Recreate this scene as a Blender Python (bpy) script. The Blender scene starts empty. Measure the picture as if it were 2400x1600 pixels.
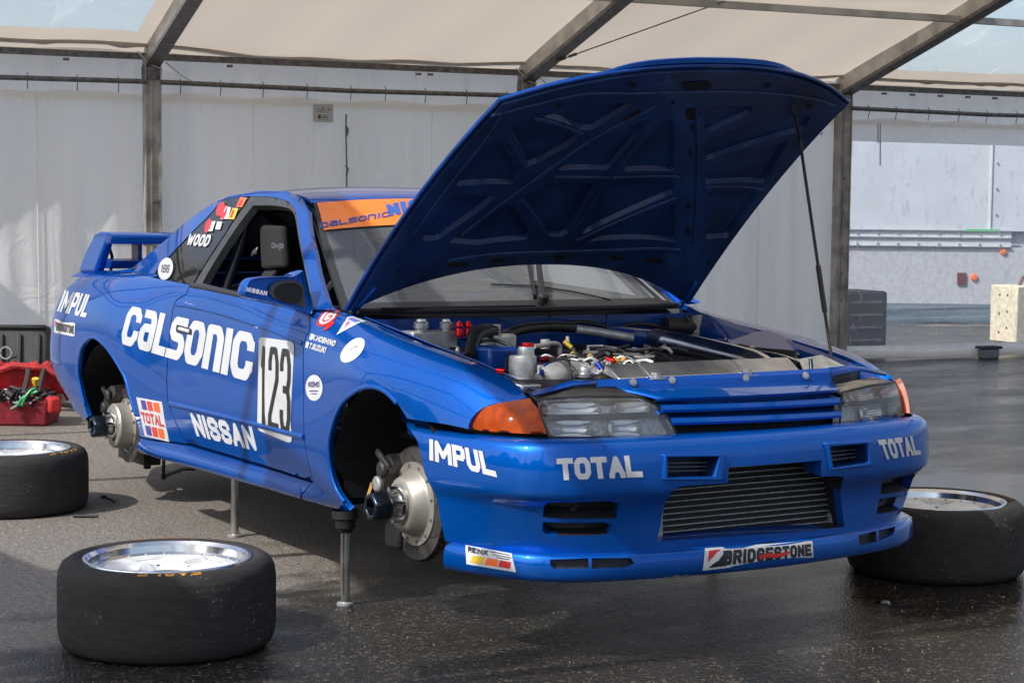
import bpy, bmesh, math, random
import numpy as np
from math import pi, sin, cos, radians, sqrt, atan2
from mathutils import Vector, Matrix
from mathutils.bvhtree import BVHTree
from mathutils.geometry import delaunay_2d_cdt

random.seed(7); rng = np.random.default_rng(7)
scn = bpy.context.scene
COL = scn.collection

# ------------------------------------------------------------------ camera
CAM = np.array([5.0283, -3.5134, 1.3194])
YAW, PITCH, ROLL, FPX = 2.58837934, -0.07318969, 0.0104936, 4272.48
F = np.array([cos(PITCH)*cos(YAW), cos(PITCH)*sin(YAW), sin(PITCH)])
R0 = np.cross(F, [0, 0, 1]); R0 /= np.linalg.norm(R0); U0 = np.cross(R0, F)
R = cos(ROLL)*R0 + sin(ROLL)*U0; U = -sin(ROLL)*R0 + cos(ROLL)*U0
cd = bpy.data.cameras.new('camera'); cam = bpy.data.objects.new('camera', cd); COL.objects.link(cam)
cam.matrix_world = Matrix([[R[0], U[0], -F[0], CAM[0]], [R[1], U[1], -F[1], CAM[1]], [R[2], U[2], -F[2], CAM[2]], [0, 0, 0, 1]])
cd.sensor_width = 36; cd.lens = FPX/2400*36; cd.clip_start = 0.05; cd.clip_end = 3000
scn.camera = cam

# ------------------------------------------------------------------ light
SUN_EL = radians(45.0); SUN_AZ = atan2(-1.0, 0.11)          # sun stands over -Y
sdir = Vector((cos(SUN_EL)*cos(SUN_AZ), cos(SUN_EL)*sin(SUN_AZ), sin(SUN_EL)))
world = bpy.data.worlds.new('World'); scn.world = world; world.use_nodes = True
nt = world.node_tree; bg = nt.nodes['Background']; sky = nt.nodes.new('ShaderNodeTexSky')
sky.sky_type = 'NISHITA'; sky.sun_disc = False; sky.sun_elevation = SUN_EL
sky.sun_rotation = pi/2 - SUN_AZ; sky.air_density = 1.0; sky.dust_density = 3.0; sky.ozone_density = 1.0
nt.links.new(sky.outputs[0], bg.inputs[0]); bg.inputs[1].default_value = 0.13
sl = bpy.data.lights.new('sun', 'SUN'); sl.energy = 3.6; sl.angle = radians(0.5); sl.color = (1.0, 0.955, 0.88)
so = bpy.data.objects.new('sun', sl); COL.objects.link(so)
so.rotation_euler = sdir.to_track_quat('Z', 'Y').to_euler()
scn.view_settings.view_transform = 'Standard'; scn.view_settings.look = 'None'
scn.view_settings.exposure = 0.6; scn.view_settings.gamma = 1; scn.view_settings.use_curve_mapping = False
scn.render.engine = 'CYCLES'
scn.cycles.transparent_max_bounces = 16; scn.cycles.max_bounces = 8

# ------------------------------------------------------------------ frames
LIFT, CP, CR = 0.0762896, -0.01939094, -0.0036816
def b2w(X):
    X = np.asarray(X, float); x = X[..., 0]+1.3; y = X[..., 1]; z = X[..., 2]
    zz = -sin(CP)*x+cos(CP)*z
    return np.stack([-1.3+cos(CP)*x+sin(CP)*z, y*cos(CR)-zz*sin(CR), y*sin(CR)+zz*cos(CR)+LIFT], -1)
O = b2w([0, 0, 0]); M3 = np.stack([b2w([1, 0, 0])-O, b2w([0, 1, 0])-O, b2w([0, 0, 1])-O], 1)
CB = (CAM-O)@M3
def ray(px, py): return F+R*(px-1200)/FPX-U*(py-800)/FPX
def rayb(px, py): return ray(px, py)@M3
def bp(px, py, ax, v):
    d = rayb(px, py); return CB+(v-CB[ax])/d[ax]*d
def Xp(px, py, x): return bp(px, py, 0, x)
def Yp(px, py, y): return bp(px, py, 1, y)
def Zp(px, py, z): return bp(px, py, 2, z)
def gp(px, py, z=0):
    d = ray(px, py); return CAM+(z-CAM[2])/d[2]*d
def wplane(px, py, p0, n):
    d = ray(px, py); return CAM+(((np.array(p0)-CAM)@n)/(d@n))*d

# ------------------------------------------------------------------ materials
MATS = {}
def mat(name, col=(.5, .5, .5), rough=.5, metal=0., coat=0., noise=0., nscale=20., bump=0., bscale=60., spec=.5, trans=0., alpha=1., emit=None, rvar=0., col2=None, cscale=3., dist=0.01):
    if name in MATS: return MATS[name]
    m = bpy.data.materials.new(name); m.use_nodes = True; MATS[name] = m
    n = m.node_tree.nodes; l = m.node_tree.links; b = n['Principled BSDF']
    b.inputs['Base Color'].default_value = (*col, 1); b.inputs['Roughness'].default_value = rough
    b.inputs['Metallic'].default_value = metal; b.inputs['Coat Weight'].default_value = coat
    b.inputs['Coat Roughness'].default_value = .03; b.inputs['Specular IOR Level'].default_value = spec
    b.inputs['Transmission Weight'].default_value = trans; b.inputs['Alpha'].default_value = alpha
    if emit: b.inputs['Emission Color'].default_value = (*emit[:3], 1); b.inputs['Emission Strength'].default_value = emit[3]
    if noise or bump or rvar or col2:
        tc = n.new('ShaderNodeTexCoord')
        tx = n.new('ShaderNodeTexNoise'); tx.inputs['Scale'].default_value = nscale; tx.inputs['Detail'].default_value = 6
        l.new(tc.outputs['Object'], tx.inputs['Vector'])
        if noise or col2:
            mx = n.new('ShaderNodeMix'); mx.data_type = 'RGBA'
            c2 = col2 or tuple(max(0, c*(1-noise)) for c in col); c1 = col if col2 else tuple(min(1, c*(1+noise)) for c in col)
            mx.inputs[6].default_value = (*c1, 1); mx.inputs[7].default_value = (*c2, 1)
            rp = n.new('ShaderNodeMapRange'); rp.inputs[1].default_value = .35; rp.inputs[2].default_value = .65
            l.new(tx.outputs[0], rp.inputs[0]); l.new(rp.outputs[0], mx.inputs[0]); l.new(mx.outputs[2], b.inputs['Base Color'])
        if rvar:
            t2 = n.new('ShaderNodeTexNoise'); t2.inputs['Scale'].default_value = nscale*.4; t2.inputs['Detail'].default_value = 5
            l.new(tc.outputs['Object'], t2.inputs['Vector'])
            mr = n.new('ShaderNodeMapRange'); mr.inputs[1].default_value = .3; mr.inputs[2].default_value = .7
            mr.inputs[3].default_value = max(0.02, rough-rvar); mr.inputs[4].default_value = min(1, rough+rvar)
            l.new(t2.outputs[0], mr.inputs[0]); l.new(mr.outputs[0], b.inputs['Roughness'])
        if bump:
            t3 = n.new('ShaderNodeTexNoise'); t3.inputs['Scale'].default_value = bscale; t3.inputs['Detail'].default_value = 4
            l.new(tc.outputs['Object'], t3.inputs['Vector'])
            bm = n.new('ShaderNodeBump'); bm.inputs['Strength'].default_value = bump; bm.inputs['Distance'].default_value = dist
            l.new(t3.outputs[0], bm.inputs['Height']); l.new(bm.outputs[0], b.inputs['Normal'])
    return m

PAINT = mat('blue_paint', (.0006, .095, .45), .42, .55, 1.0, bump=.02, bscale=4, noise=.05, nscale=3, spec=.0)
PAINT.node_tree.nodes['Principled BSDF'].inputs['Coat IOR'].default_value = 1.42
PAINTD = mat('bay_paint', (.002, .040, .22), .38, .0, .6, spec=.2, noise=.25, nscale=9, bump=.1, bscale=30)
HOODIN = mat('hood_inner_shade_blue', (.014, .044, .140), .42, .0, .3, spec=.15, noise=.3, nscale=6, bump=.15, bscale=14)  # body blue darkened so the colour carries the shade under the bonnet
BLK = mat('black_plastic', (.012, .012, .014), .55, bump=.2, bscale=80)
LINER = mat('liner_black', (.006, .006, .007), .8)
RUB = mat('rubber_seal', (.025, .026, .028), .6, bump=.1)
TRIM = mat('window_trim', (.05, .052, .055), .5, noise=.2)
TYRE = None
ALU = mat('aluminium', (.55, .55, .54), .32, .9, noise=.15, nscale=15, rvar=.12, bump=.08, bscale=30)
ALUD = mat('dull_aluminium', (.42, .42, .41), .5, .6, noise=.25, nscale=25, rvar=.1)
CAST = mat('cast_metal', (.38, .37, .35), .6, .5, noise=.2, bump=.3, bscale=50)
CHROME = mat('polished_metal', (.74, .74, .73), .2, 1.0, noise=.05, rvar=.06)
STEEL = mat('steel_tube', (.5, .48, .44), .25, .95, noise=.3, nscale=12, rvar=.1)
DISC = mat('brake_disc_iron', (.10, .095, .09), .42, .7, noise=.4, nscale=18, rvar=.1)
HAT = mat('disc_hat_alloy', (.43, .40, .345), .42, .6, noise=.15, nscale=12)
NUT = mat('hub_nut_steel', (.035, .05, .065), .28, .85, noise=.3)
CALI = mat('caliper_metal', (.055, .052, .05), .5, .6, noise=.4, bump=.3)
WHITE = mat('white_vinyl', (.62, .62, .62), .35, coat=.3, noise=.03)
BLKV = mat('black_vinyl', (.012, .012, .014), .35, coat=.3)
REDV = mat('red_vinyl', (.55, .02, .02), .4, coat=.2)
ORV = mat('orange_vinyl', (.85, .16, .02), .4, coat=.2)
YELV = mat('yellow_vinyl', (.75, .50, .03), .4, coat=.2)
PURV = mat('violet_vinyl', (.07, .05, .30), .4, coat=.2)
STRIP = mat('orange_sunstrip', (.90, .22, .025), .35, coat=.5, noise=.06, nscale=4)
AMBER = mat('amber_lens', (.36, .050, .003), .3, spec=.15, coat=.10, noise=.25, nscale=30)
REDM = mat('red_anodised', (.55, .01, .015), .22, .85)
BLUM = mat('blue_anodised', (.03, .06, .35), .22, .85)
YELM = mat('yellow_metal', (.6, .42, .05), .4, .5)
HOSE = mat('black_hose', (.012, .012, .013), .45, bump=.2, bscale=200)
FABR = mat('seat_fabric', (.022, .020, .022), .9, bump=.3, bscale=300)
DOORIN = mat('door_card_grey', (.07, .075, .085), .7, noise=.1)
CARBON = mat('wing_dark', (.02, .03, .06), .4)
CORE = mat('radiator_core', (.012, .012, .012), .6, bump=.6, bscale=250)
TUBE = mat('cooler_tube', (.34, .34, .33), .5, .3, noise=.3, nscale=60)

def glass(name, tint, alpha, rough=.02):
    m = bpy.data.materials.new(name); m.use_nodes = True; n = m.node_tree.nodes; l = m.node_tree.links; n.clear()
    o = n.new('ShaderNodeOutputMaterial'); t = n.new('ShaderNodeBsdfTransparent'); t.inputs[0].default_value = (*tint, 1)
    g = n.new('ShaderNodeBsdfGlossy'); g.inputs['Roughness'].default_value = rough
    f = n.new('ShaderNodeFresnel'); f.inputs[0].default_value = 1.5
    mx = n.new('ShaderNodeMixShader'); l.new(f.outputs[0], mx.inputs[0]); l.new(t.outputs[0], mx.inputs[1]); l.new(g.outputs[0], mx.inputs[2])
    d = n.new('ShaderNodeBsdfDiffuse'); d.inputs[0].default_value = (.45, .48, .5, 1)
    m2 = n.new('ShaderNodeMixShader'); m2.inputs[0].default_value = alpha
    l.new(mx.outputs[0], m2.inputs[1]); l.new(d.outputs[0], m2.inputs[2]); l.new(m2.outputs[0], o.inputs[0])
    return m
WGLASS = glass('windscreen_glass', (.78, .84, .83), .20)  # grey diffuse share stands in for the bright sky reflection
SGLASS = glass('side_glass', (.30, .31, .32), .03)
LENS = glass('headlight_lens', (.96, .96, .95), .075, .03)
LENS.node_tree.nodes['Diffuse BSDF'].inputs[0].default_value = (.85, .86, .86, 1)

# ------------------------------------------------------------------ object helpers
def setp(o, label=None, cat=None, group=None, kind=None):
    if label: o['label'] = label
    if cat: o['category'] = cat
    if group: o['group'] = group
    if kind: o['kind'] = kind
    return o
def empty(name, label, cat, loc=(0, 0, 0), rot=0, group=None):
    o = bpy.data.objects.new(name, None); COL.objects.link(o); o.location = loc; o.rotation_euler = (0, 0, rot)
    o.empty_display_size = .1
    return setp(o, label, cat, group)
def mk(name, verts, faces, m, parent=None, smooth=False, bevel=0, seg=2, mats=None, mi=None, solid=0, angle=40):
    me = bpy.data.meshes.new(name); me.from_pydata([tuple(map(float, v)) for v in verts], [], [tuple(int(i) for i in f) for f in faces])
    if mats:
        for q in mats: me.materials.append(q)
        me.polygons.foreach_set('material_index', mi)
    else: me.materials.append(m)
    if smooth:
        me.polygons.foreach_set('use_smooth', [True]*len(me.polygons))
        try: me.set_sharp_from_angle(angle=radians(angle))
        except Exception: pass
    o = bpy.data.objects.new(name, me); COL.objects.link(o)
    if parent: o.parent = parent
    if solid:
        s = o.modifiers.new('s', 'SOLIDIFY'); s.thickness = solid; s.offset = 0
    if bevel:
        b = o.modifiers.new('b', 'BEVEL'); b.width = bevel; b.segments = seg; b.limit_method = 'ANGLE'; b.angle_limit = radians(35)
        me.polygons.foreach_set('use_smooth', [True]*len(me.polygons))
        try: me.set_sharp_from_angle(angle=radians(angle))
        except Exception: pass
    return o
class MB:
    def __init__(s): s.v = []; s.f = []
    def add(s, v, f):
        k = len(s.v); s.v += [tuple(map(float, a)) for a in v]; s.f += [tuple(i+k for i in q) for q in f]; return s
    def box(s, c, d, ax=None):
        c = np.array(c, float); d = np.array(d, float)/2
        A = np.eye(3) if ax is None else np.array(ax, float)
        vs = [c+A[0]*d[0]*i+A[1]*d[1]*j+A[2]*d[2]*k for i in (-1, 1) for j in (-1, 1) for k in (-1, 1)]
        return s.add(vs, [(0, 1, 3, 2), (4, 6, 7, 5), (0, 4, 5, 1), (2, 3, 7, 6), (0, 2, 6, 4), (1, 5, 7, 3)])
    def hexa(s, p):   # 8 points: bottom 4 ccw, top 4 ccw
        return s.add(p, [(3, 2, 1, 0), (4, 5, 6, 7), (0, 1, 5, 4), (1, 2, 6, 5), (2, 3, 7, 6), (3, 0, 4, 7)])
    def bar(s, a, b, w, h, up=(0, 0, 1)):
        a = np.array(a, float); b = np.array(b, float); x = b-a; L = np.linalg.norm(x); x /= L
        y = np.cross(up, x)
        if np.linalg.norm(y) < 1e-4: y = np.cross((1, 0, 0), x)
        y /= np.linalg.norm(y); z = np.cross(x, y)
        return s.box((a+b)/2, (L, w, h), (x, y, z))
    def tube(s, pts, r, n=10, cap=True, r2=None):
        P = [np.array(p, float) for p in pts]; m = len(P); rr = r if hasattr(r, '__len__') else [r]*m
        T = [P[min(i+1, m-1)]-P[max(i-1, 0)] for i in range(m)]; T = [t/(np.linalg.norm(t)+1e-12) for t in T]
        a = np.cross(T[0], (0, 0, 1)); a = a if np.linalg.norm(a) > .05 else np.cross(T[0], (0, 1, 0)); a /= np.linalg.norm(a)
        vs = []
        for i in range(m):
            a = a-T[i]*(a@T[i]); a /= np.linalg.norm(a); b = np.cross(T[i], a)
            for k in range(n): t = 2*pi*k/n; vs.append(P[i]+rr[i]*(cos(t)*a+sin(t)*b))
        fs = [(i*n+k, i*n+(k+1) % n, (i+1)*n+(k+1) % n, (i+1)*n+k) for i in range(m-1) for k in range(n)]
        if cap: fs += [tuple(range(n))[::-1], tuple((m-1)*n+k for k in range(n))]
        return s.add(vs, fs)
    def lathe(s, prof, c=(0, 0, 0), ax=(0, 0, 1), n=32, close=False, ref=None):
        ax = np.array(ax, float); ax /= np.linalg.norm(ax)
        a = np.array(ref, float) if ref is not None else np.cross(ax, (0, 0, 1) if abs(ax[2]) < .9 else (1, 0, 0)); a /= np.linalg.norm(a); b = np.cross(ax, a)
        c = np.array(c, float); m = len(prof)
        vs = [c+ax*h+r*(cos(2*pi*k/n)*a+sin(2*pi*k/n)*b) for r, h in prof for k in range(n)]
        rg = range(m) if close else range(m-1)
        fs = [(i*n+k, i*n+(k+1) % n, ((i+1) % m)*n+(k+1) % n, ((i+1) % m)*n+k) for i in rg for k in range(n)]
        return s.add(vs, fs)
    def cyl(s, a, b, r, n=16): return s.tube([a, b], r, n)
    def build(s, name, m, parent=None, **k): return mk(name, s.v, s.f, m, parent, **k)

def cat_r(P, n=8, closed=False):
    P = np.array(P, float)
    if len(P) < 3 and not closed: 
        return np.array([P[0]+(P[-1]-P[0])*t for t in np.linspace(0, 1, n+1)])
    m = len(P); out = []
    for i in range(m if closed else m-1):
        if closed: p0, p1, p2, p3 = P[i-1], P[i], P[(i+1) % m], P[(i+2) % m]
        else:
            p1, p2 = P[i], P[i+1]; p0 = P[i-1] if i else 2*p1-p2; p3 = P[i+2] if i+2 < m else 2*p2-p1
        d1 = max(np.linalg.norm(p1-p0)**.5, 1e-6); d2 = max(np.linalg.norm(p2-p1)**.5, 1e-6); d3 = max(np.linalg.norm(p3-p2)**.5, 1e-6)
        m1 = ((p1-p0)/d1-(p2-p0)/(d1+d2)+(p2-p1)/d2)*d2; m2 = ((p2-p1)/d2-(p3-p1)/(d2+d3)+(p3-p2)/d3)*d2
        for k in range(n):
            t = k/n; out.append((2*t**3-3*t**2+1)*p1+(t**3-2*t**2+t)*m1+(-2*t**3+3*t**2)*p2+(t**3-t**2)*m2)
    if not closed: out.append(P[-1])
    return np.array(out)
def path(*segs, n=6):
    """closed outline: each segment a list of points, smoothed inside, sharp where segments meet"""
    out = []
    for s in segs:
        c = cat_r(s, n) if len(s) > 2 else np.array(s, float)
        out.append(c[:-1] if len(c) > 1 else c)
    return np.concatenate(out)
def inpoly(P, poly):
    x, y = P[:, 0], P[:, 1]; c = np.zeros(len(P), bool); q = np.array(poly); n = len(q)
    for i in range(n):
        x1, y1 = q[i]; x2, y2 = q[i-1]
        if y1 == y2: continue
        w = ((y1 > y) != (y2 > y)) & (x < (x2-x1)*(y-y1)/(y2-y1)+x1); c ^= w
    return c
def densify(poly, step):
    out = []; n = len(poly)
    for i in range(n):
        a = np.array(poly[i]); b = np.array(poly[(i+1) % n]); k = max(1, int(math.ceil(np.linalg.norm(b-a)/step)))
        for j in range(k): out.append(a+(b-a)*j/k)
    return np.array(out)
def offset_poly(poly, d):
    P = np.array(poly, float); n = len(P); A = .5*np.sum(P[:, 0]*np.roll(P[:, 1], -1)-np.roll(P[:, 0], -1)*P[:, 1]); sg = 1 if A > 0 else -1
    e = np.roll(P, -1, 0)-P; L = np.linalg.norm(e, axis=1)[:, None]; e = e/np.maximum(L, 1e-9); nn = np.stack([-e[:, 1], e[:, 0]], 1)*sg
    v = nn+np.roll(nn, 1, 0); l = np.linalg.norm(v, axis=1)[:, None]; v = v/np.maximum(l, .3)
    return P+v*d

# ------------------------------------------------------------------ tensor surface
class Surf:
    def __init__(s, G, nu=14, nv=10):
        G = np.array(G, float); a = [cat_r(G[:, j], nu) for j in range(G.shape[1])]; a = np.stack(a, 1)
        b = [cat_r(a[i], nv) for i in range(a.shape[0])]; P = np.stack(b, 0); s.P = P; s.nu, s.nv = P.shape[:2]
        du = np.gradient(P, axis=0); dv = np.gradient(P, axis=1); N = np.cross(du, dv); N /= np.maximum(np.linalg.norm(N, axis=2), 1e-12)[..., None]
        s.N = N; s.sign = 1
        s.Lu = np.median(np.linalg.norm(np.diff(P, axis=0), axis=2).sum(0)); s.Lv = np.median(np.linalg.norm(np.diff(P, axis=1), axis=2).sum(1))
        vs = P.reshape(-1, 3); W = s.nv; s.tri = []
        for i in range(s.nu-1):
            for j in range(s.nv-1):
                k = i*W+j; s.tri += [(k, k+W, k+W+1), (k, k+W+1, k+1)]
        s.bvh = BVHTree.FromPolygons([Vector(v) for v in vs], s.tri)
    def orient(s, towards):
        c = s.P.reshape(-1, 3).mean(0); k = (s.N*(np.array(towards)-s.P)).sum(2).mean(); s.sign = 1 if k > 0 else -1; return s
    def ev(s, uv):
        uv = np.atleast_2d(uv); u = np.clip(uv[:, 0]/s.Lu, 0, 1)*(s.nu-1); v = np.clip(uv[:, 1]/s.Lv, 0, 1)*(s.nv-1)
        i = np.minimum(u.astype(int), s.nu-2); j = np.minimum(v.astype(int), s.nv-2); a = (u-i)[:, None]; b = (v-j)[:, None]
        def bl(Q): return (Q[i, j]*(1-a)+Q[i+1, j]*a)*(1-b)+(Q[i, j+1]*(1-a)+Q[i+1, j+1]*a)*b
        N = bl(s.N)*s.sign; N /= np.maximum(np.linalg.norm(N, axis=1), 1e-9)[:, None]
        return bl(s.P), N
    def hit(s, px, py, left=False):
        o = CB.copy(); d = rayb(px, py)
        if left: o[1] *= -1; d[1] *= -1
        loc, nn, idx, dist = s.bvh.ray_cast(Vector(o), Vector(d))
        if loc is None:
            # nearest approach: march along the ray
            best = None
            for t in np.linspace(4.0, 10, 400):
                q = s.bvh.find_nearest(Vector(o+d*t))
                if best is None or q[3] < best[3]: best = q
            loc, nn, idx, _ = best
        q = idx//2; i, j = q//(s.nv-1), q % (s.nv-1)
        p00, p10, p01, p11 = s.P[i, j], s.P[i+1, j], s.P[i, j+1], s.P[i+1, j+1]; L = np.array(loc)
        a = b = .5
        for _ in range(6):
            f = (p00*(1-a)+p10*a)*(1-b)+(p01*(1-a)+p11*a)*b-L
            fa = (p10-p00)*(1-b)+(p11-p01)*b; fb = (p01-p00)*(1-a)+(p11-p10)*a
            A = np.stack([fa, fb], 1); dlt = np.linalg.lstsq(A, -f, rcond=None)[0]; a += dlt[0]; b += dlt[1]
        a = min(max(a, 0), 1); b = min(max(b, 0), 1)
        return np.array([(i+a)/(s.nu-1)*s.Lu, (j+b)/(s.nv-1)*s.Lv])
    def uvs(s, pts, left=False): return np.array([s.hit(*p, left) for p in pts])
    def uv3(s, p):   # nearest param to a 3D point
        q = s.bvh.find_nearest(Vector(p)); i, j = (q[2]//2)//(s.nv-1), (q[2]//2) % (s.nv-1)
        return np.array([(i+.5)/(s.nu-1)*s.Lu, (j+.5)/(s.nv-1)*s.Lv])

def tri2d(outer, holes, step, extra=None):
    loops = [outer]+list(holes); V = []; E = []
    for lp in loops:
        k = len(V); n = len(lp); V += [tuple(p) for p in lp]; E += [(k+i, k+(i+1) % n) for i in range(n)]
    mn = np.min(outer, 0); mx = np.max(outer, 0)
    gx = np.arange(mn[0]+step/2, mx[0], step); gy = np.arange(mn[1]+step/2, mx[1], step)
    if len(gx) and len(gy):
        G = np.array([(x, y) for x in gx for y in gy]); k = inpoly(G, outer)
        for h in holes: k &= ~inpoly(G, h)
        G = G[k]
        if len(G):
            B = np.array(V); d = np.min(np.linalg.norm(G[:, None]-B[None], axis=2), axis=1); G = G[d > step*.35]; V += [tuple(p) for p in G]
    r = delaunay_2d_cdt([Vector((float(a), float(b))) for a, b in V], E, [], 0, 1e-6)
    vs = np.array([(v.x, v.y) for v in r[0]]); fs = [tuple(f) for f in r[2]]
    C = np.array([vs[list(f)].mean(0) for f in fs]); k = inpoly(C, outer)
    for h in holes: k &= ~inpoly(C, h)
    return vs, [f for f, q in zip(fs, k) if q]

def shell(name, surf, outer, holes=(), m=None, parent=None, left=False, thick=.012, step=.03, gap=0., off=0., bstep=None, rimn=True):
    outer = np.array(outer); 
    if gap: outer = offset_poly(outer, gap)
    bs = bstep or step*.8
    outer = densify(outer, bs); holes = [densify(h, bs) for h in holes]
    vs, fs = tri2d(outer, holes, step)
    P, N = surf.ev(vs); P = P+N*off
    if left: P = P*[1, -1, 1]; N = N*[1, -1, 1]
    # orient faces along N
    F2 = []
    for f in fs:
        a, b, c = P[f[0]], P[f[1]], P[f[2]]; nn = np.cross(b-a, c-a)
        F2.append(f if nn@N[f[0]] > 0 else (f[0], f[2], f[1]))
    nv = len(P); verts = list(P); faces = list(F2); nor = [N[i] for f in F2 for i in f]
    if thick:
        cnt = {}
        for f in F2:
            for a, b in ((f[0], f[1]), (f[1], f[2]), (f[2], f[0])):
                cnt[(a, b)] = cnt.get((a, b), 0)+1
        be = [(a, b) for (a, b) in cnt if (b, a) not in cnt]
        ids = {}
        def low(i, k):
            key = (i, k)
            if key not in ids: ids[key] = len(verts); verts.append(P[i]-N[i]*(thick if k else 0.0008)); 
            return ids[key]
        for a, b in be:
            f = (b, a, low(a, 1), low(b, 1)); faces.append(f)
            e = np.cross(P[b]-P[a], N[a]); e /= np.linalg.norm(e)+1e-12; nor += [e]*4
    me = bpy.data.meshes.new(name); me.from_pydata([tuple(map(float, v)) for v in verts], [], faces)
    me.materials.append(m); me.polygons.foreach_set('use_smooth', [True]*len(me.polygons))
    me.normals_split_custom_set([tuple(map(float, n)) for n in nor])
    o = bpy.data.objects.new(name, me); COL.objects.link(o)
    if parent: o.parent = parent
    return o

# ------------------------------------------------------------------ lettering
def homog(q):   # unit square (0,0)(1,0)(1,1)(0,1) -> q
    A = []; b = []
    for (x, y), (u, v) in zip([(0, 0), (1, 0), (1, 1), (0, 1)], q):
        A += [[x, y, 1, 0, 0, 0, -u*x, -u*y], [0, 0, 0, x, y, 1, -v*x, -v*y]]; b += [u, v]
    h = np.linalg.solve(np.array(A, float), np.array(b, float)); H = np.append(h, 1).reshape(3, 3)
    def f(p):
        p = np.atleast_2d(p); w = np.c_[p, np.ones(len(p))]@H.T; return w[:, :2]/w[:, 2:]
    return f
# glyph: centre-line strokes in a unit box, y up
c_ = .16
def OCT(x0=0, y0=0, x1=1, y1=1, k=.22): return [(x0+k, y0), (x1-k, y0), (x1, y0+k), (x1, y1-k), (x1-k, y1), (x0+k, y1), (x0, y1-k), (x0, y0+k), (x0+k, y0)]
GL = {
'A': [[(0, 0), (.5, 1), (1, 0)], [(.22, .35), (.78, .35)]],
'B': [[(0, 0), (0, 1), (.8, 1), (1, .85), (1, .65), (.85, .52), (0, .52)], [(.85, .52), (1, .38), (1, .15), (.8, 0), (0, 0)]],
'C': [[(1, .78), (1, .8), (.8, 1), (.2, 1), (0, .8), (0, .2), (.2, 0), (.8, 0), (1, .2), (1, .24)]],
'D': [[(0, 0), (0, 1), (.7, 1), (1, .75), (1, .25), (.7, 0), (0, 0)]],
'E': [[(1, 1), (0, 1), (0, 0), (1, 0)], [(0, .5), (.85, .5)]],
'G': [[(1, .8), (.8, 1), (.2, 1), (0, .8), (0, .2), (.2, 0), (.8, 0), (1, .2), (1, .48), (.6, .48)]],
'H': [[(0, 0), (0, 1)], [(1, 0), (1, 1)], [(0, .5), (1, .5)]],
'I': [[(.5, 0), (.5, 1)]],
'K': [[(0, 0), (0, 1)], [(1, 1), (.1, .45)], [(.3, .55), (1, 0)]],
'L': [[(0, 1), (0, 0), (1, 0)]],
'M': [[(0, 0), (0, 1), (.5, .25), (1, 1), (1, 0)]],
'N': [[(0, 0), (0, 1), (1, 0), (1, 1)]],
'O': [OCT()],
'P': [[(0, 0), (0, 1), (.8, 1), (1, .85), (1, .58), (.8, .42), (0, .42)]],
'R': [[(0, 0), (0, 1), (.8, 1), (1, .85), (1, .62), (.8, .48), (0, .48)], [(.5, .48), (1, 0)]],
'S': [[(1, .8), (1, .85), (.8, 1), (.2, 1), (0, .85), (0, .65), (.2, .52), (.8, .48), (1, .35), (1, .15), (.8, 0), (.2, 0), (0, .15), (0, .2)]],
'T': [[(0, 1), (1, 1)], [(.5, 1), (.5, 0)]],
'U': [[(0, 1), (0, .2), (.2, 0), (.8, 0), (1, .2), (1, 1)]],
'W': [[(0, 1), (.25, 0), (.5, .8), (.75, 0), (1, 1)]],
'Z': [[(0, 1), (1, 1), (0, 0), (1, 0)]],
'.': [[(.4, 0), (.6, 0)]],
'1': [[(.15, .78), (.5, 1), (.5, 0)]],
'2': [[(0, .78), (0, .85), (.2, 1), (.8, 1), (1, .85), (1, .62), (0, .12), (0, 0), (1, 0)]],
'3': [[(0, .8), (0, .85), (.2, 1), (.8, 1), (1, .85), (1, .65), (.8, .52), (.4, .52)], [(.8, .52), (1, .38), (1, .15), (.8, 0), (.2, 0), (0, .15), (0, .2)]],
'6': [[(1, .8), (.8, 1), (.2, 1), (0, .8), (0, .2), (.2, 0), (.8, 0), (1, .2), (1, .4), (.8, .55), (0, .55)]],
'7': [[(0, 1), (1, 1), (.35, 0)]],
'c': [[(1, 1), (.3, 1), (0, .72), (0, .25), (.25, 0), (1, 0)]],
'a': [[(.15, 1), (.8, 1), (1, .8), (1, 0), (.25, 0), (0, .15), (0, .42), (.2, .56), (1, .56)]],
's': [[(1, 1), (.2, 1), (0, .85), (0, .65), (.2, .52), (.8, .5), (1, .36), (1, .15), (.8, 0), (0, 0)]],
'n': [[(0, 0), (0, 1), (.75, 1), (1, .8), (1, 0)]],
'o': [OCT()],
'u': [[(0, 1), (0, .18), (.22, 0), (.78, 0), (1, .18), (1, 1)]],
}
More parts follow.
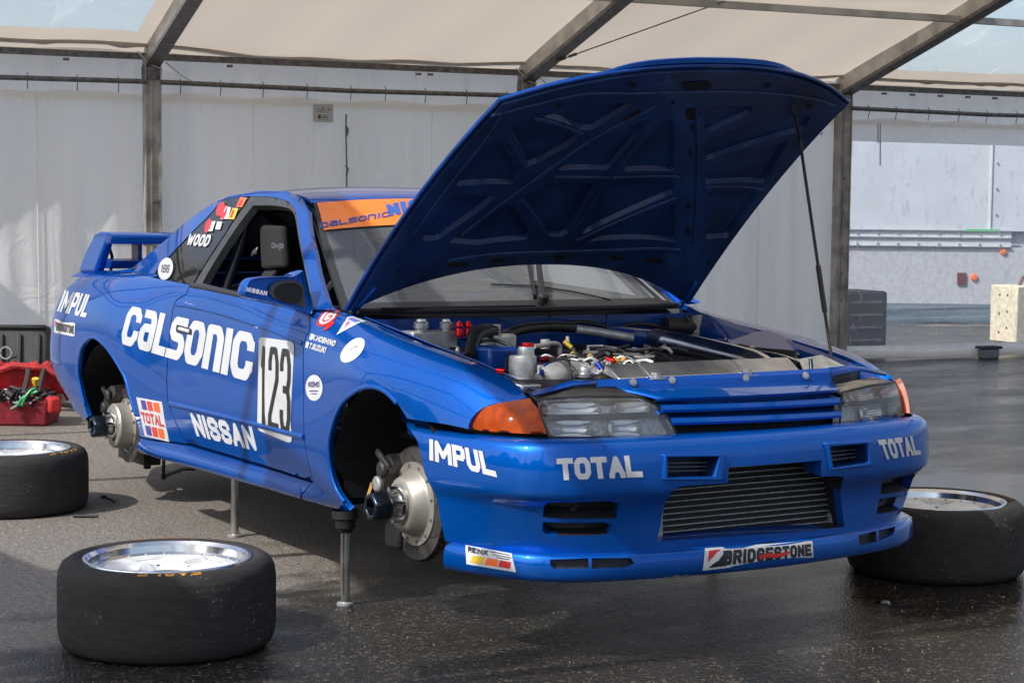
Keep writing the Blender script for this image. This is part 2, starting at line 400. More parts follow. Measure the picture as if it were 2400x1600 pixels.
def word(text, tx=.14, ty=.2, gapw=.12, widths=None, slant=0.):
    """stroke polygons of a word fitted to the unit box; tx stroke thickness in x relative to glyph width, ty relative to height"""
    W = {'I': .42, '1': .5, '.': .35, 'M': 1.35, 'W': 1.4, ' ': .5}
    if widths: W.update(widths)
    tot = sum(W.get(ch, 1) for ch in text)+gapw*(len(text)-1); x = 0; polys = []
    for ch in text:
        w = W.get(ch, 1)
        t = tx
        for st in GL.get(ch, []):
            P = [(x+t/2+px*(w-t) if w > t else x+w/2, ty/2+py*(1-ty)) for px, py in st]
            for (ax, ay), (bx, by) in zip(P[:-1], P[1:]):
                dx, dy = (bx-ax)/t, (by-ay)/ty; L = math.hypot(dx, dy)
                if L < 1e-6: continue
                ex, ey = dx/L*.5, dy/L*.5; nx, ny = -ey, ex
                polys.append([(ax+nx*t, ay+ny*ty), (ax-nx*t, ay-ny*ty), (bx-nx*t, by-ny*ty), (bx+nx*t, by+ny*ty)])
            sq = (not st[0] == st[-1])
            for k, (ax, ay) in enumerate(P):
                if sq and k in (0, len(P)-1):
                    # square ends
                    q = P[1] if k == 0 else P[-2]
                    if abs(q[0]-ax) < 1e-6 or abs(q[1]-ay) < 1e-6:
                        polys.append([(ax-t/2, ay-ty/2), (ax+t/2, ay-ty/2), (ax+t/2, ay+ty/2), (ax-t/2, ay+ty/2)]); continue
                    polys.append([(ax-t/2, ay-ty/2), (ax+t/2, ay-ty/2), (ax+t/2, ay+ty/2), (ax-t/2, ay+ty/2)] if ch in 'AMNWKZ7' else [(ax+cos(a)*t/2, ay+sin(a)*ty/2) for a in np.linspace(0, 2*pi, 9)[:-1]])
                elif ch in 'LEITHFDBPR' and ch not in 'D': polys.append([(ax-t/2, ay-ty/2), (ax+t/2, ay-ty/2), (ax+t/2, ay+ty/2), (ax-t/2, ay+ty/2)])
                else: polys.append([(ax+cos(a)*t/2, ay+sin(a)*ty/2) for a in np.linspace(0, 2*pi, 13)[:-1]])
        x += w+gapw
    out = []
    for p in polys: out.append([((a+slant*b)/tot, min(max(b, 0), 1)) for a, b in p])
    return out
def rrect(x0=0, y0=0, x1=1, y1=1, rx=.1, ry=.1, n=5):
    P = []
    for cx, cy, a0 in ((x1-rx, y1-ry, 0), (x0+rx, y1-ry, pi/2), (x0+rx, y0+ry, pi), (x1-rx, y0+ry, 1.5*pi)):
        for k in range(n+1): a = a0+k*pi/2/n; P.append((cx+rx*cos(a), cy+ry*sin(a)))
    return P
def ell(cx=.5, cy=.5, rx=.5, ry=.5, n=28): return [(cx+rx*cos(2*pi*k/n), cy+ry*sin(2*pi*k/n)) for k in range(n)]
def decal(name, polys, quad, surf, m, parent, off=.0012, grid=.12, left=False):
    """quad px corners: bottom-left, bottom-right, top-right, top-left. Polygons are unioned and wrapped on the surface."""
    H = homog(quad); V = []; Fc = []
    for p in polys: k = len(V); V += [Vector((float(a), float(b))) for a, b in p]; Fc.append(list(range(k, k+len(p))))
    A = np.array([(v.x, v.y) for v in V]); mn, mx = A.min(0), A.max(0)
    gx = np.arange(mn[0]+.001, mx[0], grid*1.0); gy = np.arange(mn[1]+.001, mx[1], max(grid, .2))
    V += [Vector((float(a), float(b))) for a in gx for b in gy]
    r = delaunay_2d_cdt(V, [], Fc, 0, 1e-5); vs = np.array([(v.x, v.y) for v in r[0]]); fs = [tuple(f) for f in r[2]]
    C = np.array([vs[list(f)].mean(0) for f in fs]); k = np.zeros(len(C), bool)
    for p in polys: k |= inpoly(C, p)
    fs = [f for f, q in zip(fs, k) if q]
    used = sorted({i for f in fs for i in f}); mp = {i: j for j, i in enumerate(used)}
    px = H(vs[used]); uv = surf.uvs(px, left) if hasattr(surf, 'uvs') else None
    P, N = surf.ev(uv); P = P+N*off
    if left: P = P*[1, -1, 1]; N = N*[1, -1, 1]
    F2 = []
    for f in fs:
        a, b, c = (mp[i] for i in f); nn = np.cross(P[b]-P[a], P[c]-P[a]); F2.append((a, b, c) if nn@N[a] > 0 else (a, c, b))
    me = bpy.data.meshes.new(name); me.from_pydata([tuple(map(float, v)) for v in P], [], F2); me.materials.append(m)
    me.polygons.foreach_set('use_smooth', [True]*len(F2)); me.normals_split_custom_set([tuple(map(float, N[i])) for f in F2 for i in f])
    o = bpy.data.objects.new(name, me); COL.objects.link(o); o.parent = parent
    return o
class Plane:
    """flat surface in body space with the same interface as Surf"""
    def __init__(s, p0, n, ex=None):
        s.p0 = np.array(p0, float); s.n = np.array(n, float)/np.linalg.norm(n)
        e = np.cross((0, 0, 1), s.n); e = e if np.linalg.norm(e) > .01 else np.array([1., 0, 0]); s.e = e/np.linalg.norm(e); s.g = np.cross(s.n, s.e)
    def hit(s, px, py, left=False):
        d = rayb(px, py); k = ((s.p0-CB)@s.n)/(d@s.n); q = CB+k*d-s.p0; return np.array([q@s.e, q@s.g])
    def uvs(s, pts, left=False): return np.array([s.hit(*p) for p in pts])
    def ev(s, uv):
        uv = np.atleast_2d(uv); return s.p0+uv[:, :1]*s.e+uv[:, 1:]*s.g, np.repeat(s.n[None], len(uv), 0)

# ------------------------------------------------------------------ ground
def ground_mat():
    m = bpy.data.materials.new('wet_asphalt'); m.use_nodes = True; n = m.node_tree.nodes; l = m.node_tree.links; b = n['Principled BSDF']
    tc = n.new('ShaderNodeTexCoord'); mp = n.new('ShaderNodeMapping'); l.new(tc.outputs['Object'], mp.inputs[0])
    def noise(sc, det=6, src=None, rough=.5):
        t = n.new('ShaderNodeTexNoise'); t.inputs['Scale'].default_value = sc; t.inputs['Detail'].default_value = det; t.inputs['Roughness'].default_value = rough
        l.new((src or mp).outputs[0], t.inputs['Vector']); return t
    def rmp(src, a, b_, c=0., d=1.):
        r = n.new('ShaderNodeMapRange'); r.inputs[1].default_value = a; r.inputs[2].default_value = b_; r.inputs[3].default_value = c; r.inputs[4].default_value = d
        l.new(src, r.inputs[0]); return r.outputs[0]
    def mixc(f, a, c):
        x = n.new('ShaderNodeMix'); x.data_type = 'RGBA'
        for i, q in ((6, a), (7, c)):
            if isinstance(q, tuple): x.inputs[i].default_value = (*q, 1)
            else: l.new(q, x.inputs[i])
        l.new(f, x.inputs[0]); return x.outputs[2]
    def math_(op, a, c):
        x = n.new('ShaderNodeMath'); x.operation = op
        for i, q in ((0, a), (1, c)):
            if isinstance(q, (int, float)): x.inputs[i].default_value = q
            else: l.new(q, x.inputs[i])
        return x.outputs[0]
    # stretched wet streaks, wetter to the +Y side and in front
    ms = n.new('ShaderNodeMapping'); ms.inputs['Scale'].default_value = (1.6, .45, 1); ms.inputs['Rotation'].default_value = (0, 0, .35); l.new(tc.outputs['Object'], ms.inputs[0])
    big = noise(.9, 7, ms, .6); med = noise(6, 5)
    sep = n.new('ShaderNodeSeparateXYZ'); l.new(tc.outputs['Object'], sep.inputs[0])
    gy = rmp(sep.outputs[1], -1.6, 3.2, -.08, .34); gx = rmp(sep.outputs[0], -2.6, .3, -.14, .20)
    w = math_('ADD', math_('ADD', big.outputs[0], gy), gx)
    w = math_('ADD', w, math_('MULTIPLY', math_('SUBTRACT', med.outputs[0], .5), .16))
    wet = rmp(w, .52, .62)
    agg = n.new('ShaderNodeTexVoronoi'); agg.inputs['Scale'].default_value = 110; l.new(mp.outputs[0], agg.inputs['Vector'])
    agg2 = n.new('ShaderNodeTexVoronoi'); agg2.inputs['Scale'].default_value = 260; l.new(mp.outputs[0], agg2.inputs['Vector'])
    bw = n.new('ShaderNodeRGBToBW'); l.new(agg.outputs['Color'], bw.inputs[0])
    spots = rmp(bw.outputs[0], .72, .95)
    dry = mixc(spots, (.235, .208, .178), (.42, .37, .31)); fine = noise(45, 6)
    dry2 = mixc(rmp(fine.outputs[0], .35, .7), dry, (.135, .117, .096))
    wetc = mixc(spots, (.022, .019, .0155), (.16, .128, .095))
    col = mixc(wet, dry2, wetc)
    spk = n.new('ShaderNodeTexVoronoi'); spk.inputs['Scale'].default_value = 38; l.new(mp.outputs[0], spk.inputs['Vector'])
    bw2 = n.new('ShaderNodeRGBToBW'); l.new(spk.outputs['Color'], bw2.inputs[0])
    sp = math_('MULTIPLY', rmp(spk.outputs['Distance'], .10, .05), rmp(bw2.outputs[0], .70, .75))
    col = mixc(math_('MULTIPLY', sp, .9), col, (.55, .47, .36))
    l.new(col, b.inputs['Base Color'])
    pud = rmp(w, .66, .84)
    r1 = math_('SUBTRACT', .72, math_('MULTIPLY', wet, .44)); r2 = math_('SUBTRACT', r1, math_('MULTIPLY', pud, .17)); l.new(r2, b.inputs['Roughness'])
    b.inputs['Specular IOR Level'].default_value = .42
    h = math_('ADD', math_('MULTIPLY', agg.outputs['Distance'], .7), math_('MULTIPLY', agg2.outputs['Distance'], .3))
    bp_ = n.new('ShaderNodeBump'); bp_.inputs['Distance'].default_value = .006
    l.new(math_('SUBTRACT', 1.0, math_('MULTIPLY', pud, .8)), bp_.inputs['Strength']); l.new(h, bp_.inputs['Height']); l.new(bp_.outputs[0], b.inputs['Normal'])
    return m
gm = ground_mat()
g = mk('ground', [(-600, -600, 0), (600, -600, 0), (600, 600, 0), (-600, 600, 0)], [(0, 1, 2, 3)], gm); g['kind'] = 'structure'

# ------------------------------------------------------------------ marquee tent
TA = np.array(gp(143, 903)); TB = np.array(gp(2041, 847)); TD = TB-TA; TD /= np.linalg.norm(TD); TN = np.array([TD[1], -TD[0], 0])
def T(s, k, z): return TA+TD*s+TN*k+np.array([0, 0, z])
def tpx(px, py, k=0):
    q = wplane(px, py, TA+TN*k, TN); return (q-TA)@TD, q[2]
CANV = mat('roof_canvas', (.78, .71, .62), .75, noise=.07, nscale=.9, bump=.5, bscale=2.2, dist=.05)
_n = CANV.node_tree
def translucent(m, w=.4, col=(.8, .75, .65)):
    n = m.node_tree.nodes; l = m.node_tree.links; o = n['Material Output']; b = n['Principled BSDF']
    t = n.new('ShaderNodeBsdfTranslucent'); t.inputs[0].default_value = (*col, 1); x = n.new('ShaderNodeMixShader'); x.inputs[0].default_value = w
    l.new(b.outputs[0], x.inputs[1]); l.new(t.outputs[0], x.inputs[2]); l.new(x.outputs[0], o.inputs[0])
translucent(CANV, .44, (.62, .55, .46))
WALLM = mat('wall_vinyl', (.84, .83, .81), .6, noise=.05, nscale=1.2, bump=.35, bscale=3.5, dist=.03)
def folds(m, c1, c2, sc=(1.9, 1.9, .26), dist=.14, strength=.65):
    n = m.node_tree.nodes; l = m.node_tree.links; b = n['Principled BSDF']; tc = n.new('ShaderNodeTexCoord'); mp = n.new('ShaderNodeMapping'); mp.inputs['Scale'].default_value = sc; l.new(tc.outputs['Object'], mp.inputs[0])
    t = n.new('ShaderNodeTexNoise'); t.inputs['Scale'].default_value = 1.3; t.inputs['Detail'].default_value = 3; t.inputs['Roughness'].default_value = .4; t.inputs['Distortion'].default_value = .6; l.new(mp.outputs[0], t.inputs[0])
    t2 = n.new('ShaderNodeTexNoise'); t2.inputs['Scale'].default_value = 2.2; t2.inputs['Detail'].default_value = 7; t2.inputs['Distortion'].default_value = 2.5; l.new(tc.outputs['Object'], t2.inputs[0])
    ad = n.new('ShaderNodeMath'); ad.operation = 'MULTIPLY_ADD'; l.new(t2.outputs[0], ad.inputs[0]); ad.inputs[1].default_value = .22; l.new(t.outputs[0], ad.inputs[2])
    bm = n.new('ShaderNodeBump'); bm.inputs['Strength'].default_value = strength; bm.inputs['Distance'].default_value = dist; l.new(ad.outputs[0], bm.inputs['Height']); l.new(bm.outputs[0], b.inputs['Normal'])
    r = n.new('ShaderNodeMapRange'); r.inputs[1].default_value = .40; r.inputs[2].default_value = .72; l.new(ad.outputs[0], r.inputs[0])
    mx = n.new('ShaderNodeMix'); mx.data_type = 'RGBA'; mx.inputs[6].default_value = (*c1, 1); mx.inputs[7].default_value = (*c2, 1); l.new(r.outputs[0], mx.inputs[0]); l.new(mx.outputs[2], b.inputs['Base Color'])
    return bm, mx
bm_, mx_ = folds(WALLM, (.93, .895, .835), (.98, .945, .89))
translucent(WALLM, .60, (.86, .85, .84))
for t_ in [q for q in WALLM.node_tree.nodes if q.type == 'BSDF_TRANSLUCENT']: WALLM.node_tree.links.new(bm_.outputs[0], t_.inputs['Normal']); WALLM.node_tree.links.new(mx_.outputs[2], t_.inputs['Color'])
POSTM = mat('weathered_aluminium', (.34, .31, .275), .55, .25, noise=.35, nscale=7, rvar=.12)
RAFT = mat('rafter_aluminium', (.50, .48, .44), .5, .2, noise=.25, nscale=5, rvar=.1)
DARKM = mat('grey_steel', (.15, .14, .135), .5, .4, noise=.3)
def pvc(name, haze, tint, sc):
    m = bpy.data.materials.new(name); m.use_nodes = True; n = m.node_tree.nodes; l = m.node_tree.links; n.clear()
    o = n.new('ShaderNodeOutputMaterial'); t = n.new('ShaderNodeBsdfTransparent'); t.inputs[0].default_value = (*tint, 1)
    g = n.new('ShaderNodeBsdfGlossy'); g.inputs['Roughness'].default_value = .12
    fr = n.new('ShaderNodeFresnel'); fr.inputs[0].default_value = 1.4
    tc = n.new('ShaderNodeTexCoord'); mp = n.new('ShaderNodeMapping'); mp.inputs['Rotation'].default_value = (.6, .4, .5); mp.inputs['Scale'].default_value = (1, 3.5, 1.2)
    tx = n.new('ShaderNodeTexNoise'); tx.inputs['Scale'].default_value = sc; tx.inputs['Detail'].default_value = 8; tx.inputs['Distortion'].default_value = 1.2
    l.new(tc.outputs['Object'], mp.inputs[0]); l.new(mp.outputs[0], tx.inputs[0])
    bm = n.new('ShaderNodeBump'); bm.inputs['Strength'].default_value = .25; bm.inputs['Distance'].default_value = .03; l.new(tx.outputs[0], bm.inputs['Height'])
    l.new(bm.outputs[0], g.inputs['Normal'])
    mx = n.new('ShaderNodeMixShader'); l.new(fr.outputs[0], mx.inputs[0]); l.new(t.outputs[0], mx.inputs[1]); l.new(g.outputs[0], mx.inputs[2])
    tr = n.new('ShaderNodeBsdfTranslucent'); tr.inputs[0].default_value = (.85, .88, .95, 1)
    df = n.new('ShaderNodeBsdfDiffuse'); df.inputs[0].default_value = (.6, .62, .66, 1)
    ad = n.new('ShaderNodeMixShader'); ad.inputs[0].default_value = .35; l.new(tr.outputs[0], ad.inputs[1]); l.new(df.outputs[0], ad.inputs[2])
    rp = n.new('ShaderNodeMapRange'); rp.inputs[1].default_value = .58; rp.inputs[2].default_value = .80; rp.inputs[3].default_value = haze; rp.inputs[4].default_value = min(1, haze+.40)
    l.new(tx.outputs[0], rp.inputs[0])
    m2 = n.new('ShaderNodeMixShader'); l.new(rp.outputs[0], m2.inputs[0]); l.new(mx.outputs[0], m2.inputs[1]); l.new(ad.outputs[0], m2.inputs[2]); l.new(m2.outputs[0], o.inputs[0])
    return m
PVCR = pvc('clear_roof_pvc', .15, (.9, .93, .97), 1.5); PVCW = pvc('clear_window_pvc', .22, (.93, .95, .97), 3.4)

tent = empty('marquee_tent', 'white marquee tent with aluminium rafters and clear roof panels sheltering the race car', 'tent', T(.66, 0, 0))
tinv = tent.matrix_world.inverted() if False else None
def tb(mb, name, m, **k):
    c = np.array(tent.location); mb.v = [tuple(np.array(v)-c) for v in mb.v]; return mb.build(name, m, tent, **k)
SL = .29; EAVE = 2.42; RIDGE = 5.6; BACKK = 11.0
def rz(k): return EAVE+SL*k if k < RIDGE else EAVE+SL*RIDGE-SL*(k-RIDGE)
POSTS = [-8.36, -5.35, -2.34, .67, 3.68, 6.69, 9.70]
for i, s in enumerate(POSTS):
    if 0 < s < 8:
        mb = MB(); hw = .058
        # box profile with front grooves
        mb.hexa([T(s-hw, -.05, 0), T(s+hw, -.05, 0), T(s+hw, .05, 0), T(s-hw, .05, 0), T(s-hw, -.05, EAVE-.02), T(s+hw, -.05, EAVE-.02), T(s+hw, .05, EAVE-.02), T(s-hw, .05, EAVE-.02)])
        tb(mb, 'post', POSTM, bevel=.006)
        r_ = MB()
        for ds in (-.058, -.018, .052): r_.bar(T(s+ds+.002, .055, .02), T(s+ds+.002, .055, EAVE-.1), .010, .012, TN)
        tb(r_, 'post_rib', POSTM)
        for z in (1.0, 1.34) if s < 1 else (.55, .78, 1.0, 1.32, 1.6): 
            b_ = MB(); b_.box(T(s+(.02 if s < 1 else -.012), .06, z), (.05 if s < 1 else .014, .012, .02), (TD, TN, (0, 0, 1))); tb(b_, 'post_fixing', DARKM)
    else:
        mb = MB(); mb.bar(T(s, 0, 0), T(s, 0, EAVE), .1, .1); tb(mb, 'post', POSTM)
    # rafters
    mb = MB(); a = T(s, -.05, EAVE-.03); rg = T(s, RIDGE, rz(RIDGE)-.03); fr = T(s, BACKK, rz(BACKK)-.03)
    mb.bar(a, rg, .085, .13); tb(mb, 'rafter', RAFT, bevel=.006)
    m2_ = MB(); m2_.bar(a-np.array([0, 0, .085]), rg-np.array([0, 0, .085]), .11, .03); tb(m2_, 'rafter_flange', DARKM)
    mb = MB(); mb.bar(rg, fr, .085, .13); tb(mb, 'rafter', RAFT)
    if s != 9.7 and abs(s) > 4 or s in (-2.34,):
        mb = MB(); mb.bar(T(s, BACKK, 0), T(s, BACKK, rz(BACKK)), .1, .1); tb(mb, 'post', POSTM)
# beams
def beams(k, dz, r, nm, m, s0=POSTS[0], s1=POSTS[-1], rect=None):
    for a, b in zip(POSTS[:-1], POSTS[1:]):
        mb = MB()
        if rect: mb.bar(T(a+.05, k, rz(k)+dz), T(b-.05, k, rz(k)+dz), *rect)
        else: mb.tube([T(a+.05, k, dz), T((a+b)/2, k, dz-.012), T(b-.05, k, dz)], r, 10)
        tb(mb, nm, m)
beams(0.0, -.03, 0, 'eave_beam', DARKM, rect=(.05, .045)); beams(1.62, -.07, 0, 'purlin', RAFT, rect=(.06, .05))
for k in (3.6, 5.6, 7.6, 9.4, 11.0): beams(k, -.07, 0, 'purlin', RAFT, rect=(.05, .05))
beams(.06, 2.205, .019, 'curtain_pole', DARKM)
for a, b in zip(POSTS[:-1], POSTS[1:]):
    if b < 0 : continue
    for i in range(9):
        s = a+.2+i*(b-a-.3)/8.4+random.uniform(-.03, .03)
        q = T(s, .06, 2.205); mb = MB(); mb.tube([q+np.array([0, 0, z])+TN*k for k, z in ((.0, .03), (.024, .01), (.026, -.02), (.012, -.05), (.005, -.085))], .0035, 6)
        tb(mb, 'curtain_hook', DARKM)
# roof panels
def sheet(name, m, s0, s1, k0, k1, f, ns=30, nk=14, amp=.012, off=0.0, sag=.0):
    P = []; fs = []
    for i in range(ns+1):
        for j in range(nk+1):
            s = s0+(s1-s0)*i/ns; k = k0+(k1-k0)*j/nk; t = i/ns
            P.append(f(s, k)+np.array([0, 0, off+amp*sin(s*3.1+k*2.3)+amp*.6*sin(s*7.7-k*1.3)-sag*4*t*(1-t)]))
    for i in range(ns):
        for j in range(nk): a = i*(nk+1)+j; fs.append((a, a+nk+1, a+nk+2, a+1))
    c = np.array(tent.location); return mk(name, [p-c for p in P], fs, m, tent, smooth=True)
def rf(s, k): return T(s, k, rz(k)+.045)
for a, b in zip(POSTS[:-1], POSTS[1:]):
    clear = b < 1 or a > 6
    if not clear:
        sheet('roof_canvas', CANV, a+.03, b-.03, -.12, RIDGE, rf, 36, 30, .008, sag=.05); sheet('roof_canvas', CANV, a+.03, b-.03, RIDGE, BACKK, rf, 20, 20, .008)
    else:
        bw_ = .13
        sheet('roof_border', CANV, a+.03, b-.03, -.12, .26, rf, 36, 3, .006)
        sheet('roof_border', CANV, a+.03, a+.03+bw_, .26, RIDGE, rf, 2, 20, .003); sheet('roof_border', CANV, b-.03-bw_, b-.03, .26, RIDGE, rf, 2, 20, .003)
        sheet('roof_window', PVCR, a+.03+bw_, b-.03-bw_, .26, RIDGE, rf, 30, 20, .006)
        if a < -5.3+.1 and a > -6: # unseen canvas strip added on the sunny side, skewed to shade the near wheel
            def rf2(s, k): t = (s-(-5.32)); return rf(-5.32+t*max(.02, min(1.6, (-4.77+(k-7.4)*.5375)+5.32)), k)+np.array([0, 0, .012])
            sheet('roof_border', CANV, -5.32, -4.32, 6.45, 9.25, rf2, 8, 24, .001); sheet('roof_window', PVCR, a+.03, b-.03, RIDGE, BACKK, rf, 20, 20, .004)
        else: sheet('roof_window', PVCR, a+.03, b-.03, RIDGE, BACKK, rf, 20, 20, .006)
# eave valance lacing: little bright gaps between roof skirt and beam
for a, b in zip(POSTS[:-1], POSTS[1:]):
    if b < 0: continue
    P = []; fs = []; n = 90
    for i in range(n+1):
        s = a+.03+(b-a-.06)*i/n; w = .018*sin(s*9)+.012*sin(s*23+1)
        P += [T(s, -.02, EAVE+.06), T(s, .045, EAVE+.075), T(s, .055, EAVE+.035+w*.6)]
    for i in range(n): k = i*3; fs += [(k, k+3, k+4, k+1), (k+1, k+4, k+5, k+2)]
    c = np.array(tent.location); mk('roof_skirt', [p-c for p in P], fs, CANV, tent, smooth=True, solid=.003)
# walls
def wallf(s, z, seed, amp=1.):
    t = (2.2-z)/2.2; f = .012*sin(s*5.1+seed)+.010*sin(s*9.3+seed*2+.6*sin(z*1.1))+.006*sin(s*17+seed)+.004*sin(s*31+z)
    return f*(.25+t*.9)*amp+.012*sin(z*3.1+s*2.0)*.4
def wall(s0, s1, z0=.0, z1=2.13, k0=-.075, seed=0., hole=None, nm='wall_curtain', amp=3.4, m=None):
    ns = int((s1-s0)*34); nz = 40; P = []; fs = []
    ss = np.linspace(s0, s1, ns+1); zz = np.linspace(z0, z1, nz+1)
    if hole: ss = np.sort(np.append(ss, [hole[0], hole[1]])); zz = np.sort(np.append(zz, [hole[2], hole[3]]))
    for s in ss:
        for z in zz: P.append(T(s, k0+wallf(s, z, seed, amp), z+(.012*sin(s*8) if z == zz[-1] else 0)))
    W = len(zz)
    for i in range(len(ss)-1):
        for j in range(W-1):
            if hole and hole[0]-1e-6 <= ss[i] and ss[i+1] <= hole[1]+1e-6 and hole[2]-1e-6 <= zz[j] and zz[j+1] <= hole[3]+1e-6: continue
            a = i*W+j; fs.append((a, a+W, a+W+1, a+1))
    c = np.array(tent.location); return mk(nm, [p-c for p in P], fs, m or WALLM, tent, smooth=True)
wall(-2.32, .665, seed=1.3); wall(.675, 2.33, seed=2.2, amp=1.5); wall(2.325, 3.675, seed=4.1, amp=1.4); wall(3.685, 6.685, seed=.5, amp=1.3)
hole = (6.83, 9.35, .135, 1.93)
wall(6.695, 9.66, z0=.02, seed=2, hole=hole, amp=.6)
wp = wall(hole[0]-.01, hole[1]+.01, hole[2]-.01, hole[3]+.01, k0=-.078, seed=2, amp=.6, nm='clear_window', m=PVCW)
# upper valance behind the pole
for a, b, sd in ((-2.3, .665, 1), (.675, 3.675, 2), (3.685, 6.685, 3), (6.695, 9.66, 4)):
    wall(a, b, 2.08, 2.44, -.105, sd, nm='valance', amp=.5)
for i_, s_0 in enumerate([-1.2, -.15, 1.45, 2.9, 4.5, 5.9]):
    mb = MB(); mb.tube([T(s_0, -.060+wallf(s_0, z, 1.3 if s_0 < .66 else (2.2 if s_0 < 2.33 else (4.1 if s_0 < 3.68 else .5)), 3.4 if s_0 < .66 else (1.5 if s_0 < 2.33 else 1.35)), z) for z in np.linspace(.1, 2.1, 24)], .0045, 5); tb(mb, 'curtain_seam', WALLM, smooth=True)
# hem roll and skirt on the ground
for a, b in ((-2.3, .60), (.72, 3.62), (3.74, 6.6), (6.72, 9.66)):
    mb = MB(); mb.tube([T(s, -.045+.02*sin(s*2.2), .05+.012*sin(s*3)) for s in np.linspace(a, b, 30)], .035, 10); tb(mb, 'curtain_hem', WALLM, smooth=True)
# curtain lacing at bay middle, notice, straps
mb = MB(); s_, _ = tpx(815, 300); mb.tube([T(s_+.004*sin(z*9), -.03, z) for z in np.linspace(2.02, 1.15, 14)], .006, 6); tb(mb, 'curtain_lacing', DARKM)
for z in (1.9, 1.6, 1.35):
    mb = MB(); mb.tube([T(s_-.008, -.02, z+.03), T(s_+.008, -.015, z), T(s_-.004, -.02, z-.05)], .009, 6); tb(mb, 'lacing_knot', DARKM)
s0_, z1_ = tpx(738, 243); s1_, z0_ = tpx(785, 287)
NOTE = mat('notice_paper', (.50, .50, .49), .5)
mb = MB(); mb.box(T((s0_+s1_)/2, -.045, (z0_+z1_)/2), (s1_-s0_, .004, z1_-z0_), (TD, TN, (0, 0, 1))); nt_ = tb(mb, 'notice_label', NOTE)
mb = MB(); 
for (u0, u1, v, h) in ((.2, .3, .72, .05), (.42, .55, .78, .06), (.7, .85, .72, .05), (.15, .85, .56, .02), (.3, .6, .64, .03), (.25, .38, .3, .22), (.42, .75, .27, .05), (.45, .7, .38, .03), (.25, .75, .14, .015)):
    mb.box(T(s0_+(u0+u1)/2*(s1_-s0_), -.0425, z0_+v*(z1_-z0_)), ((u1-u0)*(s1_-s0_), .001, h*(z1_-z0_)), (TD, TN, (0, 0, 1)))
mb.v = [tuple(np.array(v)-np.array(tent.location)) for v in mb.v]; mb.build('printed_text', BLKV, nt_)
# strap hanging at window, tension cables, ties
STRAPM = mat('pale_strap', (.5, .5, .5), .6)
for px in (2062, 2068):
    s_, zt = tpx(px, 290); _, zb = tpx(px, 335 if px == 2062 else 388); mb = MB(); mb.bar(T(s_, -.03, zt), T(s_+.01, -.03, zb), .012, .006); tb(mb, 'strap', STRAPM)
def cable(p, q, nm='tension_cable', r=.005): mb = MB(); mb.tube([p, q], r, 6); tb(mb, nm, DARKM)
def praf(px, py, s):   # point in the rafter's vertical plane
    return wplane(px, py, T(s, 0, 0), TD)
c1 = praf(1300, 145, 3.68); c2 = T(4.9, 1.9, rz(1.9)-.1); cable(c1, wplane(1700, 3, T(0, 1.7, 0), TN))
mb = MB(); e = wplane(1700, 3, T(0, 1.7, 0), TN)-c1; e /= np.linalg.norm(e)
mb.tube([c1+e*.02, c1+e*.10], .013, 6); mb.tube([c1+e*.13, c1+e*.2], .012, 6); tb(mb, 'turnbuckle', DARKM)
c1 = praf(1985, 190, 6.69); e2 = wplane(2102, 0, T(0, .9, 0), TN); cable(c1, e2)
e = e2-c1; e /= np.linalg.norm(e); mb = MB(); mb.tube([c1+e*.02, c1+e*.12], .014, 6); mb.tube([c1+e*.14, c1+e*.2], .012, 6); tb(mb, 'turnbuckle', DARKM)
for s in (.67, 3.68):
    p = T(s, .07, EAVE-.12); mb = MB(); mb.tube([p+TD*-.12+np.array([0, 0, .12]), p+TD*-.03+np.array([0, 0, .03]), p+TD*.06], .006, 6); mb.tube([p+TD*.09+np.array([0, 0, .05]), p+TD*.2+np.array([0, 0, -.04]), p+TD*.3+np.array([0, 0, -.09])], .005, 6); tb(mb, 'cable_tie', STRAPM)
    mb = MB(); mb.lathe([(.07, 0), (.075, .03), (.075, .09), (.06, .12)], T(s, 0, EAVE-.2), (0, 0, 1), 12); tb(mb, 'post_collar', DARKM)
# small hooks on eave beam
for s in (.05, 1.25, 2.75, 2.85, 4.6, 5.9, 7.1, 7.4, 7.7, 8.0, 8.3):
    mb = MB(); mb.box(T(s, .02, EAVE-.075), (.04, .03, .018), (TD, TN, (0, 0, 1))); tb(mb, 'beam_clip', DARKM)

# ------------------------------------------------------------------ trailer and boxes outside the clear window
K = -4.2
_sv = (TA, TD, TN); _s0 = tpx(2200, 700, K)[0]; _P0 = T(_s0, K, 0)
TN = np.array([.853, -.522, 0]); TN /= np.linalg.norm(TN); TD = np.array([-TN[1], TN[0], 0]); TA = _P0-TD*_s0-TN*K     # the trailer stands turned towards the sun
def tw(px, py, k=K): s, z = tpx(px, py, k); return T(s, k, z)
TRM = mat('trailer_panel', (.50, .545, .61), .5, .0, noise=.05, nscale=3); TRL = mat('trailer_lower', (.42, .445, .49), .5, noise=.1)
zb_ = .80; tr = empty('box_trailer', 'pale grey riveted box trailer parked outside behind the clear tent window', 'trailer', T(12, K-1.2, 0))
def trb(mb, nm, m, par=None, **k):
    c = np.array(tr.location); mb.v = [tuple(np.array(v)-c) for v in mb.v]; return mb.build(nm, m, par or tr, **k)
zr0 = tpx(2150, 577, K)[1]; zr1 = tpx(2150, 540, K)[1]; s_end = tpx(2370, 560, K)[0]; s_sp = tpx(2322, 450, K)[0]
zl = tpx(2150, 712, K)[1]
AX = (TD, TN, (0, 0, 1))
for nm, a, b in (('side_panel', 5.6, s_sp-.006), ('side_panel', s_sp+.006, 16)):
    mb = MB(); mb.box(T((a+b)/2, K-.03, (zr1+2.7)/2), (b-a, .04, 2.7-zr1), AX); trb(mb, nm, TRM)
mb = MB(); mb.box(T(10.8, K-1.2, 1.68), (10.3, 2.2, 1.9), AX); trb(mb, 'body', TRL)
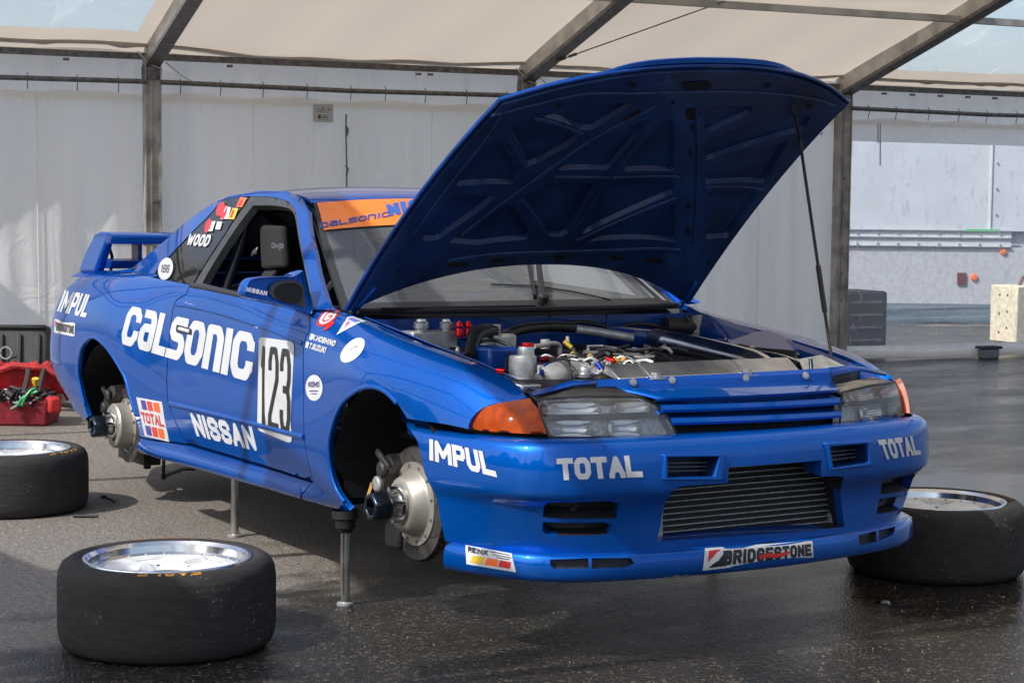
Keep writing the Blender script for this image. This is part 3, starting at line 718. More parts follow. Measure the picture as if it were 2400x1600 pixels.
mb = MB(); mb.box(T(10.8, K-.02, (zr0+zl)/2), (10.4, .04, zr0-zl-.01), AX); trb(mb, 'lower_panel', TRL)
mb = MB()
for z in (zr0, (zr0+zr1)/2+.01, zr1): mb.bar(T(5.6, K+.02, z), T(s_end, K+.02, z), .03, .012)
trb(mb, 'rail', ALU); mb = MB(); mb.box(T((5.6+s_end)/2, K+.005, (zr0+zr1)/2), (s_end-5.6, .01, zr1-zr0), AX); trb(mb, 'rail_plate', TRM)
mb = MB(); mb.box(T(s_sp, K+.0, (zr1+2.7)/2), (.02, .02, 2.7-zr1), AX); trb(mb, 'joint_strip', WHITE)
for i in range(16):
    s = 9.0+i*.24
    if s > s_end: break
    for z in (zr0+.03, zr1-.03):
        mb = MB(); mb.cyl(T(s, K+.01, z), T(s, K+.03, z), .013, 8); trb(mb, 'rivet', ALUD)
for z in np.arange(zr1+.2, 2.6, .3):
    mb = MB(); mb.cyl(T(s_sp+.07, K-.01, z), T(s_sp+.07, K+.01, z), .012, 8); trb(mb, 'rivet', ALUD)
for px, py, r in ((2351, 590, .04), (2283, 650, .045)):
    s, z = tpx(px, py, K); mb = MB(); mb.lathe([(0, .03), (r*.8, .025), (r, 0)], T(s, K, z), TN, 14); trb(mb, 'marker_light', mat('marker_orange', (.8, .16, .02), .3), smooth=True)
s, z = tpx(2253, 653, K); mb = MB(); mb.box(T(s, K+.01, z), (.10, .03, .14), AX); trb(mb, 'reflector_plate', mat('maroon', (.12, .02, .02), .5))
mb = MB(); s, _ = tpx(2300, 545, K); mb.box(T(s, K+.03, zr1+.01), (.4, .012, .025), AX); trb(mb, 'green_label', mat('green_label', (.1, .5, .2), .5))
mb = MB(); mb.box(T(10.8, K-.6, .35), (10, .2, .25), AX); trb(mb, 'chassis_beam', mat('chassis_pink_grey', (.32, .25, .27), .6))
for s in (7.5, 13.5):
    mb = MB(); mb.lathe([(.2, -.12), (.46, -.13), (.5, -.08), (.5, .08), (.46, .13), (.2, .12)], T(s, K-.35, .5), TN, 24); trb(mb, 'wheel', BLK, smooth=True)
TA, TD, TN = _sv
AX = (TD, TN, (0, 0, 1))
# black crate and pale block just outside the curtain
KB = -1.3
s0, z1 = tpx(1990, 683, KB); s1, z0 = tpx(2069, 803, KB); z0 = 0
cr = empty('black_crate', 'black plastic crate standing outside beside the tent post, seen through the clear window', 'crate', T((s0+s1)/2, KB-.25, 0))
mb = MB(); mb.box((0, 0, z1/2), (abs(s1-s0)+.1, .5, z1), AX); mb.build('crate_body', LINER, cr, bevel=.03)
mb = MB()
for i in range(4): mb.box(TN*.255+np.array([0, 0, z1*(.15+.22*i)]), (abs(s1-s0)-.04, .012, .02), AX)
mb.build('crate_rib', DARKM, cr)
s0, z1 = tpx(2331, 672, KB); s1, _ = tpx(2440, 672, KB)
ST = mat('pale_block', (.62, .56, .42), .8, noise=.15)
cb = empty('pale_block', 'cream coloured ballast block with round holes outside the clear window', 'ballast block', T(s0+.36+.20, KB-.3, 0))
mb = MB(); mb.box((0, 0, z1/2), (.40, .42, z1), AX); mb.build('block_body', ST, cb, bevel=.015)
for x in (-.15, -.03):
    for z in np.linspace(.10+.05*(x > -.1), z1-.10, 3): mb = MB(); mb.cyl(TN*(x+.09)-TD*.195+np.array([0, 0, z]), TN*(x+.09)-TD*.203+np.array([0, 0, z]), .014 if x < 0 else .022, 10); mb.build('hole', mat('brown_dark', (.12, .09, .06), .8), cb)
mb = MB(); mb.tube([TD*.0+np.array([0, 0, z1]), TD*.04+np.array([0, 0, z1+.08]), TD*.1+np.array([0, 0, z1+.09])], .018, 8); mb.build('lifting_handle', mat('rusty', (.12, .06, .04), .7), cb)
# weight on curtain hem
s, z = tpx(2322, 832, 0.05); hwt = empty('hem_weight', 'grey block weight holding down the bottom hem of the clear window curtain', 'weight', T(s, .02, 0))
mb = MB(); mb.box((0, 0, .045), (.16, .11, .09), AX); mb.build('block', mat('grey_block', (.16, .17, .18), .7, noise=.2), hwt, bevel=.01)
mb = MB(); mb.box((0, 0, .1), (.22, .13, .025), AX); mb.build('strap_cover', mat('dark_cloth', (.03, .03, .033), .7), hwt, bevel=.01)

# unseen canvas patches added on the sunny roof bays to shade the car
def roofpt(x, y, dz=.05):
    p = np.array([x, y, 0])-TA; k = p@TN; s = p@TD; return T(s, k, rz(k)+dz)
for x0, x1, y0, y1 in ((.80, .94, -4.05, -3.5), (-.62, -.02, -3.98, -3.76)):
    vs = [roofpt(x0, y0)-np.array(tent.location), roofpt(x1, y0)-np.array(tent.location), roofpt(x1, y1)-np.array(tent.location), roofpt(x0, y1)-np.array(tent.location)]
    mk('roof_shade_patch', vs, [(0, 1, 2, 3)], CANV, tent, solid=.003)
# dark tree belt added out of view to darken reflections on the car
BELTM = mat('reflection_belt_leaves', (.03, .05, .022), .9, noise=.5, nscale=.8)
def belt(name, p0, p1, h, seed, label):
    r = random.Random(seed); p0 = np.array(p0, float); p1 = np.array(p1, float); n = 90; d = (p1-p0)/n; nn = np.array([-d[1], d[0], 0]); nn /= np.linalg.norm(nn); vs = []; fs = []; m = 8
    for i in range(n+1):
        hh = h*(.7+.3*sin(i*.37+seed)+.15*sin(i*1.3)+r.uniform(-.08, .08))
        for j in range(m): t = j/(m-1); vs.append(p0+d*i+nn*(2.2*sin(t*3)*(1)+r.uniform(-.5, .5))+np.array([0, 0, hh*t+r.uniform(-.2, .2)*(t > 0)]))
    for i in range(n):
        for j in range(m-1): a = i*m+j; fs.append((a, a+m, a+m+1, a+1))
    o = mk(name, vs, fs, BELTM); o['kind'] = 'stuff'; o['label'] = label; o['category'] = 'trees'; return o
belt('dark_reflection_belt', (-45, -24, 0), (60, -22, 0), 5.5, 1, 'unseen dark tree belt added to darken reflections in the car paint')

# ================================================================== the race car
car = bpy.data.objects.new('race_car', None); COL.objects.link(car)
MW = Matrix([[M3[0, 0], M3[0, 1], M3[0, 2], O[0]], [M3[1, 0], M3[1, 1], M3[1, 2], O[1]], [M3[2, 0], M3[2, 1], M3[2, 2], O[2]], [0, 0, 0, 1]])
car.matrix_world = MW
setp(car, 'blue number 123 racing coupe raised on air jacks with its bonnet open and wheels off', 'car')

# ---- side surface, nose to tail, rows from sill to top edge
def stn(x, hw, rows): return [(x+(r[2] if len(r) > 2 else 0), -(hw-r[0]), r[1]) for r in rows]
SB = [
 stn(.635, .755, [(.06,.20),(.03,.24),(.02,.30),(.01,.38),(.0,.46),(.0,.535,-.01),(.015,.57,-.02),(.03,.60,-.03),(.045,.625,-.04),(.07,.645,-.05)]),
 stn(.585, .80, [(.06,.20),(.03,.24),(.02,.30),(.01,.38),(.0,.46),(.005,.54),(.02,.58),(.035,.61),(.055,.64),(.085,.662)]),
 stn(.50, .842, [(.06,.20),(.03,.24),(.02,.30),(.01,.38),(.0,.46),(.012,.545),(.03,.60),(.055,.64),(.09,.676),(.145,.690)]),
 stn(.36, .868, [(.06,.20),(.03,.24),(.02,.30),(.01,.38),(.0,.46),(.004,.55),(.02,.62),(.05,.68),(.095,.718),(.172,.724)]),
 stn(.20, .882, [(.06,.20),(.03,.24),(.02,.30),(.01,.38),(.0,.46),(.0,.57),(.012,.65),(.045,.715),(.10,.748),(.184,.748)]),
 stn(.0, .890, [(.06,.20),(.03,.24),(.02,.30),(.01,.38),(.0,.47),(.0,.61),(.008,.68),(.045,.748),(.11,.780),(.192,.775)]),
 stn(-.22, .886, [(.06,.20),(.03,.24),(.02,.30),(.01,.38),(.0,.47),(.0,.60),(.010,.69),(.048,.772),(.11,.808),(.185,.806)]),
 stn(-.42, .876, [(.06,.20),(.025,.23),(.015,.29),(.006,.37),(.0,.46),(.006,.58),(.022,.69),(.058,.79),(.11,.834),(.17,.838)]),
 stn(-.62, .868, [(.06,.202),(.008,.226),(.018,.285),(.008,.36),(.0,.455),(.012,.58),(.030,.70),(.055,.80),(.078,.855),(.125,.872)]),
 stn(-.90, .864, [(.06,.202),(.008,.226),(.018,.285),(.008,.36),(.0,.455),(.012,.58),(.030,.71),(.052,.82),(.074,.872),(.115,.892)]),
 stn(-1.30, .863, [(.06,.202),(.008,.226),(.018,.285),(.008,.36),(.0,.455),(.012,.58),(.030,.72),(.050,.84),(.072,.900),(.11,.922)]),
 stn(-1.80, .866, [(.06,.203),(.008,.226),(.018,.285),(.008,.36),(.0,.46),(.012,.59),(.030,.74),(.052,.87),(.078,.932),(.12,.955)]),
 stn(-2.10, .874, [(.06,.205),(.012,.228),(.020,.285),(.008,.36),(.0,.465),(.006,.60),(.026,.75),(.058,.88),(.095,.94),(.15,.962)]),
 stn(-2.35, .886, [(.06,.21),(.03,.24),(.02,.30),(.01,.38),(.0,.475),(.0,.62),(.018,.76),(.062,.885),(.115,.945),(.18,.965)]),
 stn(-2.62, .894, [(.06,.22),(.03,.25),(.02,.31),(.01,.39),(.0,.49),(.0,.65),(.014,.77),(.065,.89),(.13,.95),(.21,.968)]),
 stn(-2.95, .890, [(.08,.26),(.045,.29),(.028,.34),(.012,.41),(.0,.50),(.0,.64),(.018,.77),(.07,.885),(.135,.945),(.22,.965)]),
 stn(-3.25, .876, [(.10,.29,.06),(.06,.32,.05),(.04,.37,.03),(.016,.43,.01),(.0,.52),(.002,.65),(.022,.77),(.07,.875,.02),(.13,.935,.04),(.20,.962,.06)]),
 stn(-3.47, .842, [(.12,.31,.14),(.08,.34,.12),(.05,.39,.08),(.022,.45,.03),(.0,.54),(.003,.66),(.022,.77),(.06,.865,.03),(.11,.92,.07),(.17,.955,.11)]),
 stn(-3.61, .775, [(.12,.31,.17),(.09,.34,.14),(.06,.39,.09),(.03,.45,.03),(.0,.54),(.003,.66),(.02,.77,.01),(.05,.86,.05),(.09,.92,.10),(.13,.95,.16)]),
 stn(-3.69, .64, [(.10,.31,.17),(.08,.34,.14),(.05,.39,.09),(.02,.45,.03),(.0,.54),(.0,.66),(.0,.77,.02),(.01,.86,.08),(.02,.92,.14),(.03,.95,.22)]),
 stn(-3.76, .35, [(.0,.31,.17),(.0,.34,.14),(.0,.39,.09),(.0,.45,.03),(.0,.54),(.0,.66),(.0,.77,.02),(.0,.86,.08),(.0,.92,.14),(.0,.95,.24)]),
 stn(-3.78, .0, [(.0,.31,.17),(.0,.34,.14),(.0,.39,.09),(.0,.45,.03),(.0,.54),(.0,.66),(.0,.77,.02),(.0,.86,.08),(.0,.92,.14),(.0,.95,.25)]),
]
B = Surf(SB, 10, 8).orient((-1.3, -20, .6))
NB = len(SB)-1
def UB(st, row): return np.array([st/NB*B.Lu, row/9*B.Lv])

# ---- front bumper surface, right arch round to left arch
base = [(.06,.889),(.15,.887),(.24,.882),(.34,.874),(.44,.862),(.53,.848),(.62,.822),(.695,.780),(.755,.712),(.800,.610),(.830,.46),(.850,.28),(.862,.12),(.866,0)]
bb = base+[(x, -h) for x, h in base[::-1][1:]]
BZ = [.200,.25,.31,.350,.382,.415,.50,.528,.541,.545]
d_side = [.026,.024,.020,.014,.003,0,.004,.014,.036,.075]; d_cor = [.098,.080,.058,.042,.006,0,.004,.014,.036,.085]; d_cen = [.052,.050,.046,.034,.005,0,.003,.012,.032,.10]
def bstation(i, n, dz_=None):
    x, h = bb[i]; a = bb[max(i-1, 0)]; b_ = bb[min(i+1, len(bb)-1)]; t = np.array([b_[0]-a[0], b_[1]-a[1]]); t = t/np.linalg.norm(t); nn = np.array([-t[1], t[0]]); nn = nn if nn@np.array([x-.2, h]) > 0 else -nn
    return np.array([x, -h]), np.array([nn[0], -nn[1]])
SA = []
for i in range(len(bb)):
    j = min(i, len(bb)-1-i); p, nn = bstation(i, 0)
    w = [0, 0, 0, .1, .3, .6, .9, 1, 1, .8, .4, .1, 0, 0][j]; cw = [0, 0, 0, 0, 0, 0, 0, .05, .15, .4, .75, .95, 1, 1][j]
    row = []
    for k, z in enumerate(BZ):
        d = d_side[k]*(1-w)*(1-cw)+d_cor[k]*w*(1-cw)+d_cen[k]*cw; q = p-nn*d; row.append((q[0], q[1], z))
    SA.append(row)
A_ = Surf(SA, 8, 8).orient((20, 0, .4))
LZ = [(.128, .040), (.133, .012), (.150, .002), (.188, .002), (.207, .008), (.212, .05)]
SL_ = []
for i in range(len(bb)):
    j = min(i, len(bb)-1-i); p, nn = bstation(i, 0); w = [0, 0, 0, .1, .3, .6, .9, 1, 1, .8, .5, .3, .2, .2][j]
    SL_.append([((p-nn*(d+.045*w))[0], (p-nn*(d+.045*w))[1], z) for z, d in LZ])
LIP = Surf(SL_, 8, 6).orient((20, 0, .1))
# ---- lamp surface (right, mirrored for the left)
lp = [(.34,.840),(.42,.822),(.51,.798),(.60,.752),(.665,.690),(.710,.60),(.738,.48),(.756,.36),(.766,.25)]
LS = Surf([[(x-d*1.0, -(h-d*.6), z) for z, d in ((.520, -.004), (.56, 0), (.60, .008), (.64, .022), (.69, .055))] for x, h in lp], 8, 6).orient((20, -10, .6))

# ---- greenhouse side
def gh(x, z):
    hb = np.interp(-x, [.4, .6, 1.2, 1.8, 2.2, 2.5, 2.9, 3.4], [.775, .785, .795, .79, .77, .735, .675, .60]); t = z-.88
    return hb-.42*t-.42*t*t*(1 if t > 0 else 0)
xs_g = [-.42, -.55, -.70, -.85, -1.0, -1.15, -1.3, -1.5, -1.7, -1.9, -2.1, -2.3, -2.5, -2.7, -2.9, -3.1, -3.3]
zs_g = [.80, .88, .95, 1.02, 1.09, 1.16, 1.22, 1.27, 1.31, 1.345]
G_ = Surf([[(x, -gh(x, z)-0, z) for z in zs_g] for x in xs_g], 6, 6).orient((-1.3, -20, 1))
# ---- windscreen, roof, rear glass, deck : centre / edge curves
cen = [(-.46,.850),(-.70,1.00),(-.95,1.155),(-1.14,1.262),(-1.19,1.285),(-1.40,1.318),(-1.70,1.330),(-2.00,1.318),(-2.18,1.288),(-2.25,1.262),(-2.55,1.125),(-2.90,.985),(-3.00,.972),(-3.25,.972),(-3.50,.955)]
edg = [(-.62,.715,.850),(-.82,.665,.985),(-1.02,.612,1.125),(-1.175,.560,1.238),(-1.22,.552,1.262),(-1.42,.548,1.292),(-1.70,.545,1.300),(-2.00,.545,1.284),(-2.18,.548,1.252),(-2.25,.552,1.225),(-2.55,.585,1.105),(-2.90,.635,.985),(-3.00,.66,.970),(-3.25,.67,.966),(-3.45,.66,.955)]
ST_ = []
for (cx, cz), (ex, eh, ez) in zip(cen, edg):
    ST_.append([(ex+(cx-ex)*(1-abs(t)**2.2), t*eh, ez+(cz-ez)*(1-abs(t)**2.4)) for t in np.linspace(-1, 1, 11)])
T_ = Surf(ST_, 8, 6).orient((-1.5, 0, 30)); NT = len(cen)-1
def UT(st, t): return np.array([st/NT*T_.Lu, (t+1)/2*T_.Lv])

P_ = car
def pair(name, surf, outer, m, holes=(), parent=None, **k):
    a = shell(name, surf, outer, holes, m, parent or P_, False, **k); b = shell(name, surf, outer, holes, m, parent or P_, True, **k); return a, b
GAP = .0034
# arches (pixels)
archF = [(1043,1267),(1030,1205),(1010,1140),(985,1060),(954,982),(930,945),(905,920),(878,907),(850,908),(820,925),(797,950),(780,990),(770,1035),(770,1080),(776,1115),(788,1148),(806,1176),(822,1196)]
archR = [(328,1023),(317,972),(306,936),(294,890),(278,858),(258,826),(238,803),(217,790),(197,803),(186,826),(182,857),(183,885),(189,915),(197,946),(206,976)]
# fender
f_gap = [(726,738),(725,775),(717,790),(712,813),(711,870),(712,949),(713,1018),(717,1058),(733,1127)]
fo = np.concatenate([
  cat_r(B.uvs([(808,724),(833,735),(900,762),(994,806),(1078,835),(1155,867),(1226,905),(1242,927)]), 4)[:-1],
  cat_r(B.uvs([(1242,927),(1181,943),(1142,952),(1116,969),(1101,990),(1098,1006)]), 4)[:-1],
  cat_r(B.uvs([(1098,1006),(1043,995),(954,982)]), 4)[:-1],
  cat_r(B.uvs(archF[4:]), 4)[:-1],
  B.uvs([(822,1196),(808,1205),(710,1170),(709,1156),(724,1139)]),
  B.uvs([(733,1127)]),
  cat_r(B.uvs(f_gap[::-1]), 4)[1:], B.uvs([(737,732)])])
pair('front_fender', B, fo, PAINT, gap=.0026, thick=.02, step=.03)
# door
do = np.concatenate([cat_r(B.uvs(f_gap), 4)[:-1], B.uvs([(733,1127),(442,1039)]), cat_r(B.uvs([(432,1030),(410,985),(393,942)]), 4)[:-1],
  cat_r(B.uvs([(393,942),(391,880),(397,790),(408,714),(414,703),(436,689),(446,668)]), 4)[:-1], cat_r(B.uvs([(446,668),(530,684),(640,708),(735,733)]), 4)[:-1]])
door_r, door_l = pair('door', B, do, PAINT, gap=GAP, thick=.03, step=.035)
# quarter panel
qo = np.concatenate([cat_r(B.uvs([(446,668),(436,689),(414,703),(408,714),(397,790),(391,880),(393,942)]), 4)[:-1], cat_r(B.uvs([(393,942),(410,985),(432,1030),(440,1038)]), 4)[:-1],
  B.uvs([(440,1040)]), cat_r(B.uvs(archR), 4)[:-1], B.uvs([(206,976)]), [UB(15.4, .0), UB(17, 0), UB(18, 0), UB(19, 0), UB(20, 0), UB(21, 0), UB(21, 9), UB(20, 9), UB(19, 9), UB(18, 9), UB(17, 9), UB(16, 9), UB(15, 9), UB(14, 8.9), UB(13, 8.8)], B.uvs([(354,650)])])
pair('rear_quarter_panel', B, qo, PAINT, gap=.0022, thick=.02, step=.035)
# sill
so_ = np.concatenate([B.uvs([(329,1025),(440,1042),(560,1078),(731,1131),(722,1141),(708,1156)]), B.uvs([(707,1169),(600,1140),(494,1112),(400,1084),(328,1061)])])
sill_r, sill_l = pair('sill', B, so_, PAINT, gap=GAP, thick=.05, step=.03)
def ribbon(name, surf, pts, w, h, m, parent, left=False, off=0.):
    """rounded raised strip following pixel points on a surface"""
    uv = cat_r(surf.uvs(pts), 6); P, N = surf.ev(uv)
    if left: P = P*[1, -1, 1]; N = N*[1, -1, 1]
    mb = MB(); vs = []; n = len(P)
    for i in range(n):
        t = P[min(i+1, n-1)]-P[max(i-1, 0)]; t /= np.linalg.norm(t); s = np.cross(N[i], t)
        for a, b in ((-.5, -.2), (-.46, .5), (-.25, 1), (.25, 1), (.46, .5), (.5, -.2)): vs.append(P[i]+s*w*a+N[i]*(h*b+off))
    fs = [(i*6+k, i*6+k+1, (i+1)*6+k+1, (i+1)*6+k) for i in range(n-1) for k in range(5)]+[tuple(range(6)), tuple((n-1)*6+k for k in range(6))[::-1]]
    if left: fs = [f[::-1] for f in fs]
    return mk(name, vs, fs, m, parent, smooth=True, angle=50)
for lf in (False, True):
    dr = door_l if lf else door_r; sr = sill_l if lf else sill_r
    ribbon('side_moulding', B, [(398,945),(480,965),(600,995),(712,1024)], .020, .007, PAINT, dr, lf)
    ribbon('character_line', B, [(412,713),(520,735),(620,768),(708,805)], .018, .004, PAINT, dr, lf)
    for dy in (6, 12, 18): ribbon('sill_groove', B, [(440,1044+dy),(560,1080+dy*1.05),(705,1132+dy*1.2)], .006, .0035, PAINT, sr, lf)
    ribbon('belt_seal', B, [(448,668),(530,684),(640,708),(733,732)], .022, .008, RUB, dr, lf)
# arch lips
for lf in (False, True):
    ribbon('arch_lip', B, archF[5:-1], .016, .006, PAINT, P_, lf, off=-.002); ribbon('arch_lip', B, archR[1:-1], .016, .006, PAINT, P_, lf, off=-.002)
# door handle flush
decal('door_handle', [rrect(0, 0, 1, 1, .12, .2)], [(413,776),(451,786),(451,771),(415,760)], B, BLK, door_r, off=.0022); ribbon('handle_blade', B, [(421,770),(446,777)], .016, .008, WHITE, door_r)

# ---- bumper
def qz(pts): return A_.uvs(pts)
mouth = [(1538,1268),(1548,1232),(1562,1172),(1574,1150),(1595,1139),(1706,1131),(1708,1094),(1925,1078),(1926,1116),(1978,1115),(1980,1234)]
ductR = [(1561,1071),(1682,1069),(1670,1116),(1561,1118)]; ductL = [(1940,1046),(2028,1039),(2031,1083),(1947,1095)]
bdRu = [(1272,1212),(1275,1185),(1287,1177),(1425,1173),(1452,1180),(1446,1214)]; bdRl = [(1272,1223),(1412,1223),(1436,1228),(1426,1250),(1395,1254),(1281,1254),(1271,1244)]
bdLu = [(2070,1124),(2157,1108),(2142,1150),(2064,1158)]; bdLl = [(2061,1168),(2135,1157),(2121,1193),(2054,1204)]
NA = len(bb)-1
def UA(st, row): return np.array([st/NA*A_.Lu, row/9*A_.Lv])
bo = np.concatenate([cat_r(qz([(954,984),(1043,997),(1098,1008)]), 4)[:-1], [A_.uvs([(1098,1008)])[0], A_.uvs([(1128,1016)])[0], A_.uvs([(1288,1024)])[0]],
   [UA(s, 9) for s in np.arange(9, 17.1, .5)], [UA(s, 8.4) for s in (18, 19, 20, 21, 22)], [UA(24, 8.9)], [UA(25.2, 9)], [UA(23, 0)], [UA(s, 0) for s in np.arange(22.5, 3.2, -.5)], cat_r(qz(archF[:5]), 4)[:-1]])
holes = [qz(h) for h in (mouth, ductR, ductL, bdRu, bdRl, bdLu, bdLl)]
bump = shell('front_bumper', A_, bo, holes, PAINT, P_, thick=.03, step=.028, gap=.001)
def UL(st, row): return np.array([st/NA*LIP.Lu, row/5*LIP.Lv])
lsl = [[(1289,1311),(1378,1307),(1380,1332),(1300,1333),(1291,1325)], [(1387,1307),(1478,1307),(1487,1320),(1467,1330),(1387,1332)], [(2012,1254),(2054,1243),(2055,1269),(2014,1278)], [(2059,1242),(2099,1233),(2094,1252),(2060,1267)]]
lo = np.array([UL(s, 0) for s in np.arange(3.15, 22.9, .5)]+[UL(s, 5) for s in np.arange(22.85, 3.1, -.5)])
lip = shell('front_lip_spoiler', LIP, lo, [LIP.uvs(h) for h in lsl], PAINT, P_, thick=.02, step=.025)
# recesses
def recess(surf, px, depth, m, name='duct_recess', uv=None, shrink=.0, back=True, parent=None):
    uv = densify(surf.uvs(px) if uv is None else uv, .03); P, N = surf.ev(uv); c = P.mean(0); nav = N.mean(0); nav /= np.linalg.norm(nav); n = len(P)
    Q = P-nav*depth; Q = Q+(Q.mean(0)-Q)*shrink; P = P-N*.001
    vs = list(P)+list(Q); fs = [(i, (i+1) % n, n+(i+1) % n, n+i) for i in range(n)]
    if back: fs.append(tuple(range(n, 2*n)))
    return mk(name, vs, fs, m, parent or bump)
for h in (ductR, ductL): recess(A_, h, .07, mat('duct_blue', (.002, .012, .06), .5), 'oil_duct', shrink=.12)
for h in (ductR, ductL):
    q = A_.uvs(h); P, N = A_.ev(q)
    for t in (.3, .5, .7): mb = MB(); mb.bar(P[0]+(P[3]-P[0])*t-N[0]*.04, P[1]+(P[2]-P[1])*t-N[0]*.04, .004, .003); mb.build('duct_fin', DARKM, bump)
for h in (bdRu, bdRl, bdLu, bdLl): recess(A_, h, .05, BLK, 'brake_duct', shrink=.08)
for h in lsl: recess(LIP, h, .018, BLK, 'lip_slot', shrink=.05)
uvm = A_.uvs(mouth); rc_ = recess(A_, None, .09, PAINTD, 'mouth_recess', uv=uvm, back=False); rc_.data.materials.append(BLK)
for p_ in rc_.data.polygons:
    if p_.center[1] > .26 and p_.center[2] < .43: p_.material_index = 1
mb = MB(); mb.box((.60, 0, .33), (.01, 1.1, .24)); mb.build('mouth_backing', LINER, bump)
def frame_ring(px_out, px_in, h, parent):
    o = A_.uvs(px_out); i = A_.uvs(px_in); n = len(o); Po, No = A_.ev(densify(o, .02)); 
    Po, No = A_.ev(o); Pi, Ni = A_.ev(i); Mi = Po+(Pi-Po)*.35; vs = list(Po-No*.002)+list(Mi+No*h)+list(Pi+Ni*h*.9)+list(Pi-Ni*.02); fs = []
    for k in range(3): fs += [(k*n+a, k*n+(a+1) % n, (k+1)*n+(a+1) % n, (k+1)*n+a) for a in range(n)]
    return mk('duct_frame', vs, fs, PAINT, parent, bevel=.004, seg=3)
frame_ring([(1549,1063),(1697,1062),(1701,1127),(1550,1125)], ductR, .012, bump); frame_ring([(1928,1036),(2037,1030),(2041,1093),(1943,1103)], ductL, .012, bump)
# intercooler behind the mouth
icx = .735
c4 = [Xp(1548,1262,icx), Xp(1948,1233,icx), Xp(1942,1090,icx), Xp(1590,1112,icx)]
zb, zt = c4[0][2], c4[3][2]+.01; yl, yr = Xp(1553,1200,icx)[1], Xp(1945,1180,icx)[1]
ic = MB(); ic.box((icx-.05, (yl+yr)/2, (zb+zt)/2), (.08, yr-yl, zt-zb)); ico = ic.build('intercooler', CORE, P_)
nrow = 11
for i in range(nrow+1):
    z = zb+(zt-zb)*i/nrow; mb = MB(); mb.box((icx-.006, (yl+yr)/2, z), (.012, yr-yl, .0032)); mb.build('cooler_bar', TUBE, ico)
mb = MB()
for i in range(nrow):
    for k in range(60):
        y = yl+(yr-yl)*(k+.5)/60+random.uniform(-.002, .002); z = zb+(zt-zb)*(i+.5)/nrow
        mb.bar((icx-.012, y-.003, z-.011), (icx-.012, y+.003, z+.011), .0015, .002, (1, 0, 0))
fn = mb.build('cooler_fins', mat('fin_dark', (.05, .05, .05), .5, .5), ico); fn['kind'] = 'stuff'
for y, s in ((yl-.012, -1), (yr+.012, 1)):
    mb = MB(); mb.box((icx-.03, y, (zb+zt)/2), (.07, .024, zt-zb+.01)); mb.build('end_tank', ALUD, ico, bevel=.004)
mb = MB(); a = Xp(1955,1110,.70); b_ = Xp(1972,1110,.70); mb.hexa([(.66, yr+.025, zb), (.66, yr+.05, zb+.02), (.72, yr+.05, zb+.02), (.72, yr+.025, zb), (.66, yr+.025, zt-.01), (.66, yr+.10, zt-.01), (.72, yr+.10, zt-.01), (.72, yr+.025, zt-.01)]); mb.build('cooler_outlet', CAST, ico, bevel=.006)
mb = MB(); a = Xp(1355,1190,.70); mb.cyl(a+[0, -.03, 0], a+[0, .0, .0], .008, 8); mb.cyl(a+[0, .01, 0], a+[0, .04, .003], .007, 8); mb.build('duct_fitting', CHROME, bump)

# ---- lamps
hlR = [(1262,940),(1380,934),(1500,935),(1531,949),(1558,975),(1572,997),(1582,1019),(1430,1022),(1289,1021),(1272,977)]
amR = [(1243,936),(1262,960),(1282,1017),(1212,1015),(1130,1009),(1105,1002),(1101,994),(1111,974),(1137,957),(1179,945)]
hlL = [(1975,922),(2040,908),(2098,896),(2111,922),(2117,970),(1969,991),(1970,955)]
amL = [(2114,915),(2128,928),(2138,951),(2138,973),(2119,973)]
LSM = mat('lamp_bowl', (.90, .90, .88), .22, .25, noise=.25, nscale=70, bump=.9, bscale=80, dist=.02); LBK = mat('lamp_black', (.008, .008, .009), .5)
def lamp(px, left):
    uv = LS.uvs(px, left); o = shell('headlight', LS, uv, (), LENS, P_, left, thick=.01, step=.03, off=.004)
    shell('reflector', LS, offset_poly(uv, .004), (), LSM, o, left, thick=0, step=.03, off=-.035)
    return o, uv
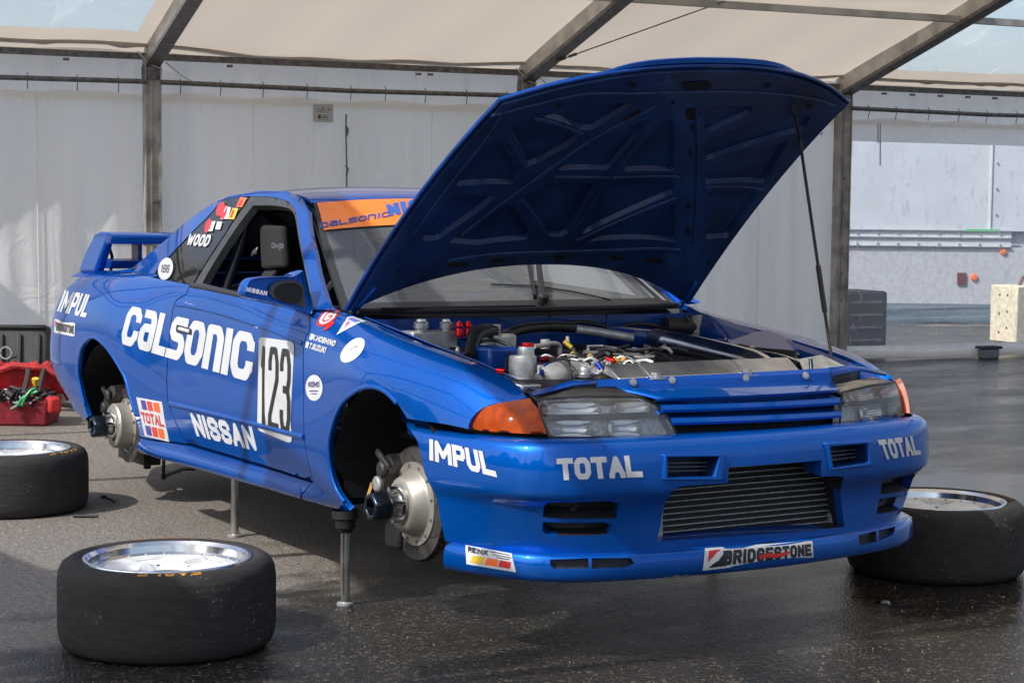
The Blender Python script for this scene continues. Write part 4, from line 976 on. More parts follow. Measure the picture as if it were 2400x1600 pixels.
for px, lf in ((hlR, False), (hlL, True)):
    o, uv = lamp(px, lf); mn, mx = uv.min(0), uv.max(0); W = mx-mn
    def lq(a, b): return mn+W*np.array([a, b])
    def inner(name, poly, m, off, th): 
        return shell(name, LS, np.array([lq(*p) for p in poly]), (), m, o, lf, thick=th, step=.04, off=off)
    inner('lamp_bar', [(.04, .50), (.90, .50), (.93, .64), (.02, .64)], LBK, -.001, .02)
    for a0, a1, b0, b1 in ((.12, .44, .06, .46), (.50, .78, .06, .44), (.08, .50, .66, .95), (.54, .84, .66, .93)):
        c, nn = LS.ev([lq((a0+a1)/2, (b0+b1)/2)]); c, nn = c[0], nn[0]; mb = MB(); w = (a1-a0)*W[0]/2; h = (b1-b0)*W[1]/2
        if lf: c = c*[1, -1, 1]; nn = nn*[1, -1, 1]
        ex = np.cross((0, 0, 1), nn); ex /= np.linalg.norm(ex); ez = np.cross(nn, ex); vs = []; fs = []
        for k, (sc, dp) in enumerate(((1, -.012), (.92, -.016), (.6, -.028), (.2, -.033))):
            for q in range(16): t = 2*pi*q/16; e = lambda v: abs(v)**.5*(1 if v > 0 else -1); vs.append(c+nn*dp+ex*w*sc*e(cos(t))+ez*h*sc*e(sin(t)))
        for k in range(3): fs += [(k*16+q, k*16+(q+1) % 16, (k+1)*16+(q+1) % 16, (k+1)*16+q) for q in range(16)]
        fs.append(tuple(range(48, 64))); mk('bowl', vs, fs, mat('bowl_silver', (.92, .92, .90), .15, .75), o, smooth=True)
        for r in range(5):
            mb = MB(); yy = -h*.7+1.4*h*r/4; mb.bar(c-nn*.004+ez*yy-ex*w*.85, c-nn*.004+ez*yy+ex*w*.85, .003, .0016, nn); mb.build('lens_rib', LENS, o)
    # rubber surround / black cover over the lamp
    sur = densify(uv, .03); ro = offset_poly(sur, -.007); P, N = LS.ev(np.concatenate([ro, sur])); P = P+N*.002; 
    if lf: P = P*[1, -1, 1]
    n = len(sur); mk('lamp_seal', P, [(i, (i+1) % n, n+(i+1) % n, n+i) for i in range(n)], LBK, o, solid=.004)
for px, lf in ((amR, False), (amL, True)):
    uv = LS.uvs(px, lf); o = shell('indicator_lamp', LS, uv if not lf else LS.uvs([(1284,1021),(1243,936),(1179,945),(1137,957),(1111,974),(1101,994),(1103,1007),(1128,1014)]), (), AMBER, P_, lf, thick=.03, step=.02, off=.009 if not lf else .022)
    if not lf:
        for pts in ([(1181,948),(1195,965),(1200,985)], [(1240,942),(1212,968),(1200,985)], [(1160,960),(1178,968),(1200,985)]): ribbon('lens_edge', LS, pts, .003, .002, mat('amber_dark', (.18, .03, .004), .3), o, off=.005)
        mb = MB(); c, nn = LS.ev([LS.hit(1200, 984)]); mb.lathe([(0, .008), (.006, .006), (.008, 0)], c[0]+nn[0]*.003, nn[0], 10); mb.build('bulb_glint', CHROME, o)
# black recess wall behind lamps and grille
wal = []
for z, dx in ((.50, -.12), (.70, -.17)): wal += [(x-.0+dx, -(h-.03), z) for x, h in lp]+[(x+dx, (h-.03), z) for x, h in lp[::-1]]
n = len(lp)*2; mk('lamp_housing', wal, [(i, i+1, n+i+1, n+i) for i in range(n-1)], LBK, P_)
# covers above lamps
LCV = mat('lamp_cover', (.035, .033, .03), .45, noise=.3)
def quadstrip(name, top, bot, m, th=.004, parent=None):
    n = len(top); vs = list(top)+list(bot); fs = [(i, i+1, n+i+1, n+i) for i in range(n-1)]; return mk(name, vs, fs, m, parent or P_, solid=th, smooth=True)
cr_top = [Zp(px, py, .695) for px, py in ((1250,925),(1340,905),(1430,900),(1500,912),(1536,936))]
def lsp(pts, lf=False, off=.002):
    P, N = LS.ev(LS.uvs(pts, lf)); P = P+N*off; return P*[1, -1, 1] if lf else P
bR = lsp([(1256,939),(1340,933),(1430,931),(1503,934),(1536,949)]); tR = [p+np.array([-.055, .0, .022]) for p in bR]
quadstrip('lamp_cover', tR, bR, LCV)
bL = lsp([(1970,924),(2010,914),(2050,905),(2085,898),(2103,893)], True); tL = [p+np.array([-.085, .0, .012]) for p in bL]
quadstrip('lamp_cover', tL, bL, mat('lamp_cover_grey', (.14, .12, .10), .5, noise=.3))
# ---- grille
def slat(name, pl, pr, ht, dep, x0, m, bow=.03, n=14, tilt=.2):
    a = Xp(*pl, x0); b = Xp(*pr, x0); vs = []; 
    for i in range(n+1):
        t = i/n; c = a+(b-a)*t; c[0] += bow*(1-(2*t-1)**2)-.0
        for dx, dz in ((0, -ht*.5), (.012*.4, -ht*.1), (0, ht*.5), (-dep, ht*.5+dep*tilt), (-dep, -ht*.5)): vs.append(c+[dx, 0, dz])
    fs = [(i*5+k, i*5+(k+1) % 5, (i+1)*5+(k+1) % 5, (i+1)*5+k) for i in range(n) for k in range(5)]+[tuple(range(5)), tuple(n*5+k for k in range(5))[::-1]]
    return mk(name, vs, fs, m, P_, smooth=True, angle=30)
slat('grille_slat', (1552,958), (1968,940), .022, .05, .755, PAINT); slat('grille_slat', (1574,988), (1970,971), .020, .05, .762, PAINT)
# header panel above the grille
def bowq(pl, pr, x0, bow, n=14):
    a = Xp(*pl, x0); b = Xp(*pr, x0); return [a+(b-a)*t+np.array([bow*(1-(2*t-1)**2), 0, 0]) for t in np.linspace(0, 1, n+1)]
hd = [bowq((1440,905),(1952,893),.640,.03), bowq((1470,918),(1957,900),.685,.035), bowq((1505,926),(1962,907),.72,.035), bowq((1535,934),(1964,913),.752,.035), bowq((1540,940),(1965,918),.750,.035)]
n = len(hd[0]); mk('nose_panel', [p for r in hd for p in r], [(r*n+i, r*n+i+1, (r+1)*n+i+1, (r+1)*n+i) for r in range(len(hd)-1) for i in range(n-1)], PAINT, P_, smooth=True, solid=.004, angle=60)
gb = [bowq((1500,930),(2010,900),.66,.0), bowq((1560,1030),(1990,1010),.70,.0)]
mk('grille_back', [p for r in gb for p in r], [(i, i+1, n+i+1, n+i) for i in range(n-1)], LBK, P_)
mb = MB(); mb.box((.70, 0, .527), (.09, .74, .004)); mb.build('grille_floor', LBK, P_)
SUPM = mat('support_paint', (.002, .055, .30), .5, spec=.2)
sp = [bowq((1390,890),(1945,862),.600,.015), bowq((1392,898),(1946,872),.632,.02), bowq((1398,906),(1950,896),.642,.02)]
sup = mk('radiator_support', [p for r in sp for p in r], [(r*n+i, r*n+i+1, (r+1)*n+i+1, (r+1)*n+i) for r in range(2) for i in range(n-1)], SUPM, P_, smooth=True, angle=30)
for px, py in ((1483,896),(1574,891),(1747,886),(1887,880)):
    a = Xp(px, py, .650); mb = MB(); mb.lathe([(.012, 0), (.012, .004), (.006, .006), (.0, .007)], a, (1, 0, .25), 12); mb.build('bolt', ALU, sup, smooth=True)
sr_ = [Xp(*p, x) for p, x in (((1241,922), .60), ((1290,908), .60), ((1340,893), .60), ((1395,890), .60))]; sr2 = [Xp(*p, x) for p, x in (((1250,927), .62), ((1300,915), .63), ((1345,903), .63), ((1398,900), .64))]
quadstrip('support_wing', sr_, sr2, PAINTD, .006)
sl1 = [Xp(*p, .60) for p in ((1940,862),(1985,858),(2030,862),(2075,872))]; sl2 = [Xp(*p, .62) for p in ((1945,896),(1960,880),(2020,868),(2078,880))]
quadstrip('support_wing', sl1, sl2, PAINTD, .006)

# ---- greenhouse panels
winU = [(587,460),(631,461),(672,471),(686,482),(694,499),(699,529),(709,591),(723,659),(737,731)]
winL = [(354,650),(393,604),(441,553),(492,502),(522,468),(543,462),(587,460)]
win = np.concatenate([cat_r(G_.uvs(winU), 4)[:-1], [G_.hit(737,731)], G_.uvs([(640,708),(530,684),(447,667)]), [G_.hit(354,650)], cat_r(G_.uvs(winL), 4)[1:-1]])
def UG(x, z):
    i = np.interp(-x, [-q for q in xs_g], range(len(xs_g))); j = np.interp(z, zs_g, range(len(zs_g))); return np.array([i/(len(xs_g)-1)*G_.Lu, j/(len(zs_g)-1)*G_.Lv])
gfront = [(783,722),(770,712),(759,682),(745,631),(736,582),(728,550),(723,515),(722,492)]
go = np.concatenate([cat_r(G_.uvs(gfront), 4), [UG(-1.23, 1.262), UG(-1.42, 1.296), UG(-1.7, 1.306), UG(-2.0, 1.292), UG(-2.18, 1.262), UG(-2.26, 1.232), UG(-2.55, 1.112), UG(-2.9, .992), UG(-3.05, .965), UG(-2.9, .94), UG(-2.5, .93), UG(-2.2, .925), UG(-1.8, .90), UG(-1.2, .87), UG(-.80, .862), UG(-.68, .868), UG(-.62, .872)]])
pair('side_frame', G_, go, PAINT, [win], thick=.02, step=.03)
fr_o = np.concatenate([cat_r(G_.uvs(winU), 4)[:-1], G_.uvs([(737,731),(640,708),(530,684),(453,667)]), cat_r(G_.uvs([(453,667),(520,560),(587,460)]), 4)[:-1]])
fr_i = np.concatenate([cat_r(G_.uvs([(592,481),(640,481),(676,488),(689,503),(696,540),(709,610),(721,668),(730,712)]), 4), cat_r(G_.uvs([(728,722),(600,694),(473,663)]), 3), G_.uvs([(535,560)])])
pair('door_frame', G_, offset_poly(fr_o, .001), TRIM, [fr_i], thick=.03, step=.03, off=-.002)
qw = np.concatenate([[G_.hit(354,650)], cat_r(G_.uvs(winL), 4)[1:-1], G_.uvs([(583,461),(520,556),(449,666)])])
qg = pair('quarter_window', G_, offset_poly(qw, .002), SGLASS, thick=.004, step=.04, off=-.004)
QBK = shell('window_blackout', G_, np.concatenate([cat_r(G_.uvs([(440,556),(492,504),(522,470),(543,464),(583,462)]), 3), G_.uvs([(520,556),(470,634)]), G_.uvs([(420,604)])]), (), BLKV, qg[0], thick=0, off=-.002)
# roof, screen, rear glass, deck
rowt = lambda a, b, n=12: np.linspace(a, b, n)
def band(s0, s1, t0=1., t1=None, s0f=None, s1f=None):
    t1 = t1 or t0; s0f = s0f or (lambda t: s0); s1f = s1f or (lambda t: s1)
    return np.array([UT(s0f(t), t) for t in rowt(-t0, t0)]+[UT(s, t1) for s in np.linspace(s0, s1, 6)[1:-1]]+[UT(s1f(t), t) for t in rowt(t1, -t1)]+[UT(s, -t0) for s in np.linspace(s1, s0, 6)[1:-1]])
shell('roof', T_, band(3.35, 9.05, 1.0), (), PAINT, P_, thick=.012, step=.05)
wso = band(.05, 3.30, .985); wsi = band(.30, 3.19, .95)
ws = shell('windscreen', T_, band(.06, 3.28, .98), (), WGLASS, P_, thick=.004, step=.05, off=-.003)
shell('windscreen_seal', T_, wso, [wsi], RUB, P_, thick=.006, step=.03, off=.001)
strip = shell('sunstrip', T_, np.array([UT(2.12, t) for t in rowt(-.955, .955, 16)]+[UT(3.17, t) for t in rowt(.965, -.965, 16)]), (), STRIP, ws, thick=0, step=.05, off=.005)
shell('rear_window', T_, band(9.15, 10.9, .94), (), SGLASS, P_, thick=.004, step=.05)
shell('rear_window_seal', T_, band(9.05, 11.1, 1.0), [band(9.2, 10.9, .93)], RUB, P_, thick=.01, step=.04)
shell('boot_lid', T_, band(11.1, 14, 1.06 if 0 else 1.0), (), PAINT, P_, thick=.02, step=.05)
mb = MB(); mb.hexa([(-2.85,-.74,.93),(-3.5,-.74,.93),(-3.5,.74,.93),(-2.85,.74,.93),(-2.85,-.70,.962),(-3.47,-.68,.962),(-3.47,.68,.962),(-2.85,.70,.962)]); mb.build('rear_deck', PAINT, P_, bevel=.01)

# ---- rear wing
wl = -.70
def wing_end(y):
    pr = [(-3.52, .955), (-3.47, .975), (-3.42, 1.06), (-3.36, 1.125), (-3.20, 1.155), (-3.05, 1.15), (-3.10, 1.09), (-3.20, 1.05), (-3.24, .97), (-3.26, .955)]
    pts = [np.array([x, 0, z]) for x, z in pr]; return pts
def loft(name, A1, A2, m, parent, **k):
    n = len(A1); return mk(name, list(A1)+list(A2), [(i, (i+1) % n, n+(i+1) % n, n+i) for i in range(n)]+[tuple(range(n))[::-1], tuple(range(n, 2*n))], m, parent, **k)
wing = MB()
for y0, y1 in ((-.755, -.655), (.655, .755)):
    wing = MB(); ol = [(-3.47,.955),(-3.42,1.03),(-3.36,1.09),(-3.30,1.128),(-3.22,1.145),(-3.12,1.142),(-3.13,1.10),(-3.19,1.02),(-3.235,.955)]
    sgn = -1 if y0 < 0 else 1; yo = max(abs(y0), abs(y1)); yi = min(abs(y0), abs(y1))
    k = len(wing.v)
    a = [(x, sgn*(.705-.15*(z-.955)), z) for x, z in ol]; b_ = [(x, sgn*(.655-.1*(z-.955)), z) for x, z in ol]; n = len(ol)
    wing.add(a+b_, [(i, (i+1) % n, n+(i+1) % n, n+i) for i in range(n)]+[tuple(range(n))[::-1], tuple(range(n, 2*n))])
    wg = wing.build('rear_wing_support', PAINT, P_, bevel=.014, seg=3)
prof = [(-3.33, 1.078), (-3.335, 1.110), (-3.30, 1.134), (-3.22, 1.146), (-3.12, 1.143), (-3.07, 1.128), (-3.07, 1.090), (-3.18, 1.080)]
loft('rear_wing_blade', [(x, -.68, z) for x, z in prof], [(x, .68, z) for x, z in prof], PAINT, P_, bevel=.008)
prof = [(-3.34, .975), (-3.34, 1.008), (-3.20, 1.022), (-3.12, 1.012), (-3.14, .975)]
loft('rear_wing_flap', [(x, -.66, z) for x, z in prof], [(x, .66, z) for x, z in prof], PAINTD, P_, bevel=.004)
for y in (-.50, .2): mb = MB(); mb.box((-3.22, y, 1.03), (.10, .02, .16)); mb.build('wing_pillar', PAINTD, P_, bevel=.006)
mb = MB(); mb.tube([(-3.3, -.60, .96), (-3.28, -.60, 1.03), (-3.33, -.6, 1.09)], .008, 6); mb.build('wing_cable', HOSE, P_)

# ---- bonnet
H0 = np.array([-.556, 0, .879]); 
def hoodpt(a, b, dn=0.):
    """a: 0 rear .. 1 front, b: -1 right .. 1 left"""
    ang = radians(33.1+(36.6-33.1)*(b+1)/2); hw_ = .731-.03*a**1.5; y = b*hw_
    ar = .175*(1-abs(b)**2.3); af = 1.165+.185*(1-abs(b)**2.4); L = ar+(af-ar)*a
    t = L/1.35
    nrm = np.array([-sin(ang), 0, cos(ang)]); d = np.array([cos(ang), 0, sin(ang)])
    up = .060*4*t*(1-t)*.8+.055*(1-b*b)*(1-.55*t)-.012*max(0, t-.85)/.15
    return np.array([H0[0], y, H0[2]])+d*L+nrm*(up+dn)
HN = [[hoodpt(a, b) for b in np.linspace(-1, 1, 11)] for a in np.linspace(0, 1, 9)]
HS = Surf(HN, 8, 8).orient((-20, 0, 20))     # outside up
def UH(a, b): return np.array([a*HS.Lu, (b+1)/2*HS.Lv])
ho = np.array([UH(0, b) for b in np.linspace(-1, 1, 24)]+[UH(a, 1) for a in np.linspace(0, 1, 14)[1:-1]]+[UH(1, b) for b in np.linspace(1, -1, 24)]+[UH(a, -1) for a in np.linspace(1, 0, 14)[1:-1]])
hood = shell('bonnet', HS, ho, (), PAINT, P_, thick=.006, step=.05)
def z4(pts): return [(800+u/1.809, 100+v/1.809) for u, v in pts]
pk = [[(470,585),(600,400),(640,385),(668,400),(745,530),(715,575)], [(690,335),(800,300),(1000,370),(960,410),(830,480),(775,500)], [(840,285),(1180,225),(1235,235),(1060,340),(1010,345)],
 [(900,518),(1000,440),(1210,325),(1290,300),(1240,380),(1120,515)], [(1180,522),(1345,310),(1400,300),(1402,522)], [(745,640),(860,570),(1080,572),(955,780),(925,800),(865,798)], [(1005,795),(1120,572),(1400,565),(1402,615)],
 [(1030,822),(1405,660),(1410,825)], [(325,815),(445,630),(650,625),(560,700),(395,815)], [(440,825),(655,665),(715,665),(790,790),(775,812),(560,835)],
 [(1530,250),(1740,245),(1720,280),(1530,365)], [(1530,400),(1780,300),(1985,285),(1955,350),(1530,480)], [(1530,520),(1890,395),(1785,575),(1530,578)], [(1530,615),(1765,612),(1635,805),(1530,812)]]
pku = [HS.uvs(z4(p)) for p in pk]
def rnd(uv, n=3): 
    out = []; m = len(uv)
    for i in range(m):
        a, b, c = uv[i-1], uv[i], uv[(i+1) % m]; r = .22
        p0 = b+(a-b)*min(r, .022/max(np.linalg.norm(a-b), 1e-6)); p1 = b+(c-b)*min(r, .022/max(np.linalg.norm(c-b), 1e-6))
        for t in np.linspace(0, 1, n+1): out.append((1-t)**2*p0+2*t*(1-t)*b+t*t*p1)
    return np.array(out)
pku = [rnd(p) for p in pku]
# inner frame: same surface facing down, with pressed edges around every pocket
class Flip:
    def __init__(s, S): s.S = S; s.Lu, s.Lv = S.Lu, S.Lv
    def ev(s, uv): P, N = s.S.ev(uv); return P, -N
    def uvs(s, pts, left=False): return s.S.uvs(pts, left)
FH = Flip(HS)
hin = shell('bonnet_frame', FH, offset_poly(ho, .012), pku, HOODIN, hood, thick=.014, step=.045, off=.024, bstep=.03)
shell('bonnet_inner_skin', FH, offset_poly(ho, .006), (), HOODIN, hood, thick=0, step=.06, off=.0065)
sd = MB(); uvb = ho; Pb, Nb = HS.ev(densify(ho, .05)); n = len(Pb)
for uvp in pku:
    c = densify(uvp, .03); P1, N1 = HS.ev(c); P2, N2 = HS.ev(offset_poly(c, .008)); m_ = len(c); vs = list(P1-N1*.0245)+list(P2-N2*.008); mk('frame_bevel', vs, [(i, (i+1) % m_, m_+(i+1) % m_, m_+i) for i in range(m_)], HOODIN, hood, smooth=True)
for pts, w in (([(440,905),(830,868),(1100,862),(1420,860)], .022), ([(800,292),(1010,362)], .016), ([(690,370),(770,510)], .016), ([(1330,240),(1030,400),(860,520),(500,790)], .014), ([(560,210),(800,235),(1000,190),(1260,185),(1780,185),(2080,240)], .010), ([(300,780),(420,610),(600,380),(680,260)], .010), ([(1495,250),(1500,560),(1485,825)], .012), ([(1320,290),(1150,520),(960,800)], .012), ([(890,545),(1130,548),(1420,545)], .014), ([(1530,590),(1780,600)], .012), ([(980,820),(1410,635)], .014)):
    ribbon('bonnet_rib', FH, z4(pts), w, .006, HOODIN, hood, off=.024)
for cx, cy, w, h, a in ((1497,152,120,34,0), (912,238,34,14,-10), (1800,153,34,16,-15), (1972,243,26,14,0), (1478,275,62,50,0), (1225,285,90,30,-30), (1478,332,18,32,0), (1470,440,16,30,0), (1462,670,16,28,0), (1460,775,16,34,0), (485,917,80,18,-3), (650,900,56,20,-10), (915,885,44,34,-30), (1160,890,54,20,0), (1315,902,74,20,2), (1228,150,30,18,0), (620,357,22,12,0), (420,607,22,12,-20), (1395,225,20,10,0), (235,945,18,12,0), (1548,917,16,10,0), (2028,362,18,10,-30), (722,902,20,10,0)):
    ca, sa = cos(radians(a)), sin(radians(a)); q = [(cx+(sx*w*ca-sy*h*sa)/2, cy+(sx*w*sa+sy*h*ca)/2) for sx, sy in ((-1, 1), (1, 1), (1, -1), (-1, -1))]
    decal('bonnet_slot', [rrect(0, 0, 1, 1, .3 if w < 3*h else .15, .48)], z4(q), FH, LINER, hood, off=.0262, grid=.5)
# rolled edge + front lip
mb = MB(); mb.tube(list(Pb-Nb*.010)+[Pb[0]-Nb[0]*.010], .006, 8, cap=False); mb.build('bonnet_edge', PAINTD, hood, smooth=True)  # edge darkened with the bay blue to stand in for shade
lpv = []; nb_ = 22
for b in np.linspace(-.56, .50, nb_+1):
    e = max(0.05, 1-abs((b+.03)/.53)**6); uv = UH(1, b); p, nn = HS.ev([uv]); p, nn = p[0], nn[0]; q, _ = HS.ev([UH(.95, b)]); d = p-q[0]; d /= np.linalg.norm(d)
    for da, dn in ((-.10, .003), (-.03, .008), (.012*e, .014*e), (.018*e, .008*e), (.010*e, -.004), (-.01, -.006)): lpv.append(p+d*da+nn*dn)
mk('bonnet_lip', lpv, [(i*6+k, i*6+(k+1) % 6, (i+1)*6+(k+1) % 6, (i+1)*6+k) for i in range(nb_) for k in range(6)]+[tuple(range(6)), tuple(nb_*6+k for k in range(6))[::-1]], PAINT, hood, smooth=True, angle=40)
# hinges, latch, prop rod
for sgn, px in ((-1, (820,712)), (1, (1604,706))):
    p = np.array([-.56, sgn*.70, .862]); q = hoodpt(.10, sgn*.93, -.03); mb = MB(); mb.bar(p, q, .022, .012, (0, 1, 0)); mb.build('bonnet_hinge', PAINT, hood, bevel=.003)
tp, tn = HS.ev([HS.hit(1850, 225)]); bt = np.array(Yp(1953, 868, .56))
m1 = Yp(1875, 330, .585); m1b = Yp(1845, 240, .60)
mb = MB(); mb.tube([tp[0]-tn[0]*.03, tp[0]-tn[0]*.04+[0.01, 0, -.02], m1, bt*.8+m1*.2, bt], .0055, 8); mb.build('prop_rod', BLK, P_, smooth=True)
mb = MB(); mb.tube([bt*.55+m1*.45, bt*.75+m1*.25], .009, 8); mb.build('prop_grip', HOSE, P_)

# ---- front inner structure and engine bay
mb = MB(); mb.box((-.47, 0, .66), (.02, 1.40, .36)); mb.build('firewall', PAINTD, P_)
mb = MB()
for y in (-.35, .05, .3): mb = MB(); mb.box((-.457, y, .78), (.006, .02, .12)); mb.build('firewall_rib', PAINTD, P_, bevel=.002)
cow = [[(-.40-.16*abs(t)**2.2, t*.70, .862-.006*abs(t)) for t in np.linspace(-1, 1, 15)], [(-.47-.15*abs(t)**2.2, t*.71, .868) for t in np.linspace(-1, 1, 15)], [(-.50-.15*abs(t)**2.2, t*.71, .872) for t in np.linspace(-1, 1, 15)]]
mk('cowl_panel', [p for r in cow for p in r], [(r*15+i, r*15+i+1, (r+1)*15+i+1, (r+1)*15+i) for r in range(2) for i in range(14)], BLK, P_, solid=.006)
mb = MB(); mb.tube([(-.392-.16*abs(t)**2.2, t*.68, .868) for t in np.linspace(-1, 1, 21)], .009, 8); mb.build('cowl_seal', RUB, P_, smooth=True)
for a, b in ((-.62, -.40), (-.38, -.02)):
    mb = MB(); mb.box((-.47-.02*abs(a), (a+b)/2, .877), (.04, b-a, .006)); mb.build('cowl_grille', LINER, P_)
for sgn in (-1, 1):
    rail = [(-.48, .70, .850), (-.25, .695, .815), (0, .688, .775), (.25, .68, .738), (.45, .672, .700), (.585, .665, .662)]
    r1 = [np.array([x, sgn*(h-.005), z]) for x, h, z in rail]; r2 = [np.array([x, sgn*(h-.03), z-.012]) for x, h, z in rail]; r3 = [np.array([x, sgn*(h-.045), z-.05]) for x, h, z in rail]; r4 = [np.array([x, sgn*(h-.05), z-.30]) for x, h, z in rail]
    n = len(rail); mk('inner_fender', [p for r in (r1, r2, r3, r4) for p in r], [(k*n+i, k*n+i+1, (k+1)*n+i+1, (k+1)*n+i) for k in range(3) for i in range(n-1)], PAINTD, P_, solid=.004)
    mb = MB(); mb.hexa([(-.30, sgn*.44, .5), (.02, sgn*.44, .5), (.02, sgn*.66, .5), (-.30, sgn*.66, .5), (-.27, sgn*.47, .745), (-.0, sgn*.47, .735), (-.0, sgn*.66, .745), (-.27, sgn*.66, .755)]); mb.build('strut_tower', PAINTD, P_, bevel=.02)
    for a in range(3): mb = MB(); mb.lathe([(.008, 0), (.008, .01), (.004, .018), (0, .02)], (-.13+.05*cos(a*2.1), sgn*(.56+.05*sin(a*2.1)), .742), (0, 0, 1), 8); mb.build('strut_nut', ALU, P_)
mb = MB(); mb.box((.05, 0, .46), (1.15, 1.26, .02)); mb.build('bay_floor', LINER, P_)
def E(px, py, x): return Xp(px, py, x)
def tubeE(name, pts, r, m, n=12, sm=True):
    P = cat_r([E(*p) for p in pts], 5) if len(pts) > 2 else [E(*p) for p in pts]; mb = MB(); mb.tube(list(P), r, n); return mb.build(name, m, P_, smooth=True)
def cylz(name, px, py_top, x, r, h, m, n=20, prof=None):
    a = E(px, py_top, x); mb = MB(); mb.lathe(prof or [(0, 0), (r*.94, 0), (r, -.006), (r, -h)], a, (0, 0, 1), n); return mb.build(name, m, P_, smooth=True, angle=35), a
ENG = mat('engine_black', (.018, .018, .02), .5, .2, bump=.5, bscale=40)
# block, cam covers, plenum
mb = MB(); mb.hexa([(-.42,-.16,.48),(.34,-.16,.48),(.34,.20,.48),(-.42,.20,.48),(-.42,-.13,.70),(.33,-.13,.67),(.33,.17,.67),(-.42,.17,.70)]); mb.build('engine_block', ENG, P_, bevel=.02)
for y in (-.07, .09):
    mb = MB(); mb.hexa([(-.40,y-.05,.69),(.32,y-.05,.66),(.32,y+.05,.66),(-.40,y+.05,.69),(-.39,y-.035,.745),(.31,y-.035,.715),(.31,y+.035,.715),(-.39,y+.035,.745)]); mb.build('cam_cover', ENG, P_, bevel=.015)
for x in np.linspace(-.35, .27, 6): mb = MB(); mb.box((x, .01, .722-.04*(x+.35)), (.05, .05, .02)); mb.build('coil_cover', BLK, P_, bevel=.005)
mb = MB(); mb.tube([(-.35, .26, .68), (.30, .26, .65)], .055, 14); mb.build('intake_plenum', ENG, P_, smooth=True)
# pipes
tubeE('intercooler_pipe', [(1560,802,-.12),(1620,812,.03),(1700,831,.22),(1770,850,.40),(1800,868,.50)], .040, CHROME, 18)
tubeE('pipe_coupler', [(1536,795,-.18),(1562,800,-.11)], .039, mat('coupler_blue', (.01,.02,.06), .4), 18)
tubeE('intake_pipe', [(1430,785,-.38),(1490,792,-.28),(1545,797,-.16)], .036, PAINTD, 18)
tubeE('intercooler_pipe', [(1770,838,.20),(1830,848,.34),(1880,866,.48)], .030, CHROME, 18); tubeE('pipe_coupler', [(1718,826,.10),(1738,830,.14)], .034, ALUD, 18); tubeE('pipe_coupler', [(1734,828,.13),(1762,835,.19)], .035, HOSE, 18)
tubeE('pipe_clamp', [(1760,834,.185),(1766,836,.20)], .036, ALU, 18)
tubeE('breather_hose', [(1175,790,-.15),(1220,772,-.18),(1290,765,-.2),(1345,768,-.2)], .018, HOSE); tubeE('breather_pipe', [(1350,771,-.2),(1420,781,-.16),(1484,792,-.12)], .015, ALUD)
tubeE('wiring_loom', [(1290,768,-.35),(1350,755,-.38),(1400,760,-.38),(1450,778,-.36)], .008, HOSE); tubeE('wiring_loom', [(1430,775,-.42),(1480,760,-.43),(1530,762,-.43),(1580,778,-.42)], .007, HOSE)
tubeE('oil_hose', [(1150,772,-.05),(1118,785,0),(1108,805,.05),(1100,838,.12)], .020, HOSE); tubeE('oil_hose', [(1125,800,.0),(1160,797,-.02),(1200,812,.02)], .006, HOSE)
# wiper motor
a = E(1636, 768, -.40); mb = MB(); mb.lathe([(0, .03), (.03, .028), (.048, .012), (.05, 0), (.05, -.02)], a, (1, -.35, .2), 20); mb.build('wiper_motor', CAST, P_, smooth=True)
mb = MB(); mb.cyl(a+[-.01, -.02, 0], a+[-.02, -.14, .008], .034, 16); mb.build('motor_body', BLK, P_, smooth=True)
for dy, dz in ((-.055, .04), (.055, .03), (.03, -.045)): mb = MB(); mb.lathe([(.006, .012), (.014, .012), (.014, 0), (.006, 0)], a+[0.01, dy, dz], (1, -.3, .2), 12, close=True); mb.build('motor_lug', BLK, P_)
# alloy header tank with caps
a = E(962, 783, -.34); b2 = E(1068, 783, -.34); mb = MB(); zt_ = E(1010, 776, -.34)[2]; mb.box((-.38, (a[1]+b2[1])/2, zt_-.05), (.11, b2[1]-a[1], .1)); mb.build('header_tank', ALUD, P_, bevel=.006)
for px, r in ((987, .026), (1045, .023)):
    mb = MB(); p = E(px, 778, -.345); mb.lathe([(r*.8, 0), (r*.8, .012), (r, .014), (r, .032), (r*.7, .036), (r*.65, .044), (0, .045)], p, (0, 0, 1), 18); mb.build('filler_cap', ALU, P_, smooth=True, angle=30)
for px in (1076, 1097): cylz('anodised_canister', px, 752, -.30, .012, .055, REDM, prof=[(0, 0), (.008, -.002), (.013, -.012), (.013, -.02), (.010, -.024), (.013, -.03), (.013, -.055)])
tubeE('red_banjo', [(1078,792,-.3),(1094,793,-.3)], .008, BLUM)
cylz('swirl_pot', 1160, 760, -.10, .022, .07, ALU, prof=[(.019, 0), (.022, 0), (.022, -.006), (.016, -.04), (.016, -.07), (0, -.07)])
mb = MB(); p = E(1168, 800, -.08); mb.box(p, (.09, .09, .05)); mb.build('bracket_plate', ALUD, P_, bevel=.008)
tubeE('oil_hose', [(1160,778,-.06),(1130,775,-.05),(1108,785,-.02)], .022, HOSE)
mb = MB(); p = E(1155, 848, .12); mb.box(p, (.14, .11, .10)); mb.build('battery_cover', PAINTD, P_, bevel=.01)
cylz('oil_catch_tank', 1225, 833, .30, .043, .16, ALUD, 28); cylz('tank_neck', 1233, 812, .30, .026, .03, ALU, 20); cylz('tank_cap', 1237, 803, .30, .020, .012, REDM, 14)
mb = MB(); p = E(1160, 880, .40); mb.hexa([p+[-.10, -.06, -.03], p+[.12, .02, -.05], p+[.12, .10, -.05], p+[-.10, .06, -.03], p+[-.10, -.06, .01], p+[.12, .02, -.02], p+[.12, .10, -.02], p+[-.10, .06, .01]]); mb.build('alloy_shield', ALU, P_, bevel=.006)
tubeE('red_fitting', [(1165,868,.36),(1182,870,.38)], .009, REDM)
